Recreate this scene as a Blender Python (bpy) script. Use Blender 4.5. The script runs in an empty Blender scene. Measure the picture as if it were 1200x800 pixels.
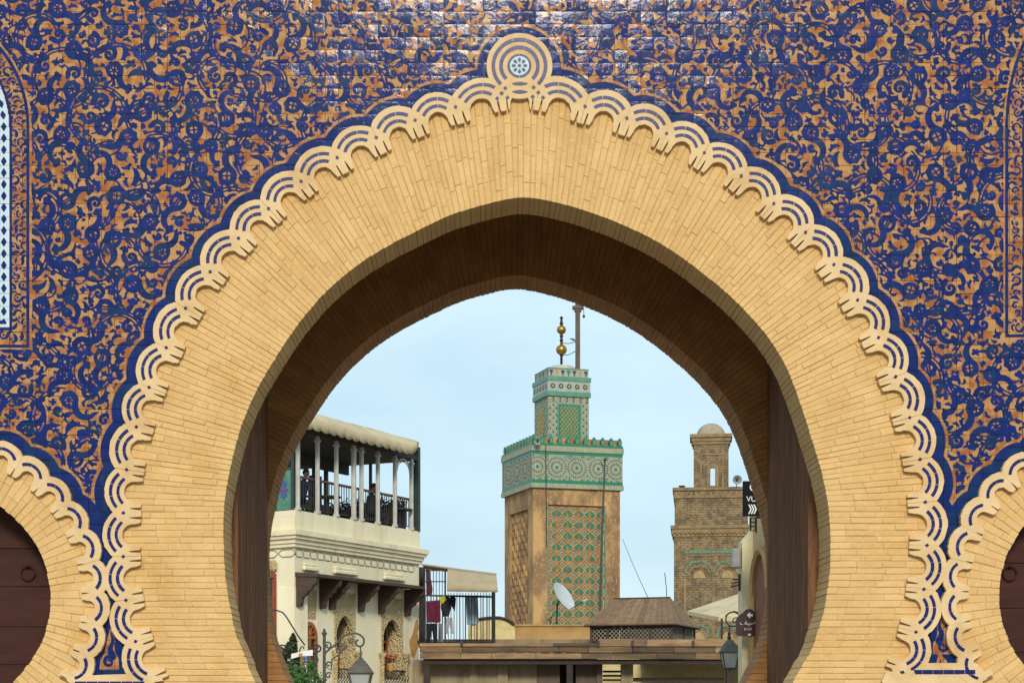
import bpy, bmesh, math, random
import numpy as np
from mathutils import Vector, Matrix
from mathutils.geometry import tessellate_polygon

scene = bpy.context.scene
col = scene.collection
R = math.radians
random.seed(7)
rng = np.random.default_rng(11)

# ------------------------------------------------------------------ camera
D = 14.0            # camera to the gate's front face
EYE = 1.65
SC = 150.0          # photo pixels per metre on the gate's front face
VX, VY = 560.0, 825.0
cam_d = bpy.data.cameras.new('camera')
cam = bpy.data.objects.new('camera', cam_d)
col.objects.link(cam)
cam.location = (0, -D, EYE)
cam.rotation_euler = (R(90), 0, 0)
cam_d.sensor_width = 36.0
cam_d.lens = 36.0 * (SC * D) / 1200.0
cam_d.shift_x = (600 - VX) / 1200.0
cam_d.shift_y = (VY - 400) / 1200.0
cam_d.clip_end = 5000
scene.camera = cam

# ------------------------------------------------------------------ sky and sun
SUN_EL, SUN_AZ = R(28.3), R(1.5)      # azimuth off the line behind the camera, + = from the right
w = bpy.data.worlds.new('World')
scene.world = w
w.use_nodes = True
nt = w.node_tree
bg = nt.nodes['Background']
sky = nt.nodes.new('ShaderNodeTexSky')
sky.sky_type = 'NISHITA'
sky.sun_disc = False
sky.sun_elevation = SUN_EL
sky.sun_rotation = R(180) + SUN_AZ
sky.air_density = 1.0
sky.dust_density = 1.5
sky.ozone_density = 1.0
# thin high cloud veil over the sky
tc = nt.nodes.new('ShaderNodeTexCoord')
mp = nt.nodes.new('ShaderNodeMapping')
mp.inputs['Scale'].default_value = (1.0, 1.0, 3.0)
nz = nt.nodes.new('ShaderNodeTexNoise')
nz.inputs['Scale'].default_value = 2.2
nz.inputs['Detail'].default_value = 6
nz.inputs['Roughness'].default_value = 0.55
rmp = nt.nodes.new('ShaderNodeMapRange')
rmp.inputs[1].default_value = 0.3
rmp.inputs[2].default_value = 0.75
rmp.inputs[3].default_value = 0.72
rmp.inputs[4].default_value = 0.95
mix = nt.nodes.new('ShaderNodeMixRGB')
veil = nt.nodes.new('ShaderNodeMixRGB')
veil.inputs[1].default_value = (5.8, 8.1, 9.5, 1)
veil.inputs[2].default_value = (7.4, 9.5, 10.5, 1)
nz2 = nt.nodes.new('ShaderNodeTexNoise')
nz2.inputs['Scale'].default_value = 5.0
nz2.inputs['Detail'].default_value = 5
rm2 = nt.nodes.new('ShaderNodeMapRange')
rm2.inputs[1].default_value = 0.35
rm2.inputs[2].default_value = 0.68
nt.links.new(mp.outputs[0], nz2.inputs['Vector'])
nt.links.new(nz2.outputs['Fac'], rm2.inputs[0])
nt.links.new(rm2.outputs[0], veil.inputs[0])
nt.links.new(veil.outputs[0], mix.inputs[2])
nt.links.new(tc.outputs['Generated'], mp.inputs[0])
nt.links.new(mp.outputs[0], nz.inputs['Vector'])
nt.links.new(nz.outputs['Fac'], rmp.inputs[0])
nt.links.new(rmp.outputs[0], mix.inputs[0])
nt.links.new(sky.outputs[0], mix.inputs[1])
nt.links.new(mix.outputs[0], bg.inputs[0])
bg.inputs[1].default_value = 0.10
sd = bpy.data.lights.new('sun', 'SUN')
sd.energy = 2.7
sd.angle = R(11)
sd.color = (1.0, 0.93, 0.80)
so = bpy.data.objects.new('sun', sd)
col.objects.link(so)
so.location = (0, -30, 30)
so.rotation_euler = Vector((math.sin(SUN_AZ) * math.cos(SUN_EL), -math.cos(SUN_AZ) * math.cos(SUN_EL), math.sin(SUN_EL))).to_track_quat('Z', 'Y').to_euler()
vs = scene.view_settings
scene.display_settings.display_device = 'sRGB'
vs.view_transform = 'Standard'
vs.look = 'None'
vs.exposure = 0.08
vs.gamma = 1.0
vs.use_curve_mapping = False
scene.cycles.max_bounces = 8
scene.cycles.caustics_reflective = False
scene.cycles.caustics_refractive = False

# ------------------------------------------------------------------ helpers
def W(px, py, y=0.0):
    """photo pixel at depth y behind the gate's front face -> world point"""
    k = (D + y) / D / SC
    return Vector(((px - VX) * k, y, EYE + (VY - py) * k))

def wloc(o):
    v = Vector((0, 0, 0))
    while o is not None:
        v = v + o.location
        o = o.parent
    return v

def tag(o, label=None, cat=None, group=None, kind=None):
    if label: o['label'] = label
    if cat: o['category'] = cat
    if group: o['group'] = group
    if kind: o['kind'] = kind
    return o

def thing(name, loc, label, cat, group=None):
    o = bpy.data.objects.new(name, None)
    o.empty_display_size = 0.2
    col.objects.link(o)
    o.location = loc
    return tag(o, label, cat, group)

def link(name, me, parent=None):
    o = bpy.data.objects.new(name, me)
    col.objects.link(o)
    if parent is not None:
        o.parent = parent
    return o

class MB:
    """collects shapes given in world coordinates and links them as one mesh object"""
    def __init__(s):
        s.v = []; s.f = []; s.M = None
    def add(s, vs, fs):
        b = len(s.v)
        if s.M is not None:
            vs = [s.M @ Vector(p) for p in vs]
        s.v += [tuple(p) for p in vs]
        s.f += [tuple(i + b for i in f) for f in fs]
        return s
    def box(s, a, b):
        x0, y0, z0 = a; x1, y1, z1 = b
        vs = [(x0,y0,z0),(x1,y0,z0),(x1,y1,z0),(x0,y1,z0),(x0,y0,z1),(x1,y0,z1),(x1,y1,z1),(x0,y1,z1)]
        return s.add(vs, [(0,3,2,1),(4,5,6,7),(0,1,5,4),(1,2,6,5),(2,3,7,6),(3,0,4,7)])
    def hexa(s, p):
        """8 points: bottom ring 0-3, top ring 4-7"""
        return s.add(p, [(0,3,2,1),(4,5,6,7),(0,1,5,4),(1,2,6,5),(2,3,7,6),(3,0,4,7)])
    def cbox(s, a, b, c=0.01):
        """box with chamfered edges"""
        bm = bmesh.new()
        mat = Matrix.Translation([(a[i]+b[i])/2 for i in range(3)]) @ Matrix.Diagonal([abs(b[i]-a[i]) for i in range(3)] + [1])
        bmesh.ops.create_cube(bm, size=1, matrix=mat)
        bmesh.ops.bevel(bm, geom=bm.edges[:], offset=c, segments=1, affect='EDGES')
        vs = [v.co.copy() for v in bm.verts]
        for i, v in enumerate(bm.verts): v.index = i
        s.add(vs, [[v.index for v in f.verts] for f in bm.faces])
        bm.free()
        return s
    def prism(s, poly, ext):
        """planar polygon of 3d points extruded by vector ext"""
        n = len(poly)
        poly = [Vector(p) for p in poly]; ext = Vector(ext)
        tris = tessellate_polygon([poly])
        vs = poly + [p + ext for p in poly]
        fs = [tuple(t) for t in tris] + [tuple(i + n for i in reversed(t)) for t in tris]
        fs += [(i, (i+1) % n, (i+1) % n + n, i + n) for i in range(n)]
        return s.add(vs, fs)
    def tube(s, pts, r, n=8, cap=True, closed=False):
        pts = [Vector(p) for p in pts]
        rr = r if isinstance(r, (list, tuple)) else [r] * len(pts)
        vs = []; fs = []
        up = Vector((0, 0, 1)); prev = None
        m = len(pts)
        for i, p in enumerate(pts):
            if closed:
                t = pts[(i+1) % m] - pts[i-1]
            else:
                t = pts[min(i+1, m-1)] - pts[max(i-1, 0)]
            if t.length < 1e-9: t = Vector((0, 0, 1))
            t.normalize()
            if prev is None:
                a = t.cross(up)
                if a.length < 1e-3: a = t.cross(Vector((1, 0, 0)))
            else:
                a = prev - t * prev.dot(t)
                if a.length < 1e-4: a = t.cross(up)
            a.normalize(); prev = a
            b = t.cross(a)
            for k in range(n):
                q = 2 * math.pi * k / n
                vs.append(p + (a * math.cos(q) + b * math.sin(q)) * rr[i])
        for i in range(m if closed else m - 1):
            i2 = (i + 1) % m
            for k in range(n):
                fs.append((i*n+k, i*n+(k+1) % n, i2*n+(k+1) % n, i2*n+k))
        if cap and not closed:
            fs.append(tuple(reversed(range(n)))); fs.append(tuple(range((m-1)*n, m*n)))
        return s.add(vs, fs)
    def lathe(s, c, prof, n=16):
        """prof: (radius, z) pairs round the vertical axis through c"""
        c = Vector(c); vs = []; fs = []
        for r, z in prof:
            for k in range(n):
                q = 2 * math.pi * k / n
                vs.append(c + Vector((r * math.cos(q), r * math.sin(q), z)))
        for i in range(len(prof) - 1):
            for k in range(n):
                fs.append((i*n+k, i*n+(k+1) % n, (i+1)*n+(k+1) % n, (i+1)*n+k))
        fs.append(tuple(reversed(range(n)))); fs.append(tuple(range((len(prof)-1)*n, len(prof)*n)))
        return s.add(vs, fs)
    def mesh(s, name, mat, off=Vector((0, 0, 0)), smooth=False):
        me = bpy.data.meshes.new(name)
        me.from_pydata([(p[0]-off.x, p[1]-off.y, p[2]-off.z) for p in s.v], [], s.f)
        if mat: me.materials.append(mat)
        bm = bmesh.new(); bm.from_mesh(me)
        bmesh.ops.recalc_face_normals(bm, faces=bm.faces[:])
        bm.to_mesh(me); bm.free()
        if smooth:
            me.polygons.foreach_set('use_smooth', [True] * len(me.polygons))
        me.update()
        return me
    def build(s, name, mat, parent=None, smooth=False, kind=None):
        off = wloc(parent) if parent is not None else Vector((0, 0, 0))
        o = link(name, s.mesh(name, mat, off, smooth), parent)
        if kind: o['kind'] = kind
        return o

def smooth_angle(o, deg=35):
    me = o.data
    me.polygons.foreach_set('use_smooth', [True] * len(me.polygons))
    bm = bmesh.new(); bm.from_mesh(me)
    for e in bm.edges:
        if len(e.link_faces) == 2:
            e.smooth = e.calc_face_angle(0) < R(deg)
    bm.to_mesh(me); bm.free()
    return o

def catmull(pts, step=4.0):
    pts = [np.array(p, float) for p in pts]
    out = []
    P = [2*pts[0]-pts[1]] + pts + [2*pts[-1]-pts[-2]]
    for i in range(1, len(P) - 2):
        p0, p1, p2, p3 = P[i-1], P[i], P[i+1], P[i+2]
        n = max(2, int(np.linalg.norm(p2-p1) / step))
        for k in range(n):
            t = k / n
            out.append(0.5 * (2*p1 + (p2-p0)*t + (2*p0-5*p1+4*p2-p3)*t*t + (3*p1-p0-3*p2+p3)*t**3))
    out.append(pts[-1])
    return np.array(out)

class Curve2:
    """arc-length parametrised 2d polyline with a smoothed normal (left-hand side of travel)"""
    def __init__(s, pts):
        s.p = np.array(pts, float)
        s.l = np.concatenate([[0], np.cumsum(np.linalg.norm(np.diff(s.p, axis=0), axis=1))])
        s.L = s.l[-1]
    def at(s, u):
        return np.array([np.interp(u, s.l, s.p[:, 0]), np.interp(u, s.l, s.p[:, 1])])
    def tan(s, u, h=6.0):
        t = s.at(min(u + h, s.L)) - s.at(max(u - h, 0))
        return t / (np.linalg.norm(t) + 1e-9)

# ------------------------------------------------------------------ materials
MATS = {}
def nd(nt, typ, **kw):
    n = nt.nodes.new(typ)
    for k, v in kw.items():
        if k.startswith('i_'):
            key = k[2:]
            n.inputs[int(key) if key.isdigit() else key.replace('_', ' ')].default_value = v
        else:
            setattr(n, k, v)
    return n

def material(name, c1, c2=None, rough=0.8, scale=6.0, detail=6, bump=0.15, bscale=None, metal=0.0, stain=None, stain_amt=0.5,
             stain_scale=1.2, stretch=(1, 1, 1), coat=0.0, rand=0.0, spec=0.5, lo=0.35, hi=0.65, bdist=0.01, speck=None):
    """procedural surface: two-tone noise, optional stain blotches with a shape of their own, bump, per-object value jitter"""
    m = bpy.data.materials.new(name)
    m.use_nodes = True
    nt = m.node_tree
    b = nt.nodes['Principled BSDF']
    L = nt.links.new
    if c2 is None: c2 = tuple(x * 0.75 for x in c1)
    tc = nd(nt, 'ShaderNodeTexCoord')
    geo = nd(nt, 'ShaderNodeNewGeometry')
    mp = nd(nt, 'ShaderNodeMapping'); mp.inputs['Scale'].default_value = stretch
    L(geo.outputs['Position'], mp.inputs[0])
    n1 = nd(nt, 'ShaderNodeTexNoise', i_Scale=scale, i_Detail=detail, i_Roughness=0.6)
    L(mp.outputs[0], n1.inputs['Vector'])
    mr = nd(nt, 'ShaderNodeMapRange', i_1=lo, i_2=hi)
    L(n1.outputs['Fac'], mr.inputs[0])
    mx = nd(nt, 'ShaderNodeMixRGB')
    mx.inputs[1].default_value = (*c1, 1); mx.inputs[2].default_value = (*c2, 1)
    L(mr.outputs[0], mx.inputs[0])
    out = mx.outputs[0]
    if stain is not None:
        n2 = nd(nt, 'ShaderNodeTexNoise', i_Scale=stain_scale, i_Detail=8, i_Roughness=0.65)
        L(mp.outputs[0], n2.inputs['Vector'])
        m2 = nd(nt, 'ShaderNodeMapRange', i_1=0.52, i_2=0.72, i_3=0.0, i_4=stain_amt)
        L(n2.outputs['Fac'], m2.inputs[0])
        x2 = nd(nt, 'ShaderNodeMixRGB'); x2.inputs[2].default_value = (*stain, 1)
        L(m2.outputs[0], x2.inputs[0]); L(out, x2.inputs[1])
        out = x2.outputs[0]
    if speck is not None:
        n3 = nd(nt, 'ShaderNodeTexNoise', i_Scale=scale * 9, i_Detail=3)
        L(mp.outputs[0], n3.inputs['Vector'])
        m3 = nd(nt, 'ShaderNodeMapRange', i_1=0.58, i_2=0.68, i_3=0.0, i_4=0.6)
        L(n3.outputs['Fac'], m3.inputs[0])
        x3 = nd(nt, 'ShaderNodeMixRGB'); x3.inputs[2].default_value = (*speck, 1)
        L(m3.outputs[0], x3.inputs[0]); L(out, x3.inputs[1])
        out = x3.outputs[0]
    if rand > 0:
        oi = nd(nt, 'ShaderNodeAttribute'); oi.attribute_name = 'tone'
        m4 = nd(nt, 'ShaderNodeMapRange', i_3=1 - rand, i_4=1 + rand)
        L(oi.outputs['Fac'], m4.inputs[0])
        hs = nd(nt, 'ShaderNodeHueSaturation')
        L(m4.outputs[0], hs.inputs['Value']); L(out, hs.inputs['Color'])
        out = hs.outputs[0]
    L(out, b.inputs['Base Color'])
    b.inputs['Roughness'].default_value = rough
    b.inputs['Metallic'].default_value = metal
    b.inputs['Specular IOR Level'].default_value = spec
    b.inputs['Coat Weight'].default_value = coat
    if bump > 0:
        nb = nd(nt, 'ShaderNodeTexNoise', i_Scale=bscale or scale * 4, i_Detail=8, i_Roughness=0.65)
        L(mp.outputs[0], nb.inputs['Vector'])
        bp = nd(nt, 'ShaderNodeBump', i_Strength=bump, i_Distance=bdist)
        L(nb.outputs['Fac'], bp.inputs['Height'])
        L(bp.outputs[0], b.inputs['Normal'])
    MATS[name] = m
    return m

def set_tone(me, val):
    """per-piece tone (0..1) as a mesh attribute"""
    a = me.attributes.new('tone', 'FLOAT', 'FACE')
    if np.isscalar(val):
        a.data.foreach_set('value', np.full(len(me.polygons), val, dtype=np.float32))
    else:
        a.data.foreach_set('value', np.asarray(val, dtype=np.float32))
# ================================================================== the gate
# outlines in photo pixels on the gate's front face
DIAM_L = [(588,113),(534,129),(487,144.5),(441.6,164.6),(396,188),(354,215.6),(316,247.4),(281,282),(248,321),(219.4,363.4),
          (196.8,409.2),(176.8,455.4),(162,501.6),(150.6,551.2),(146.8,601.6),(146.6,652.4),(149.8,703.2),(161,751.2),(180,799)]
DIAM_R = [(630,112),(685,128.4),(733.6,142),(780,160),(824,182.5),(867,209.4),(905,241.6),(942,275),(975,312.6),(1002.6,354),
          (1027,397.6),(1047,443),(1063.4,490.8),(1075.4,539.4),(1081.6,589),(1083.6,639.4),(1080,690.4),(1070.6,740.4),(1055,787)]
INTR_L = [(606,232),(598,233),(580,238),(536,250),(504,264.5),(470,281),(438,299),(412,317),(380,345),(350,380),(336,401),(316,432),(300,460),
          (288,487),(280,510),(273,538),(268,560),(264,584),(262.4,608),(263,640),(264,666),(266.5,690),(272,720),(278,745),(296,790),(318,835),(335,870)]
INTR_R = [(612,232),(630,233.5),(650,238),(680,246),(708,256),(740,269),(772,285.5),(800,303.5),(833,329),(863,355),(890,384),(910,411),(925,440),
          (935,467),(944,494),(952,520),(960,545),(966,570),(970.7,600),(972.5,640),(971.5,673),(968,698),(962,727),(953,753),(942,776),(925,805),(905,840),(893,870)]
Y_RING, Y_BACK0, Y_BACK1 = 0.448, 2.52, 3.07
RC = (614.0, 600.0)

intr_path = np.concatenate([catmull(INTR_L)[::-1], catmull(INTR_R)])
for _ in range(14):
    ip_ = intr_path.copy()
    ip_[1:-1] = intr_path[1:-1]*0.5 + (intr_path[:-2] + intr_path[2:])*0.25
    ip_[intr_path[:, 1] > 735] = intr_path[intr_path[:, 1] > 735]
    intr_path = ip_
GY = VY + EYE * SC     # ground line on the front face, in pixels
guide = np.concatenate([catmull([(609,110)] + DIAM_L[:-1] + [(177,797)])[::-1], catmull([(609,110)] + DIAM_R[:-1] + [(1056,789)])[1:]])

def band_mat(*a, **k): return material(*a, **k)
M_brick = material('limewashed_brick', (0.655, 0.425, 0.178), (0.585, 0.36, 0.135), rough=0.85, scale=3.5, bump=0.55, bscale=32, rand=0.05,
                   stain=(0.54, 0.28, 0.075), stain_amt=0.65, stain_scale=1.7, bdist=0.012, speck=(0.70, 0.47, 0.21))
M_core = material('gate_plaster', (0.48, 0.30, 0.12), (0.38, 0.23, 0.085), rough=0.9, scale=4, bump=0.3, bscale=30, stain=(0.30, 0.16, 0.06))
M_trim = material('cream_plaster', (0.69, 0.49, 0.265), (0.61, 0.415, 0.20), rough=0.85, scale=5, bump=0.5, bscale=30, stain=(0.46, 0.24, 0.07), stain_amt=0.6, stain_scale=2.6)
M_grout = material('tile_mortar', (0.22, 0.17, 0.13), (0.14, 0.11, 0.10), rough=0.95, scale=9, bump=0.3)
M_wood = material('weathered_door_wood', (0.235, 0.112, 0.055), (0.12, 0.055, 0.027), rough=0.9, spec=0.15, scale=5.0, stretch=(6, 3.0, 0.5), bump=0.5, bscale=22, bdist=0.01, rand=0.10, stain=(0.15, 0.095, 0.06), stain_amt=0.6)
M_maroon = material('maroon_door_paint', (0.055, 0.017, 0.012), (0.036, 0.011, 0.008), rough=0.7, spec=0.2, scale=4, stretch=(0.6, 1, 3), bump=0.25, bscale=18, rand=0.04)
M_iron = material('dark_iron', (0.035, 0.033, 0.032), (0.06, 0.05, 0.045), rough=0.6, scale=12, bump=0.1, metal=0.6)

def glaze(name, c, rough=0.22, var=0.25):
    m = material(name, c, tuple(x * (1 - var) for x in c), rough=rough, spec=0.2, scale=7, bump=0.12, bscale=16, bdist=0.006)
    return m
M_blue = glaze('blue_glaze', (0.006, 0.015, 0.13), 0.3)
M_pale = glaze('pale_blue_glaze', (0.42, 0.58, 0.62))

# painted tile: blue arabesque on orange and tan ground, the drawing stored as a distance on the tile's own points
def tile_material():
    m = bpy.data.materials.new('painted_tile'); m.use_nodes = True
    nt = m.node_tree; b = nt.nodes['Principled BSDF']; L = nt.links.new
    at = nd(nt, 'ShaderNodeAttribute'); at.attribute_name = 'paint'
    sp = nd(nt, 'ShaderNodeSeparateColor'); L(at.outputs['Color'], sp.inputs[0])
    tn = nd(nt, 'ShaderNodeAttribute'); tn.attribute_name = 'tone'
    geo = nd(nt, 'ShaderNodeNewGeometry')
    # hand-painted ground: tan with orange patches
    n1 = nd(nt, 'ShaderNodeTexNoise', i_Scale=9.0, i_Detail=7, i_Roughness=0.62); L(geo.outputs['Position'], n1.inputs['Vector'])
    og = nd(nt, 'ShaderNodeMapRange', i_1=0.44, i_2=0.58); 
    ad = nd(nt, 'ShaderNodeMath', operation='MULTIPLY_ADD', i_1=0.10, i_2=-0.05); L(tn.outputs['Fac'], ad.inputs[0])
    ad2 = nd(nt, 'ShaderNodeMath', operation='ADD'); L(n1.outputs['Fac'], ad2.inputs[0]); L(ad.outputs[0], ad2.inputs[1])
    L(ad2.outputs[0], og.inputs[0])
    om = nd(nt, 'ShaderNodeMath', operation='MULTIPLY'); L(og.outputs[0], om.inputs[0]); L(sp.outputs['Green'], om.inputs[1])
    gr = nd(nt, 'ShaderNodeMixRGB'); gr.inputs[1].default_value = (0.42, 0.22, 0.078, 1); gr.inputs[2].default_value = (0.30, 0.095, 0.02, 1)
    L(om.outputs[0], gr.inputs[0])
    # cobalt, thin in places, some tiles greener
    n2 = nd(nt, 'ShaderNodeTexNoise', i_Scale=9.0, i_Detail=5); L(geo.outputs['Position'], n2.inputs['Vector'])
    gm = nd(nt, 'ShaderNodeMapRange', i_1=0.55, i_2=0.95, i_3=0.0, i_4=0.75); L(tn.outputs['Fac'], gm.inputs[0])
    gm2 = nd(nt, 'ShaderNodeMath', operation='MULTIPLY'); L(gm.outputs[0], gm2.inputs[0]); L(n2.outputs['Fac'], gm2.inputs[1])
    bl0 = nd(nt, 'ShaderNodeMixRGB'); bl0.inputs[1].default_value = (0.0004, 0.010, 0.082, 1); bl0.inputs[2].default_value = (0.0006, 0.017, 0.145, 1)
    m0 = nd(nt, 'ShaderNodeMapRange', i_1=0.35, i_2=0.65); L(n2.outputs['Fac'], m0.inputs[0]); L(m0.outputs[0], bl0.inputs[0])
    bl = nd(nt, 'ShaderNodeMixRGB'); bl.inputs[2].default_value = (0.003, 0.036, 0.062, 1)
    L(gm2.outputs[0], bl.inputs[0]); L(bl0.outputs[0], bl.inputs[1])
    # brush edge of the drawing
    n3 = nd(nt, 'ShaderNodeTexNoise', i_Scale=60.0, i_Detail=2); L(geo.outputs['Position'], n3.inputs['Vector'])
    e = nd(nt, 'ShaderNodeMath', operation='MULTIPLY_ADD', i_1=0.4, i_2=-0.20); L(n3.outputs['Fac'], e.inputs[0])
    e2 = nd(nt, 'ShaderNodeMath', operation='ADD'); L(sp.outputs['Red'], e2.inputs[0]); L(e.outputs[0], e2.inputs[1])
    ed = nd(nt, 'ShaderNodeMapRange', i_1=-0.22, i_2=0.22); L(e2.outputs[0], ed.inputs[0])
    wh = nd(nt, 'ShaderNodeMixRGB'); wh.inputs[2].default_value = (0.50, 0.60, 0.66, 1)
    wm = nd(nt, 'ShaderNodeMapRange', i_1=0.4, i_2=0.6); L(sp.outputs['Blue'], wm.inputs[0])
    L(wm.outputs[0], wh.inputs[0]); L(gr.outputs[0], wh.inputs[1])
    mx = nd(nt, 'ShaderNodeMixRGB'); L(ed.outputs[0], mx.inputs[0]); L(bl.outputs[0], mx.inputs[1]); L(wh.outputs[0], mx.inputs[2])
    # chips and dirt with a shape of their own
    n4 = nd(nt, 'ShaderNodeTexNoise', i_Scale=30.0, i_Detail=6, i_Roughness=0.7); L(geo.outputs['Position'], n4.inputs['Vector'])
    cm = nd(nt, 'ShaderNodeMapRange', i_1=0.70, i_2=0.74, i_3=0.0, i_4=0.8); L(n4.outputs['Fac'], cm.inputs[0])
    cx = nd(nt, 'ShaderNodeMixRGB'); cx.inputs[2].default_value = (0.42, 0.36, 0.30, 1)
    L(cm.outputs[0], cx.inputs[0]); L(mx.outputs[0], cx.inputs[1])
    L(cx.outputs[0], b.inputs['Base Color'])
    n5 = nd(nt, 'ShaderNodeTexNoise', i_Scale=5.0, i_Detail=6); L(geo.outputs['Position'], n5.inputs['Vector'])
    rr = nd(nt, 'ShaderNodeMapRange', i_1=0.3, i_2=0.7, i_3=0.30, i_4=0.55); L(n5.outputs['Fac'], rr.inputs[0])
    L(rr.outputs[0], b.inputs['Roughness'])
    nb = nd(nt, 'ShaderNodeTexNoise', i_Scale=17.0, i_Detail=5, i_Roughness=0.6); L(geo.outputs['Position'], nb.inputs['Vector'])
    bp = nd(nt, 'ShaderNodeBump', i_Strength=0.26, i_Distance=0.008); L(nb.outputs['Fac'], bp.inputs['Height'])
    L(bp.outputs[0], b.inputs['Normal'])
    b.inputs['Specular IOR Level'].default_value = 0.06
    b.inputs['Coat Weight'].default_value = 0.22
    b.inputs['Coat Roughness'].default_value = 0.07
    L(bp.outputs[0], b.inputs['Coat Normal'])
    return m
M_tile = tile_material()

gate = thing('city_gate', W(614, GY), 'monumental blue tiled city gate with scalloped horseshoe arch framing the street', 'gate')

# ------------------------------------------------------------------ lobes of the scalloped trim
def make_frames(junctions, inward_ref):
    """per lobe: the two neighbouring junctions; returns local (t, n) -> pixel mappers; n > 0 points away from inward_ref"""
    out = []
    J = [np.array(j, float) for j in junctions]
    nrm = []
    for i in range(len(J)):
        t = J[min(i+1, len(J)-1)] - J[max(i-1, 0)]
        t /= np.linalg.norm(t)
        n = np.array([t[1], -t[0]])
        if np.dot(n, J[i] - np.array(inward_ref(J[i]))) < 0: n = -n
        nrm.append(n)
    for i in range(len(J) - 1):
        out.append((J[i], J[i+1], nrm[i], nrm[i+1]))
    return out

def lobe_map(fr, half):
    a, b, na, nb = fr
    c = (a + b) / 2
    chord = b - a; Lc = np.linalg.norm(chord)
    nm = (na + nb); nm /= np.linalg.norm(nm)
    bow = 0.03 * Lc
    def f(t, n):
        s = (t / half + 1) / 2
        p = a + (b - a) * s + nm * bow * (1 - (2*s-1)**2)
        nn = na * (1 - s) + nb * s; nn /= np.linalg.norm(nn)
        return p + nn * n
    return f

def arc_pts(cx, cn, r, a0, a1, k):
    return [(cx + r * math.sin(a), cn + r * math.cos(a)) for a in np.linspace(a0, a1, k)]

def lobe_outline(half, Rb, Ro, cn, tip, slots):
    """closed outline of one lobe in (t, n): outer arc, junction edge, prongs, bite"""
    am = math.asin(half / Ro)
    pts = arc_pts(0, cn, Ro, -am, am, 17)
    right = []
    x = half
    for s, wd, dp in slots:          # slots from the junction towards the bite
        right += [(half - s + wd, tip), (half - s + wd * 0.35, dp), (half - s - wd * 0.2, dp), (half - s - wd * 0.9, tip)]
    start = (half, tip) if not slots or slots[0][0] - slots[0][1] > 0.01 else None
    seq = ([start] if start else []) + right
    ab = math.radians(80)
    bx = Rb * math.sin(ab)
    seq += [(Rb + 2.2, tip), (Rb + 0.3, cn - 2.5)]
    bite = arc_pts(0, cn, Rb, math.radians(88), -math.radians(88), 13)
    left = [(-a, b) for a, b in reversed(seq)]
    return pts + seq + bite + left

T_TRIM = 0.068
def world_prism(mb, pts2, y_front, y_back):
    poly = [W(p[0], p[1], 0) for p in pts2]
    poly = [Vector((p.x, y_front, p.z)) for p in poly]
    mb.prism(poly, (0, y_back - y_front, 0))

def bevel_front(o, wd=0.006):
    bv = o.modifiers.new('soft_edge', 'BEVEL'); bv.width = wd; bv.segments = 2; bv.limit_method = 'ANGLE'; bv.angle_limit = R(50)
    return o

lobe_discs = []      # (cx, cy, r) for the blue band round the trim
def strip_pts(f, r, cn, a0, a1, wd, k=7):
    return [f(*p) for p in arc_pts(0, cn, r + wd/2, a0, a1, k)] + [f(*p) for p in arc_pts(0, cn, r - wd/2, a1, a0, k)]

def build_trim(junctions, ref, spec, parent, skip=()):
    for li, fr in enumerate(make_frames(junctions, ref)):
        if li in skip: continue
        half = spec['half']
        f = lobe_map(fr, half)
        jit = 1 + random.uniform(-0.03, 0.03)
        out = [f(*p) for p in lobe_outline(half, spec['Rb'], spec['Ro'] * jit, spec['cn'], spec['tip'], spec['slots'])]
        out = [np.array(p) + np.array([random.gauss(0, 0.22), random.gauss(0, 0.22)]) for p in out]
        mb = MB(); yf = -T_TRIM + random.uniform(-0.0025, 0.0025)
        world_prism(mb, out, yf, 0.01)
        o = mb.build('scallop', M_trim, parent); bevel_front(o)
        c = f(0, spec['cn']); lobe_discs.append((c[0], c[1], spec['Ro']))
        for r, wd, am in spec['arcs']:
            mb = MB(); npc = 3
            e = [-am + 2 * am * (k + (random.uniform(-0.12, 0.12) if 0 < k < npc else 0)) / npc for k in range(npc + 1)]
            for k in range(npc):
                world_prism(mb, strip_pts(f, r, spec['cn'], e[k] + 0.012, e[k+1] - 0.012, wd * random.uniform(0.92, 1.08)), yf - 0.003, yf + 0.02)
            mb.build('blue_inlay', M_blue, parent)
        if spec['diamond']:
            mb = MB(); d = 2.1
            x = half
            world_prism(mb, [f(x - 0.01, spec['cn'] + 12.2 + 2.4), f(x + d, spec['cn'] + 12.2), f(x, spec['cn'] + 12.2 - 2.4), f(x - d, spec['cn'] + 12.2)], yf - 0.006, yf + 0.02)
            mb.build('blue_inlay', M_blue, parent)

trim = MB(); 
trim_root = bpy.data.objects.new('scalloped_trim', None); col.objects.link(trim_root); trim_root.parent = gate
SPEC_MAIN = dict(half=25, Rb=12, Ro=36, cn=-12, tip=-20.5, diamond=True, slots=[(5.6, 1.7, -7.5)],
                 arcs=[(27.6, 3.7, R(44)), (19.0, 3.7, R(49))])
# slots: each lobe carries the slot on its own side of the junction
mj = DIAM_L[::-1] + DIAM_R
def ref_main(j): return RC if j[1] < 600 else (RC[0], j[1])
build_trim(mj, ref_main, SPEC_MAIN, trim_root, skip=(len(DIAM_L) - 1,))

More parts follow.
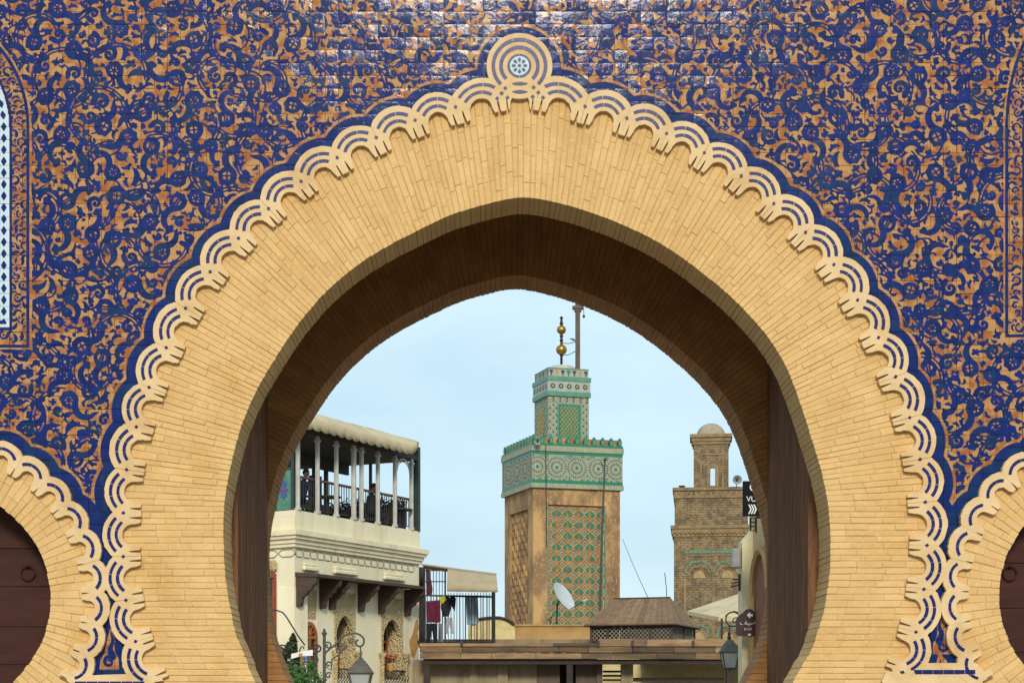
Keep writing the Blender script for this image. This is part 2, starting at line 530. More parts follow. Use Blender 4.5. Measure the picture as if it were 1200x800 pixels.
# apex lobe with its extra interlace and the round medallion above it
yf = -T_TRIM
apx = lobe_map((np.array(DIAM_L[0], float), np.array(DIAM_R[0], float), np.array((-0.12, -0.99)), np.array((0.12, -0.99))), 21)
out = [apx(*p) for p in lobe_outline(21, 12, 36, -14, -20.5, [(5.0, 1.6, -7.5)])]
mb = MB(); world_prism(mb, out, yf, 0.01); bevel_front(mb.build('scallop', M_trim, trim_root))
MCX, MCY = 608.5, 81.0
def circ(cx, cy, r, k=40, a0=0, a1=2*math.pi): return [(cx + r*math.cos(a), cy + r*math.sin(a)) for a in np.linspace(a0, a1, k, endpoint=False)]
mb = MB(); world_prism(mb, circ(MCX, MCY, 38.5), yf + 0.001, 0.01); bevel_front(mb.build('medallion', M_trim, trim_root))
lobe_discs += [(MCX, MCY, 38.5 - 2), (608, 128, 30)]
def ring_piece(cx, cy, r, wd, a0, a1, yfr, k=8):
    mb = MB()
    a = np.linspace(a0, a1, k)
    pts = [(cx + (r+wd/2)*math.cos(q), cy + (r+wd/2)*math.sin(q)) for q in a] + [(cx + (r-wd/2)*math.cos(q), cy + (r-wd/2)*math.sin(q)) for q in a[::-1]]
    world_prism(mb, pts, yfr, yfr + 0.02)
    return mb
for r, wd in ((30.5, 4.2), (21.5, 4.2)):
    lo_, hi_ = R(135), R(405)
    for k in range(9):
        a0 = lo_ + (hi_ - lo_) * k / 9; a1 = lo_ + (hi_ - lo_) * (k + 1) / 9
        ring_piece(MCX, MCY, r, wd, a0 + 0.012, a1 - 0.012, yf - 0.003).build('blue_inlay', M_blue, trim_root)
for k in range(8):
    ring_piece(MCX, MCY, 12.6, 2.6, k*R(45) + 0.02, (k+1)*R(45) - 0.02, yf - 0.003).build('blue_inlay', M_blue, trim_root)
mb = MB(); world_prism(mb, circ(MCX, MCY, 11.2, 32), yf - 0.003, yf + 0.02); mb.build('rosette', M_pale, trim_root)
for k in range(8):
    a = k * R(45)
    mb = MB()
    pts = []
    for q in np.linspace(0, 2*math.pi, 12, endpoint=False):
        u, v = 6.6 + 2.6*math.cos(q), (1.9 if math.cos(q) > -0.2 else 1.3)*math.sin(q)
        pts.append((MCX + u*math.cos(a) - v*math.sin(a), MCY + u*math.sin(a) + v*math.cos(a)))
    world_prism(mb, pts, yf - 0.005, yf + 0.01); mb.build('rosette_petal', M_blue, trim_root)
mb = MB(); world_prism(mb, circ(MCX, MCY, 2.0, 12), yf - 0.005, yf + 0.01); mb.build('rosette_petal', M_blue, trim_root)
for cx, cy in ((592, 107), (587.5, 113), (582.5, 119), (594.5, 118), (625, 106), (630.5, 112), (636, 118), (624, 117)):
    mb = MB(); world_prism(mb, [(cx, cy-2.5), (cx+2.4, cy), (cx, cy+2.5), (cx-2.4, cy)], yf - 0.005, yf + 0.02); mb.build('blue_inlay', M_blue, trim_root)
for cy in (101.8, 111.3):
    mb = MB()
    world_prism(mb, [(609 + 9*s, cy - 2.0*math.cos(s*1.45)) for s in np.linspace(-1, 1, 9)] + [(609 + 9*s, cy + 1.9*math.cos(s*1.45)) for s in np.linspace(1, -1, 9)], yf - 0.005, yf + 0.02)
    mb.build('blue_inlay', M_blue, trim_root)

# the two side arches: round horseshoes cut by the picture's edges
SIDE = {'l': (-65.0, 702.0, 125.0, 168.0), 'r': (1298.0, 698.0, 128.0, 170.0)}
SPEC_SIDE = dict(half=17.4, Rb=8.6, Ro=26, cn=2.0, tip=-5.5, diamond=False, slots=[(0.0, 1.3, 4.0)], arcs=[(16.2, 3.6, R(52))])
for key, (cx, cy, ri, ro) in SIDE.items():
    a0 = math.asin((795 - cy) / (ro + 4)); n = int(round((math.pi + 2*a0) * ro / 34.5))
    js = []
    for i in range(n + 1):
        a = a0 - (math.pi + 2*a0) * i / n
        pk = 1 + 0.03 * max(0, -math.sin(a))**6
        js.append((cx + ro*pk*math.cos(a), cy + ro*pk*math.sin(a)))
    build_trim(js, lambda j, cx=cx, cy=cy: (cx, cy), SPEC_SIDE, trim_root)
    # base slab under the two trims
def slab(pts, name, mat, y0, y1, bev=True):
    mb = MB(); world_prism(mb, pts, y0, y1); o = mb.build(name, mat, trim_root)
    return bevel_front(o) if bev else o
slab([(96,791.5),(128,790),(165,789),(190,792),(193,797),(182,799),(192,803),(196,808),(90,808),(86,801),(80,797)], 'trim_base', M_trim, -T_TRIM, 0.01)
slab([(78,806),(200,806),(204,830),(74,830)], 'trim_base', M_trim, -T_TRIM + 0.004, 0.01)
for k in range(6): slab([(90+13.6*k, 798), (103+13.6*k, 798), (103+13.6*k, 803), (90+13.6*k, 803)], 'blue_inlay', M_blue, -T_TRIM-0.003, -T_TRIM+0.02, False)
slab([(1056,777),(1082,776.5),(1122,776.5),(1142,777),(1146,783),(1154,788),(1157,792),(1148,797),(1152,806),(1036,806),(1031,798),(1036,787),(1044,786),(1041,780)], 'trim_base', M_trim, -T_TRIM, 0.01)
for k in range(6): slab([(1066+12.4*k+(2 if k == 0 else 0), 784.5), (1078+12.4*k, 784.5), (1078+12.4*k, 789.5), (1066+12.4*k+(4 if k == 0 else 0), 789.5)], 'blue_inlay', M_blue, -T_TRIM-0.003, -T_TRIM+0.02, False)
slab([(1052,786),(1056,786),(1058,788.5),(1053,788.5)], 'blue_inlay', M_blue, -T_TRIM-0.003, -T_TRIM+0.02, False)

# ------------------------------------------------------------------ the painted drawing (distance to blue, in pixels)
X0, X1, Y0, Y1 = -260, 1460, -100, 812
NX, NY = X1 - X0, Y1 - Y0
gx, gy = np.meshgrid(np.arange(X0, X1, dtype=np.float32), np.arange(Y0, Y1, dtype=np.float32))
field = np.full((NY, NX), 30.0, np.float32)

def win(cx, cy, r):
    a = max(0, int(cx - r - X0)); b = min(NX, int(cx + r - X0) + 1)
    c = max(0, int(cy - r - Y0)); d = min(NY, int(cy + r - Y0) + 1)
    return a, b, c, d

def put(strokes, gap=1.7, fld=None):
    """draw strokes (points, half widths); earlier blue is cut back by a gap round the new shape"""
    fld = field if fld is None else fld
    allp = np.concatenate([s[0] for s in strokes]); allw = np.concatenate([s[1] for s in strokes])
    cx, cy = (allp[:,0].min()+allp[:,0].max())/2, (allp[:,1].min()+allp[:,1].max())/2
    r = max(allp[:,0].max()-cx, allp[:,1].max()-cy) + allw.max() + 8
    a, b, c, d = win(cx, cy, r)
    if b - a < 2 or d - c < 2: return
    X = gx[c:d, a:b]; Y = gy[c:d, a:b]
    best = np.full(X.shape, 99.0, np.float32)
    for P, Wd in strokes:
        for i in range(len(P) - 1):
            p, q = P[i], P[i+1]; dx, dy = q - p
            l2 = dx*dx + dy*dy + 1e-6
            t = np.clip(((X - p[0])*dx + (Y - p[1])*dy) / l2, 0, 1)
            best = np.minimum(best, np.hypot(X - p[0] - t*dx, Y - p[1] - t*dy) - (Wd[i]*(1-t) + Wd[i+1]*t))
    f = fld[c:d, a:b]
    fld[c:d, a:b] = np.minimum(np.maximum(f, -(best - gap)), best)

def xf(P, x, y, rot, sc, mir):
    P = np.array(P, float) * sc
    if mir: P[:,0] = -P[:,0]
    c, s = math.cos(rot), math.sin(rot)
    return np.stack([x + P[:,0]*c - P[:,1]*s, y + P[:,0]*s + P[:,1]*c], 1)

def arcp(cx, cy, r0, r1, a0, a1, k):
    a = np.linspace(a0, a1, k); r = np.linspace(r0, r1, k)
    return np.stack([cx + r*np.cos(a), cy + r*np.sin(a)], 1)

def m_nine(lobes=True, cross=True, tail=1.0):
    """ring with an eye and a swelling tail"""
    st = []
    ring = arcp(0, 0, 10.0, 10.8, R(50), R(388), 13)
    wr = np.interp(np.linspace(0,1,13), [0,0.08,0.2,0.6,1], [2.4,1.7,2.1,3.1,3.0])
    t0 = ring[-1]
    tl = arcp(8.8+15, 4, 16, 19, R(180), R(180 - 120*tail), 7)
    tl = tl - tl[0] + t0
    wt = np.interp(np.linspace(0,1,7), [0,0.35,0.75,1], [3.0,4.4,2.8,0.4])
    st.append((ring, wr)); st.append((tl, wt))
    if lobes:
        for a in (R(205), R(250), R(295)):
            c = np.array([[12.0*math.cos(a), 12.0*math.sin(a)]]*2); st.append((c, np.array([3.0, 3.0])))
    ex = []
    if cross:
        for a in ((R(35), R(125)) if random.random() < 0.5 else (R(60), R(60.1))):
            o = random.uniform(1.2, 2.2) if a in (R(60),) else (-1.6 if a == R(60.1) else 0)
            ex.append((np.array([[-7.5*math.cos(a)-o, -7.5*math.sin(a)], [7.5*math.cos(a)-o, 7.5*math.sin(a)]]), np.array([0.75, 0.75])))
    return st + ex

def m_curl():
    sp = arcp(0, 0, 1.0, 10.5, R(-200), R(250), 15)
    w_ = np.interp(np.linspace(0,1,15), [0,0.12,0.3,0.7,1], [2.1,1.3,1.0,2.8,2.6])
    end = sp[-1]
    tl = arcp(end[0] - 9, end[1] - 2, 10, 13, R(20), R(115), 6); tl = tl - tl[0] + end
    return [(sp, w_), (tl, np.linspace(2.9, 0.3, 6))]

def m_ess():
    a = arcp(0, -10.5, 10.5, 10.5, R(-190), R(90), 10)
    b = arcp(0, 10.5, 10.5, 10.5, R(-90), R(150), 10)
    b = np.stack([-b[:,0], b[:,1]], 1)
    P = np.concatenate([a, b[1:]])
    n = len(P)
    w_ = np.interp(np.linspace(0,1,n), [0,0.06,0.2,0.5,0.8,0.95,1], [3.6,2.4,1.8,4.8,2.0,2.6,3.7])
    return [(P, w_)]

def m_leaf():
    P = arcp(0, 16, 16, 16, R(-155), R(-25), 8)
    st = [(P, np.interp(np.linspace(0,1,8), [0,0.25,0.55,0.8,1], [0.4,3.4,5.2,3.2,0.4]))]
    c = P[4]; st.append((np.array([c, c + np.array([1.5, -6.0])]), np.array([3.4, 2.6])))
    c = P[6]; st.append((np.array([c, c + np.array([3.0, -4.0])]), np.array([2.6, 1.6])))
    return st

def m_tre():
    st = []
    for a, l in ((R(-90), 10), (R(-155), 8.0), (R(-25), 8.0)):
        d = np.array([math.cos(a), math.sin(a)])
        st.append((np.array([d*1.0, d*l]), np.array([1.8, 4.0])))
    st.append((np.array([[0,0],[1.0,6],[4.5,13]]), np.array([2.4,1.8,0.5])))
    return st

def m_stripe():
    st = []
    for k in range(-1, 2):
        P = catmull(np.array([[k*4.6 - 3, -10], [k*4.6 + 1.5, 0], [k*4.6 - 2, 10]]), 5)
        st.append((P, np.interp(np.linspace(0,1,len(P)), [0,0.5,1], [0.5,1.6,0.5])))
    return st

PS = 0.86      # scale of the whole drawing
def pois(step, jit, ph=(0, 0)):
    step *= PS; jit *= PS
    out = []
    j = 0; y = Y0 + ph[1]
    while y < Y1:
        x = X0 + ph[0] + (step/2 if j % 2 else 0)
        while x < X1:
            out.append((x + random.uniform(-jit, jit), y + random.uniform(-jit, jit)))
            x += step
        y += step * 0.86; j += 1
    return out

def inside_arch(x, y):
    """True well inside the main arch, where no tile shows"""
    if y > 780: return 175 < x < 1055
    i = np.argmin(np.abs(guide[:,1] - y) + (0 if x < 609 else 0) + 2000 * ((guide[:,0] < 609) != (x < 609)))
    g = guide[i]
    return (x > g[0] + 25) if x < 609 else (x < g[0] - 25)

def m_hook(lobes=3, tail=1.0, cross=True):
    """ring with an eye, a long swelling tail of opposite bend and a lobed end"""
    ring = arcp(0, 0, 8.6, 9.4, R(70), R(370), 12)
    wr = np.interp(np.linspace(0,1,12), [0,0.10,0.25,0.6,1], [3.0,2.0,2.2,3.2,3.5])
    t0 = ring[-1]
    tl = arcp(0, 0, 17, 13, R(190), R(190 - 150*tail), 9)
    tl = tl - tl[0] + t0
    wt = np.interp(np.linspace(0,1,9), [0,0.3,0.7,1], [3.5,4.4,3.6,2.4])
    st = [(ring, wr), (tl, wt)]
    e = tl[-1]; d = tl[-1] - tl[-2]; d = d/np.linalg.norm(d); n_ = np.array([-d[1], d[0]])
    if lobes:
        for q in (-1, 0, 1)[:lobes]:
            st.append((np.array([e, e + d*(3.4 if q == 0 else 1.0) + n_*q*4.2]), np.array([2.6, 2.9])))
    else:
        st.append((np.array([e, e + d*7 + n_*2]), np.array([2.4, 0.3])))
    for a_ in (R(180), R(225), R(270)):
        c = np.array([[10.6*math.cos(a_), 10.6*math.sin(a_)]]*2); st.append((c, np.array([2.7, 2.7])))
    ex = []
    if cross:
        k = random.random()
        for a_, o in ((R(20), 0), (R(80), 0), (R(140), 0)) if k < 0.4 else ((R(35), 1.7), (R(35), -1.7)) if k < 0.75 else ((R(40), 0), (R(130), 0)):
            dv = np.array([math.cos(a_), math.sin(a_)]); nv = np.array([-dv[1], dv[0]])*o
            ex.append((np.array([-dv*6.6 + nv, dv*6.6 + nv]), np.array([0.62, 0.62])))
    return st, ex

def fits(st, x, y, rot, sc, mir, gap):
    """True where the strokes find free ground"""
    for P, Wd in st:
        Q = xf(P, x, y, rot, sc, mir)
        ix = np.clip((Q[:,0] - X0).astype(int), 0, NX-1); iy = np.clip((Q[:,1] - Y0).astype(int), 0, NY-1)
        if np.any(field[iy, ix] < Wd*sc + gap): return False
    return True

def paint_all():
    random.seed(21)
    band0 = np.full((NY, NX), 99.0, np.float32)
    for cx, cy, r in lobe_discs:
        a, b_, c, d_ = win(cx, cy, r + 34)
        if b_ - a < 2 or d_ - c < 2: continue
        band0[c:d_, a:b_] = np.minimum(band0[c:d_, a:b_], np.hypot(gx[c:d_, a:b_] - cx, gy[c:d_, a:b_] - cy) - r)
    # keep the drawing off the plain band round the scallops
    keep = band0 - 16.0
    lo_x, hi_x, lo_y = -250, 1450, -90
    def darts(n, maker, s0, s1, gap):
        k = 0
        for _ in range(int(n*1.25)):
            x, y = random.uniform(lo_x, hi_x), random.uniform(lo_y, 770)
            i, j = int(x - X0), int(y - Y0)
            if field[j, i] < 3 or inside_arch(x, y): continue
            st = maker(); ex = []
            if isinstance(st, tuple): st, ex = st
            rot = random.uniform(0, 6.283); mir = random.random() < 0.5; sc = random.uniform(s0, s1)
            if not fits(st, x, y, rot, sc, mir, gap): continue
            put([(xf(P, x, y, rot, sc, mir), Wd*sc) for P, Wd in st], 0.0)
            if ex: put([(xf(P, x, y, rot, sc, mir), Wd*max(1, sc)) for P, Wd in ex], 0.0)
            k += 1
        return k
    hook = lambda: m_hook(random.choice((3, 3, 2, 0)), random.uniform(0.65, 1.1))
    darts(9000, hook, 0.78, 0.93, 1.4)
    darts(7000, m_curl, 0.8, 0.98, 1.3)
    darts(14000, hook, 0.6, 0.74, 1.3)
    darts(16000, lambda: random.choice((m_curl, m_ess, m_curl, m_leaf))(), 0.55, 0.75, 1.15)
    darts(16000, hook, 0.44, 0.55, 1.15)
    darts(26000, lambda: random.choice((m_curl, m_leaf, m_leaf, m_tre))(), 0.36, 0.5, 1.0)
    darts(30000, lambda: random.choice((m_leaf, m_curl, m_leaf))(), 0.24, 0.36, 0.9)
    # small shapes grown to fit whatever ground is left
    for _ in range(52000):
        x, y = random.uniform(lo_x, hi_x), random.uniform(lo_y, 770)
        r = field[int(y - Y0), int(x - X0)]
        if r < 2.7 or inside_arch(x, y): continue
        mk, rho = random.choice(((m_leaf, 11.0), (m_curl, 12.5), (m_tre, 12.0), (m_leaf, 11.0)))
        sc = min(0.6, (r - 0.7) / rho); rot = random.uniform(0, 6.283); mir = random.random() < 0.5
        oc_ = np.array([0.0, 3.0]) if mk is m_leaf else np.zeros(2)
        put([(xf(P - oc_, x, y, rot, sc, mir), np.maximum(Wd * sc, 0.5)) for P, Wd in mk()], 0.0)
    # thin double stems in wide circles, and loose tendrils, drawn across everything
    keep_field = field.copy()
    for x, y in pois(66, 10):
        if inside_arch(x, y): continue
        r = random.uniform(22, 40); a0 = random.uniform(0, 6.28); sp = random.uniform(2.4, 5.0)
        put([(arcp(x, y, r, r*0.94, a0, a0+sp, 20), np.full(20, 0.72))], 0.0)
        put([(arcp(x, y, r-3.8, r*0.94-3.6, a0+0.1, a0+sp-0.2, 20), np.full(20, 0.66))], 0.0)
    for x, y in pois(40, 12, (13, 31)):
        if inside_arch(x, y): continue
        r = random.uniform(9, 24); a0 = random.uniform(0, 6.28)
        put([(arcp(x, y, r, r*0.75, a0, a0+random.uniform(1.4, 2.8), 10), np.linspace(1.0, 0.55, 10))], 0.0)
paint_all()
field -= 0.35

white = np.zeros_like(field)
def arch_sdf(cx, half, ytop, ybot, b):
    """rough distance (negative inside) to a panel with a round-pointed head"""
    dx = np.abs(gx - cx)
    side = dx - half
    head = np.where(gy < ytop, (np.hypot(dx / half, (gy - ytop) / b) - 1) * min(half, b), side)
    return np.maximum(head, gy - ybot)
def small_scroll(d, seed):
    f = np.full_like(field, 9.0)
    random.seed(seed)
    ys, xs = np.where((d[::9, ::9] < -5) & (d[::9, ::9] > -21))
    for j, i in zip(ys, xs):
        x, y = X0 + i*9 + random.uniform(-2,2), Y0 + j*9 + random.uniform(-2,2)
        st = random.choice([m_curl, m_ess, m_leaf])()
        put([(xf(P, x, y, random.uniform(0,6.28), 0.42, random.random()<0.5), Wd*0.42) for P, Wd in st], 1.3, f)
    return f
for cx, half, yt, yb, b in ((-65.0, 100.5, 150.0, 408.0, 126.0), (1298.0, 121.0, 150.0, 396.0, 180.0)):
    d = arch_sdf(cx, half, yt, yb, b)
    sm = small_scroll(d, 5)
    inner = np.where(d > -1.0, d, 9)            # outer tan line
    pat = np.where(d > 1.6, field, 2.5)         # gap line
    pat = np.where((d <= 0.2) & (d > -4.6), np.maximum(-d - 4.2, d + 0.2), pat)      # blue line
    pat = np.where((d <= -4.6) & (d > -21), sm, pat)
    pat = np.where((d <= -21) & (d > -24.5), np.maximum(-(d + 21), d + 24) * 0 - 1.2, pat)
    # white zellige band with blue lozenges, then the blank field of the panel
    u = ((gy + 6) % 13.5) - 6.75
    loz = np.abs(d + 30.5) / 3.6 + np.abs(u) / 6.0 - 1
    u2 = (gy % 13.5) - 6.75
    loz2 = np.abs(d + 38) / 3.6 + np.abs(u2) / 6.0 - 1
    pat = np.where(d <= -24.5, np.minimum(loz, loz2) * 3.2, pat)
    white = np.where(d <= -24.5, 1.0, white)
    field = pat.astype(np.float32)

# plain blue band that follows the scallops, and its fine tan outline
band = np.full_like(field, 99.0)
for cx, cy, r in lobe_discs:
    a, b_, c, d_ = win(cx, cy, r + 34)
    if b_ - a < 2 or d_ - c < 2: continue
    band[c:d_, a:b_] = np.minimum(band[c:d_, a:b_], np.hypot(gx[c:d_, a:b_] - cx, gy[c:d_, a:b_] - cy) - r)
bw = np.where(gy > 610, 10.5, 12.5)
field = np.where(band < bw + 1.0, band - bw, np.where(band < bw + 3.0, 2.0, field))
field = np.where(gy > 776, -2, field).astype(np.float32)
# small spear-and-scroll motif at the foot of each spandrel
for cx_, top_, bot_, s_ in ((128.5, 733, 784, 1), (1104.0, 714, 766, -1)):
    a, b_, c, d_ = win(cx_, (top_ + bot_) / 2, 34)
    X = gx[c:d_, a:b_]; Y = gy[c:d_, a:b_]
    v = np.clip((Y - top_) / (bot_ - top_), 0, 1)
    half_ = np.interp(v, [0, 0.25, 0.45, 0.62, 0.75, 1], [0.3, 3.2, 5.0, 6.0, 10.5, 11.5])
    spade = np.maximum(np.abs(X - cx_ - s_*2*(1-v)) - half_, np.maximum(top_ - Y, Y - bot_))
    field[c:d_, a:b_] = np.maximum(field[c:d_, a:b_], -spade)
    put([(xf(arcp(0, 0, 1.5, 6.5, R(-150), R(230), 14), cx_, bot_ - 9, 0.4, 1.0, s_ < 0), np.linspace(1.2, 2.2, 14)),
         (catmull([(cx_ + s_*4, bot_ - 15), (cx_ + s_*1, bot_ - 24), (cx_ + s_*4, bot_ - 33), (cx_ + s_*1.5, bot_ - 44)], 4), np.linspace(4.2, 0.6, len(catmull([(cx_ + s_*4, bot_ - 15), (cx_ + s_*1, bot_ - 24), (cx_ + s_*4, bot_ - 33), (cx_ + s_*1.5, bot_ - 44)], 4))))], 1.0)
# orange fills only the wider gaps
orange = np.ones_like(field)

def sample(img, x, y):
    fx = np.clip(x - X0, 0, NX - 1.001); fy = np.clip(y - Y0, 0, NY - 1.001)
    ix = fx.astype(int); iy = fy.astype(int); tx = fx - ix; ty = fy - iy
    return (img[iy, ix]*(1-tx)*(1-ty) + img[iy, ix+1]*tx*(1-ty) + img[iy+1, ix]*(1-tx)*ty + img[iy+1, ix+1]*tx*ty)

# ------------------------------------------------------------------ tiles
PW, PH = 15.4, 15.0
tile_root = bpy.data.objects.new('tile_field', None); col.objects.link(tile_root); tile_root.parent = gate
def side_inside(x, y, m=0):
    for cx, cy, ri, ro in SIDE.values():
        if math.hypot(x - cx, y - cy) < ro - 8 + m: return True
    return False
TH = 0.012
def tile_arrays(x, y):
    K = 13 if -12 < x < 1212 and -12 < y < 805 else 4
    """one glazed tile, centre in pixels: K x K painted face plus a skirt; small random tilt, as set by hand"""
    hw, hh = PW/2 - 0.16 - random.uniform(0, 0.10), PH/2 - 0.16 - random.uniform(0, 0.10)
    u = np.linspace(-1, 1, K + 1)
    uu, vv = np.meshgrid(u, u)
    px = x + uu*hw; py = y + vv*hh
    tx, ty = random.gauss(0, 0.011), random.gauss(0, 0.011)
    dome = 0.0005 * (1 - uu**4) * (1 - vv**4)
    yy = -TH - dome - tx*uu*hw/SC - ty*vv*hh/SC - random.uniform(0, 0.0015)
    V = np.stack([(px - VX)/SC, yy, EYE + (VY - py)/SC], -1).reshape(-1, 3)
    F = []
    n = K + 1
    for j in range(K):
        for i in range(K):
            a = j*n + i; F.append((a, a + n, a + n + 1, a + 1))
    # skirt
    rim = [i for i in range(n)] + [j*n + K for j in range(1, n)] + [K*n + i for i in range(K-1, -1, -1)] + [j*n for j in range(K-1, 0, -1)]
    base = len(V)
    corners = [rim[0], rim[K], rim[2*K], rim[3*K]]
    cv = V[corners].copy(); cv[:,1] = 0.004
    V = np.concatenate([V, cv])
    for q in range(4):
        seg = rim[q*K:(q+1)*K + 1] if q < 3 else rim[3*K:] + [rim[0]]
        F.append(tuple(seg) + (base + (q+1) % 4, base + q))
    s = sample(field, px.ravel(), py.ravel()); o = sample(orange, px.ravel(), py.ravel()); wv = sample(white, px.ravel(), py.ravel())
    C = np.stack([s, o, wv, np.ones_like(s)], 1)
    C = np.concatenate([C, np.array([[2.0, 0, 0, 1]]*4)])
    return V, F, C
tiles = []
random.seed(3)
j0 = int(Y0 / PH) + 1
for j in range(j0, 54):
    for i in range(-16, 94):
        x = 4.0 + i*PW + random.uniform(-0.25, 0.25); y = 7.0 + j*PH + random.uniform(-0.2, 0.2)
        if x < X0 + 12 or x > X1 - 12 or y > 800: continue
        if inside_arch(x, y) or side_inside(x, y): continue
        tiles.append((x, y))
def tile_rank(t):
    x, y = t
    seen = 8 < x < 1192 and 8 < y < 790
    bd = float(sample(band, np.array([x]), np.array([y]))[0])
    return (0 if seen and bd > 8 else 1, abs(x - 608)*0.8 + abs(y - 60))
tiles.sort(key=tile_rank)
off = wloc(tile_root)
def tile_object(name, packs, tones):
    V = np.concatenate([p[0] for p in packs]); C = np.concatenate([p[2] for p in packs])
    F = []; b = 0; tn = []
    for p, t in zip(packs, tones):
        F += [tuple(i + b for i in f) for f in p[1]]; b += len(p[0]); tn += [t]*len(p[1])
    me = bpy.data.meshes.new(name)
    me.from_pydata((V - np.array(off)).tolist(), [], F)
    a = me.attributes.new('paint', 'FLOAT_COLOR', 'POINT'); a.data.foreach_set('color', C.astype(np.float32).ravel())
    set_tone(me, tn)
    me.materials.append(M_tile)
    return link(name, me, tile_root)
for t in tiles[:300]:
    tile_object('tile', [tile_arrays(*t)], [random.random()])
o = tile_object('tiles', [tile_arrays(*t) for t in tiles[300:]], [random.random() for t in tiles[300:]])
o['kind'] = 'stuff'

# ------------------------------------------------------------------ masonry core (three openings down to the ground)
def pxpoly(pts, y): return [Vector(((p[0]-VX)/SC, y, EYE + (VY-p[1])/SC)) for p in pts]
def offset_main(k):
    c = np.array(RC)
    out = []
    for p in intr_path:
        cc = np.array(RC) if p[1] < 600 else np.array([RC[0], p[1]])
        v = p - cc; out.append(tuple(p + v / np.linalg.norm(v) * k))
    return out
def side_path(cx, cy, r, k):
    a0 = math.asin(min(0.93, (800 - cy) / r)) if r > 0 else 0
    a0 = R(50)
    out = []
    for i in range(41):
        a = math.pi - 0 + a0 - (math.pi + 2*a0) * i / 40
        a = math.pi + (-a0) * -1 * 0 + (a0 - (math.pi + 2*a0) * (1 - i/40)) if False else (math.pi - a0*-1) - (math.pi + 2*a0) * i / 40
        pk = 1 + 0.035 * max(0, math.sin(a))**6
        out.append((cx + (r + k)*pk*math.cos(a), cy - (r + k)*pk*math.sin(a)))
    return out
XL, XR, YT = -420.0, 1650.0, -140.0
def core(openings, y0, y1, name, mat):
    outl = [(XL, GY), (XL, YT), (XR, YT), (XR, GY)]
    for op in sorted(openings, key=lambda o: -max(p[0] for p in o)):
        p = list(op)
        if p[0][0] < p[-1][0]: p = p[::-1]
        outl += [(p[0][0], GY)] + p + [(p[-1][0], GY)]
    mb = MB(); mb.prism(pxpoly(outl, y0), (0, y1 - y0, 0))
    return mb.build(name, mat, gate)
sl = side_path(*SIDE['l'][:3], 4); sr = side_path(*SIDE['r'][:3], 4)
core([offset_main(4), sl, sr], 0.006, Y_RING, 'front_wall', M_grout)
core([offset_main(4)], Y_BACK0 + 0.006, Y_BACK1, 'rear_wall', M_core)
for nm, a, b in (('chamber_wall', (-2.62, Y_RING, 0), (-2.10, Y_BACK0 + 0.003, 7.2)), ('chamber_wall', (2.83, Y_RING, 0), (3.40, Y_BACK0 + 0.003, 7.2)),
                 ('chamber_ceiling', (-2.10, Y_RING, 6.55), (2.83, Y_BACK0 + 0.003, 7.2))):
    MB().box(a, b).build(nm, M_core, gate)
# plain plaster under the tile field
for a, b in ((-9999, 0),):
    pass

# ------------------------------------------------------------------ brick arch rings
def ray_to(curve, a):
    """distance from RC at which a ray of angle a meets the polyline"""
    d = np.array([math.cos(a), math.sin(a)])
    rel = curve - np.array(RC)
    cr = rel[:,0]*d[1] - rel[:,1]*d[0]
    best = None
    for i in np.where(cr[:-1]*cr[1:] <= 0)[0]:
        t = cr[i] / (cr[i] - cr[i+1] + 1e-12)
        q = rel[i]*(1-t) + rel[i+1]*t
        s = q @ d
        if s > 0: best = s if best is None else max(best, s)
    return best
def row_x(curve, y, left):
    m = curve[(curve[:,0] < 609) == left]
    i = np.argmin(np.abs(m[:,1] - y)); return m[i, 0]

def brick_geo(q, y0, y1, ch=0.004):
    """q: 4 pixel corners (inner0, outer0, outer1, inner1) of the face; chamfered front"""
    P = [np.array(p) for p in q]; c = sum(P)/4
    ax = (P[1] - P[0]) + (P[2] - P[3]); ax = ax/np.linalg.norm(ax); bx = np.array([-ax[1], ax[0]])
    def sh(p, k):
        v = c - p; return p + ax*np.sign(v @ ax)*0.2 + bx*np.sign(v @ bx)*0.75
    f = [Vector(((p[0]-VX)/SC, y0, EYE+(VY-p[1])/SC)) for p in [sh(p, 0.9) for p in P]]
    m = [Vector(((p[0]-VX)/SC, y0 + ch, EYE+(VY-p[1])/SC)) for p in P]
    b = [Vector(((p[0]-VX)/SC, y1, EYE+(VY-p[1])/SC)) for p in P]
    V = f + m + b
    F = [(0,1,2,3)]
    for i in range(4):
        j = (i+1) % 4
        F += [(i, i+4, j+4, j), (i+4, i+8, j+8, j+4)]
    return V, F

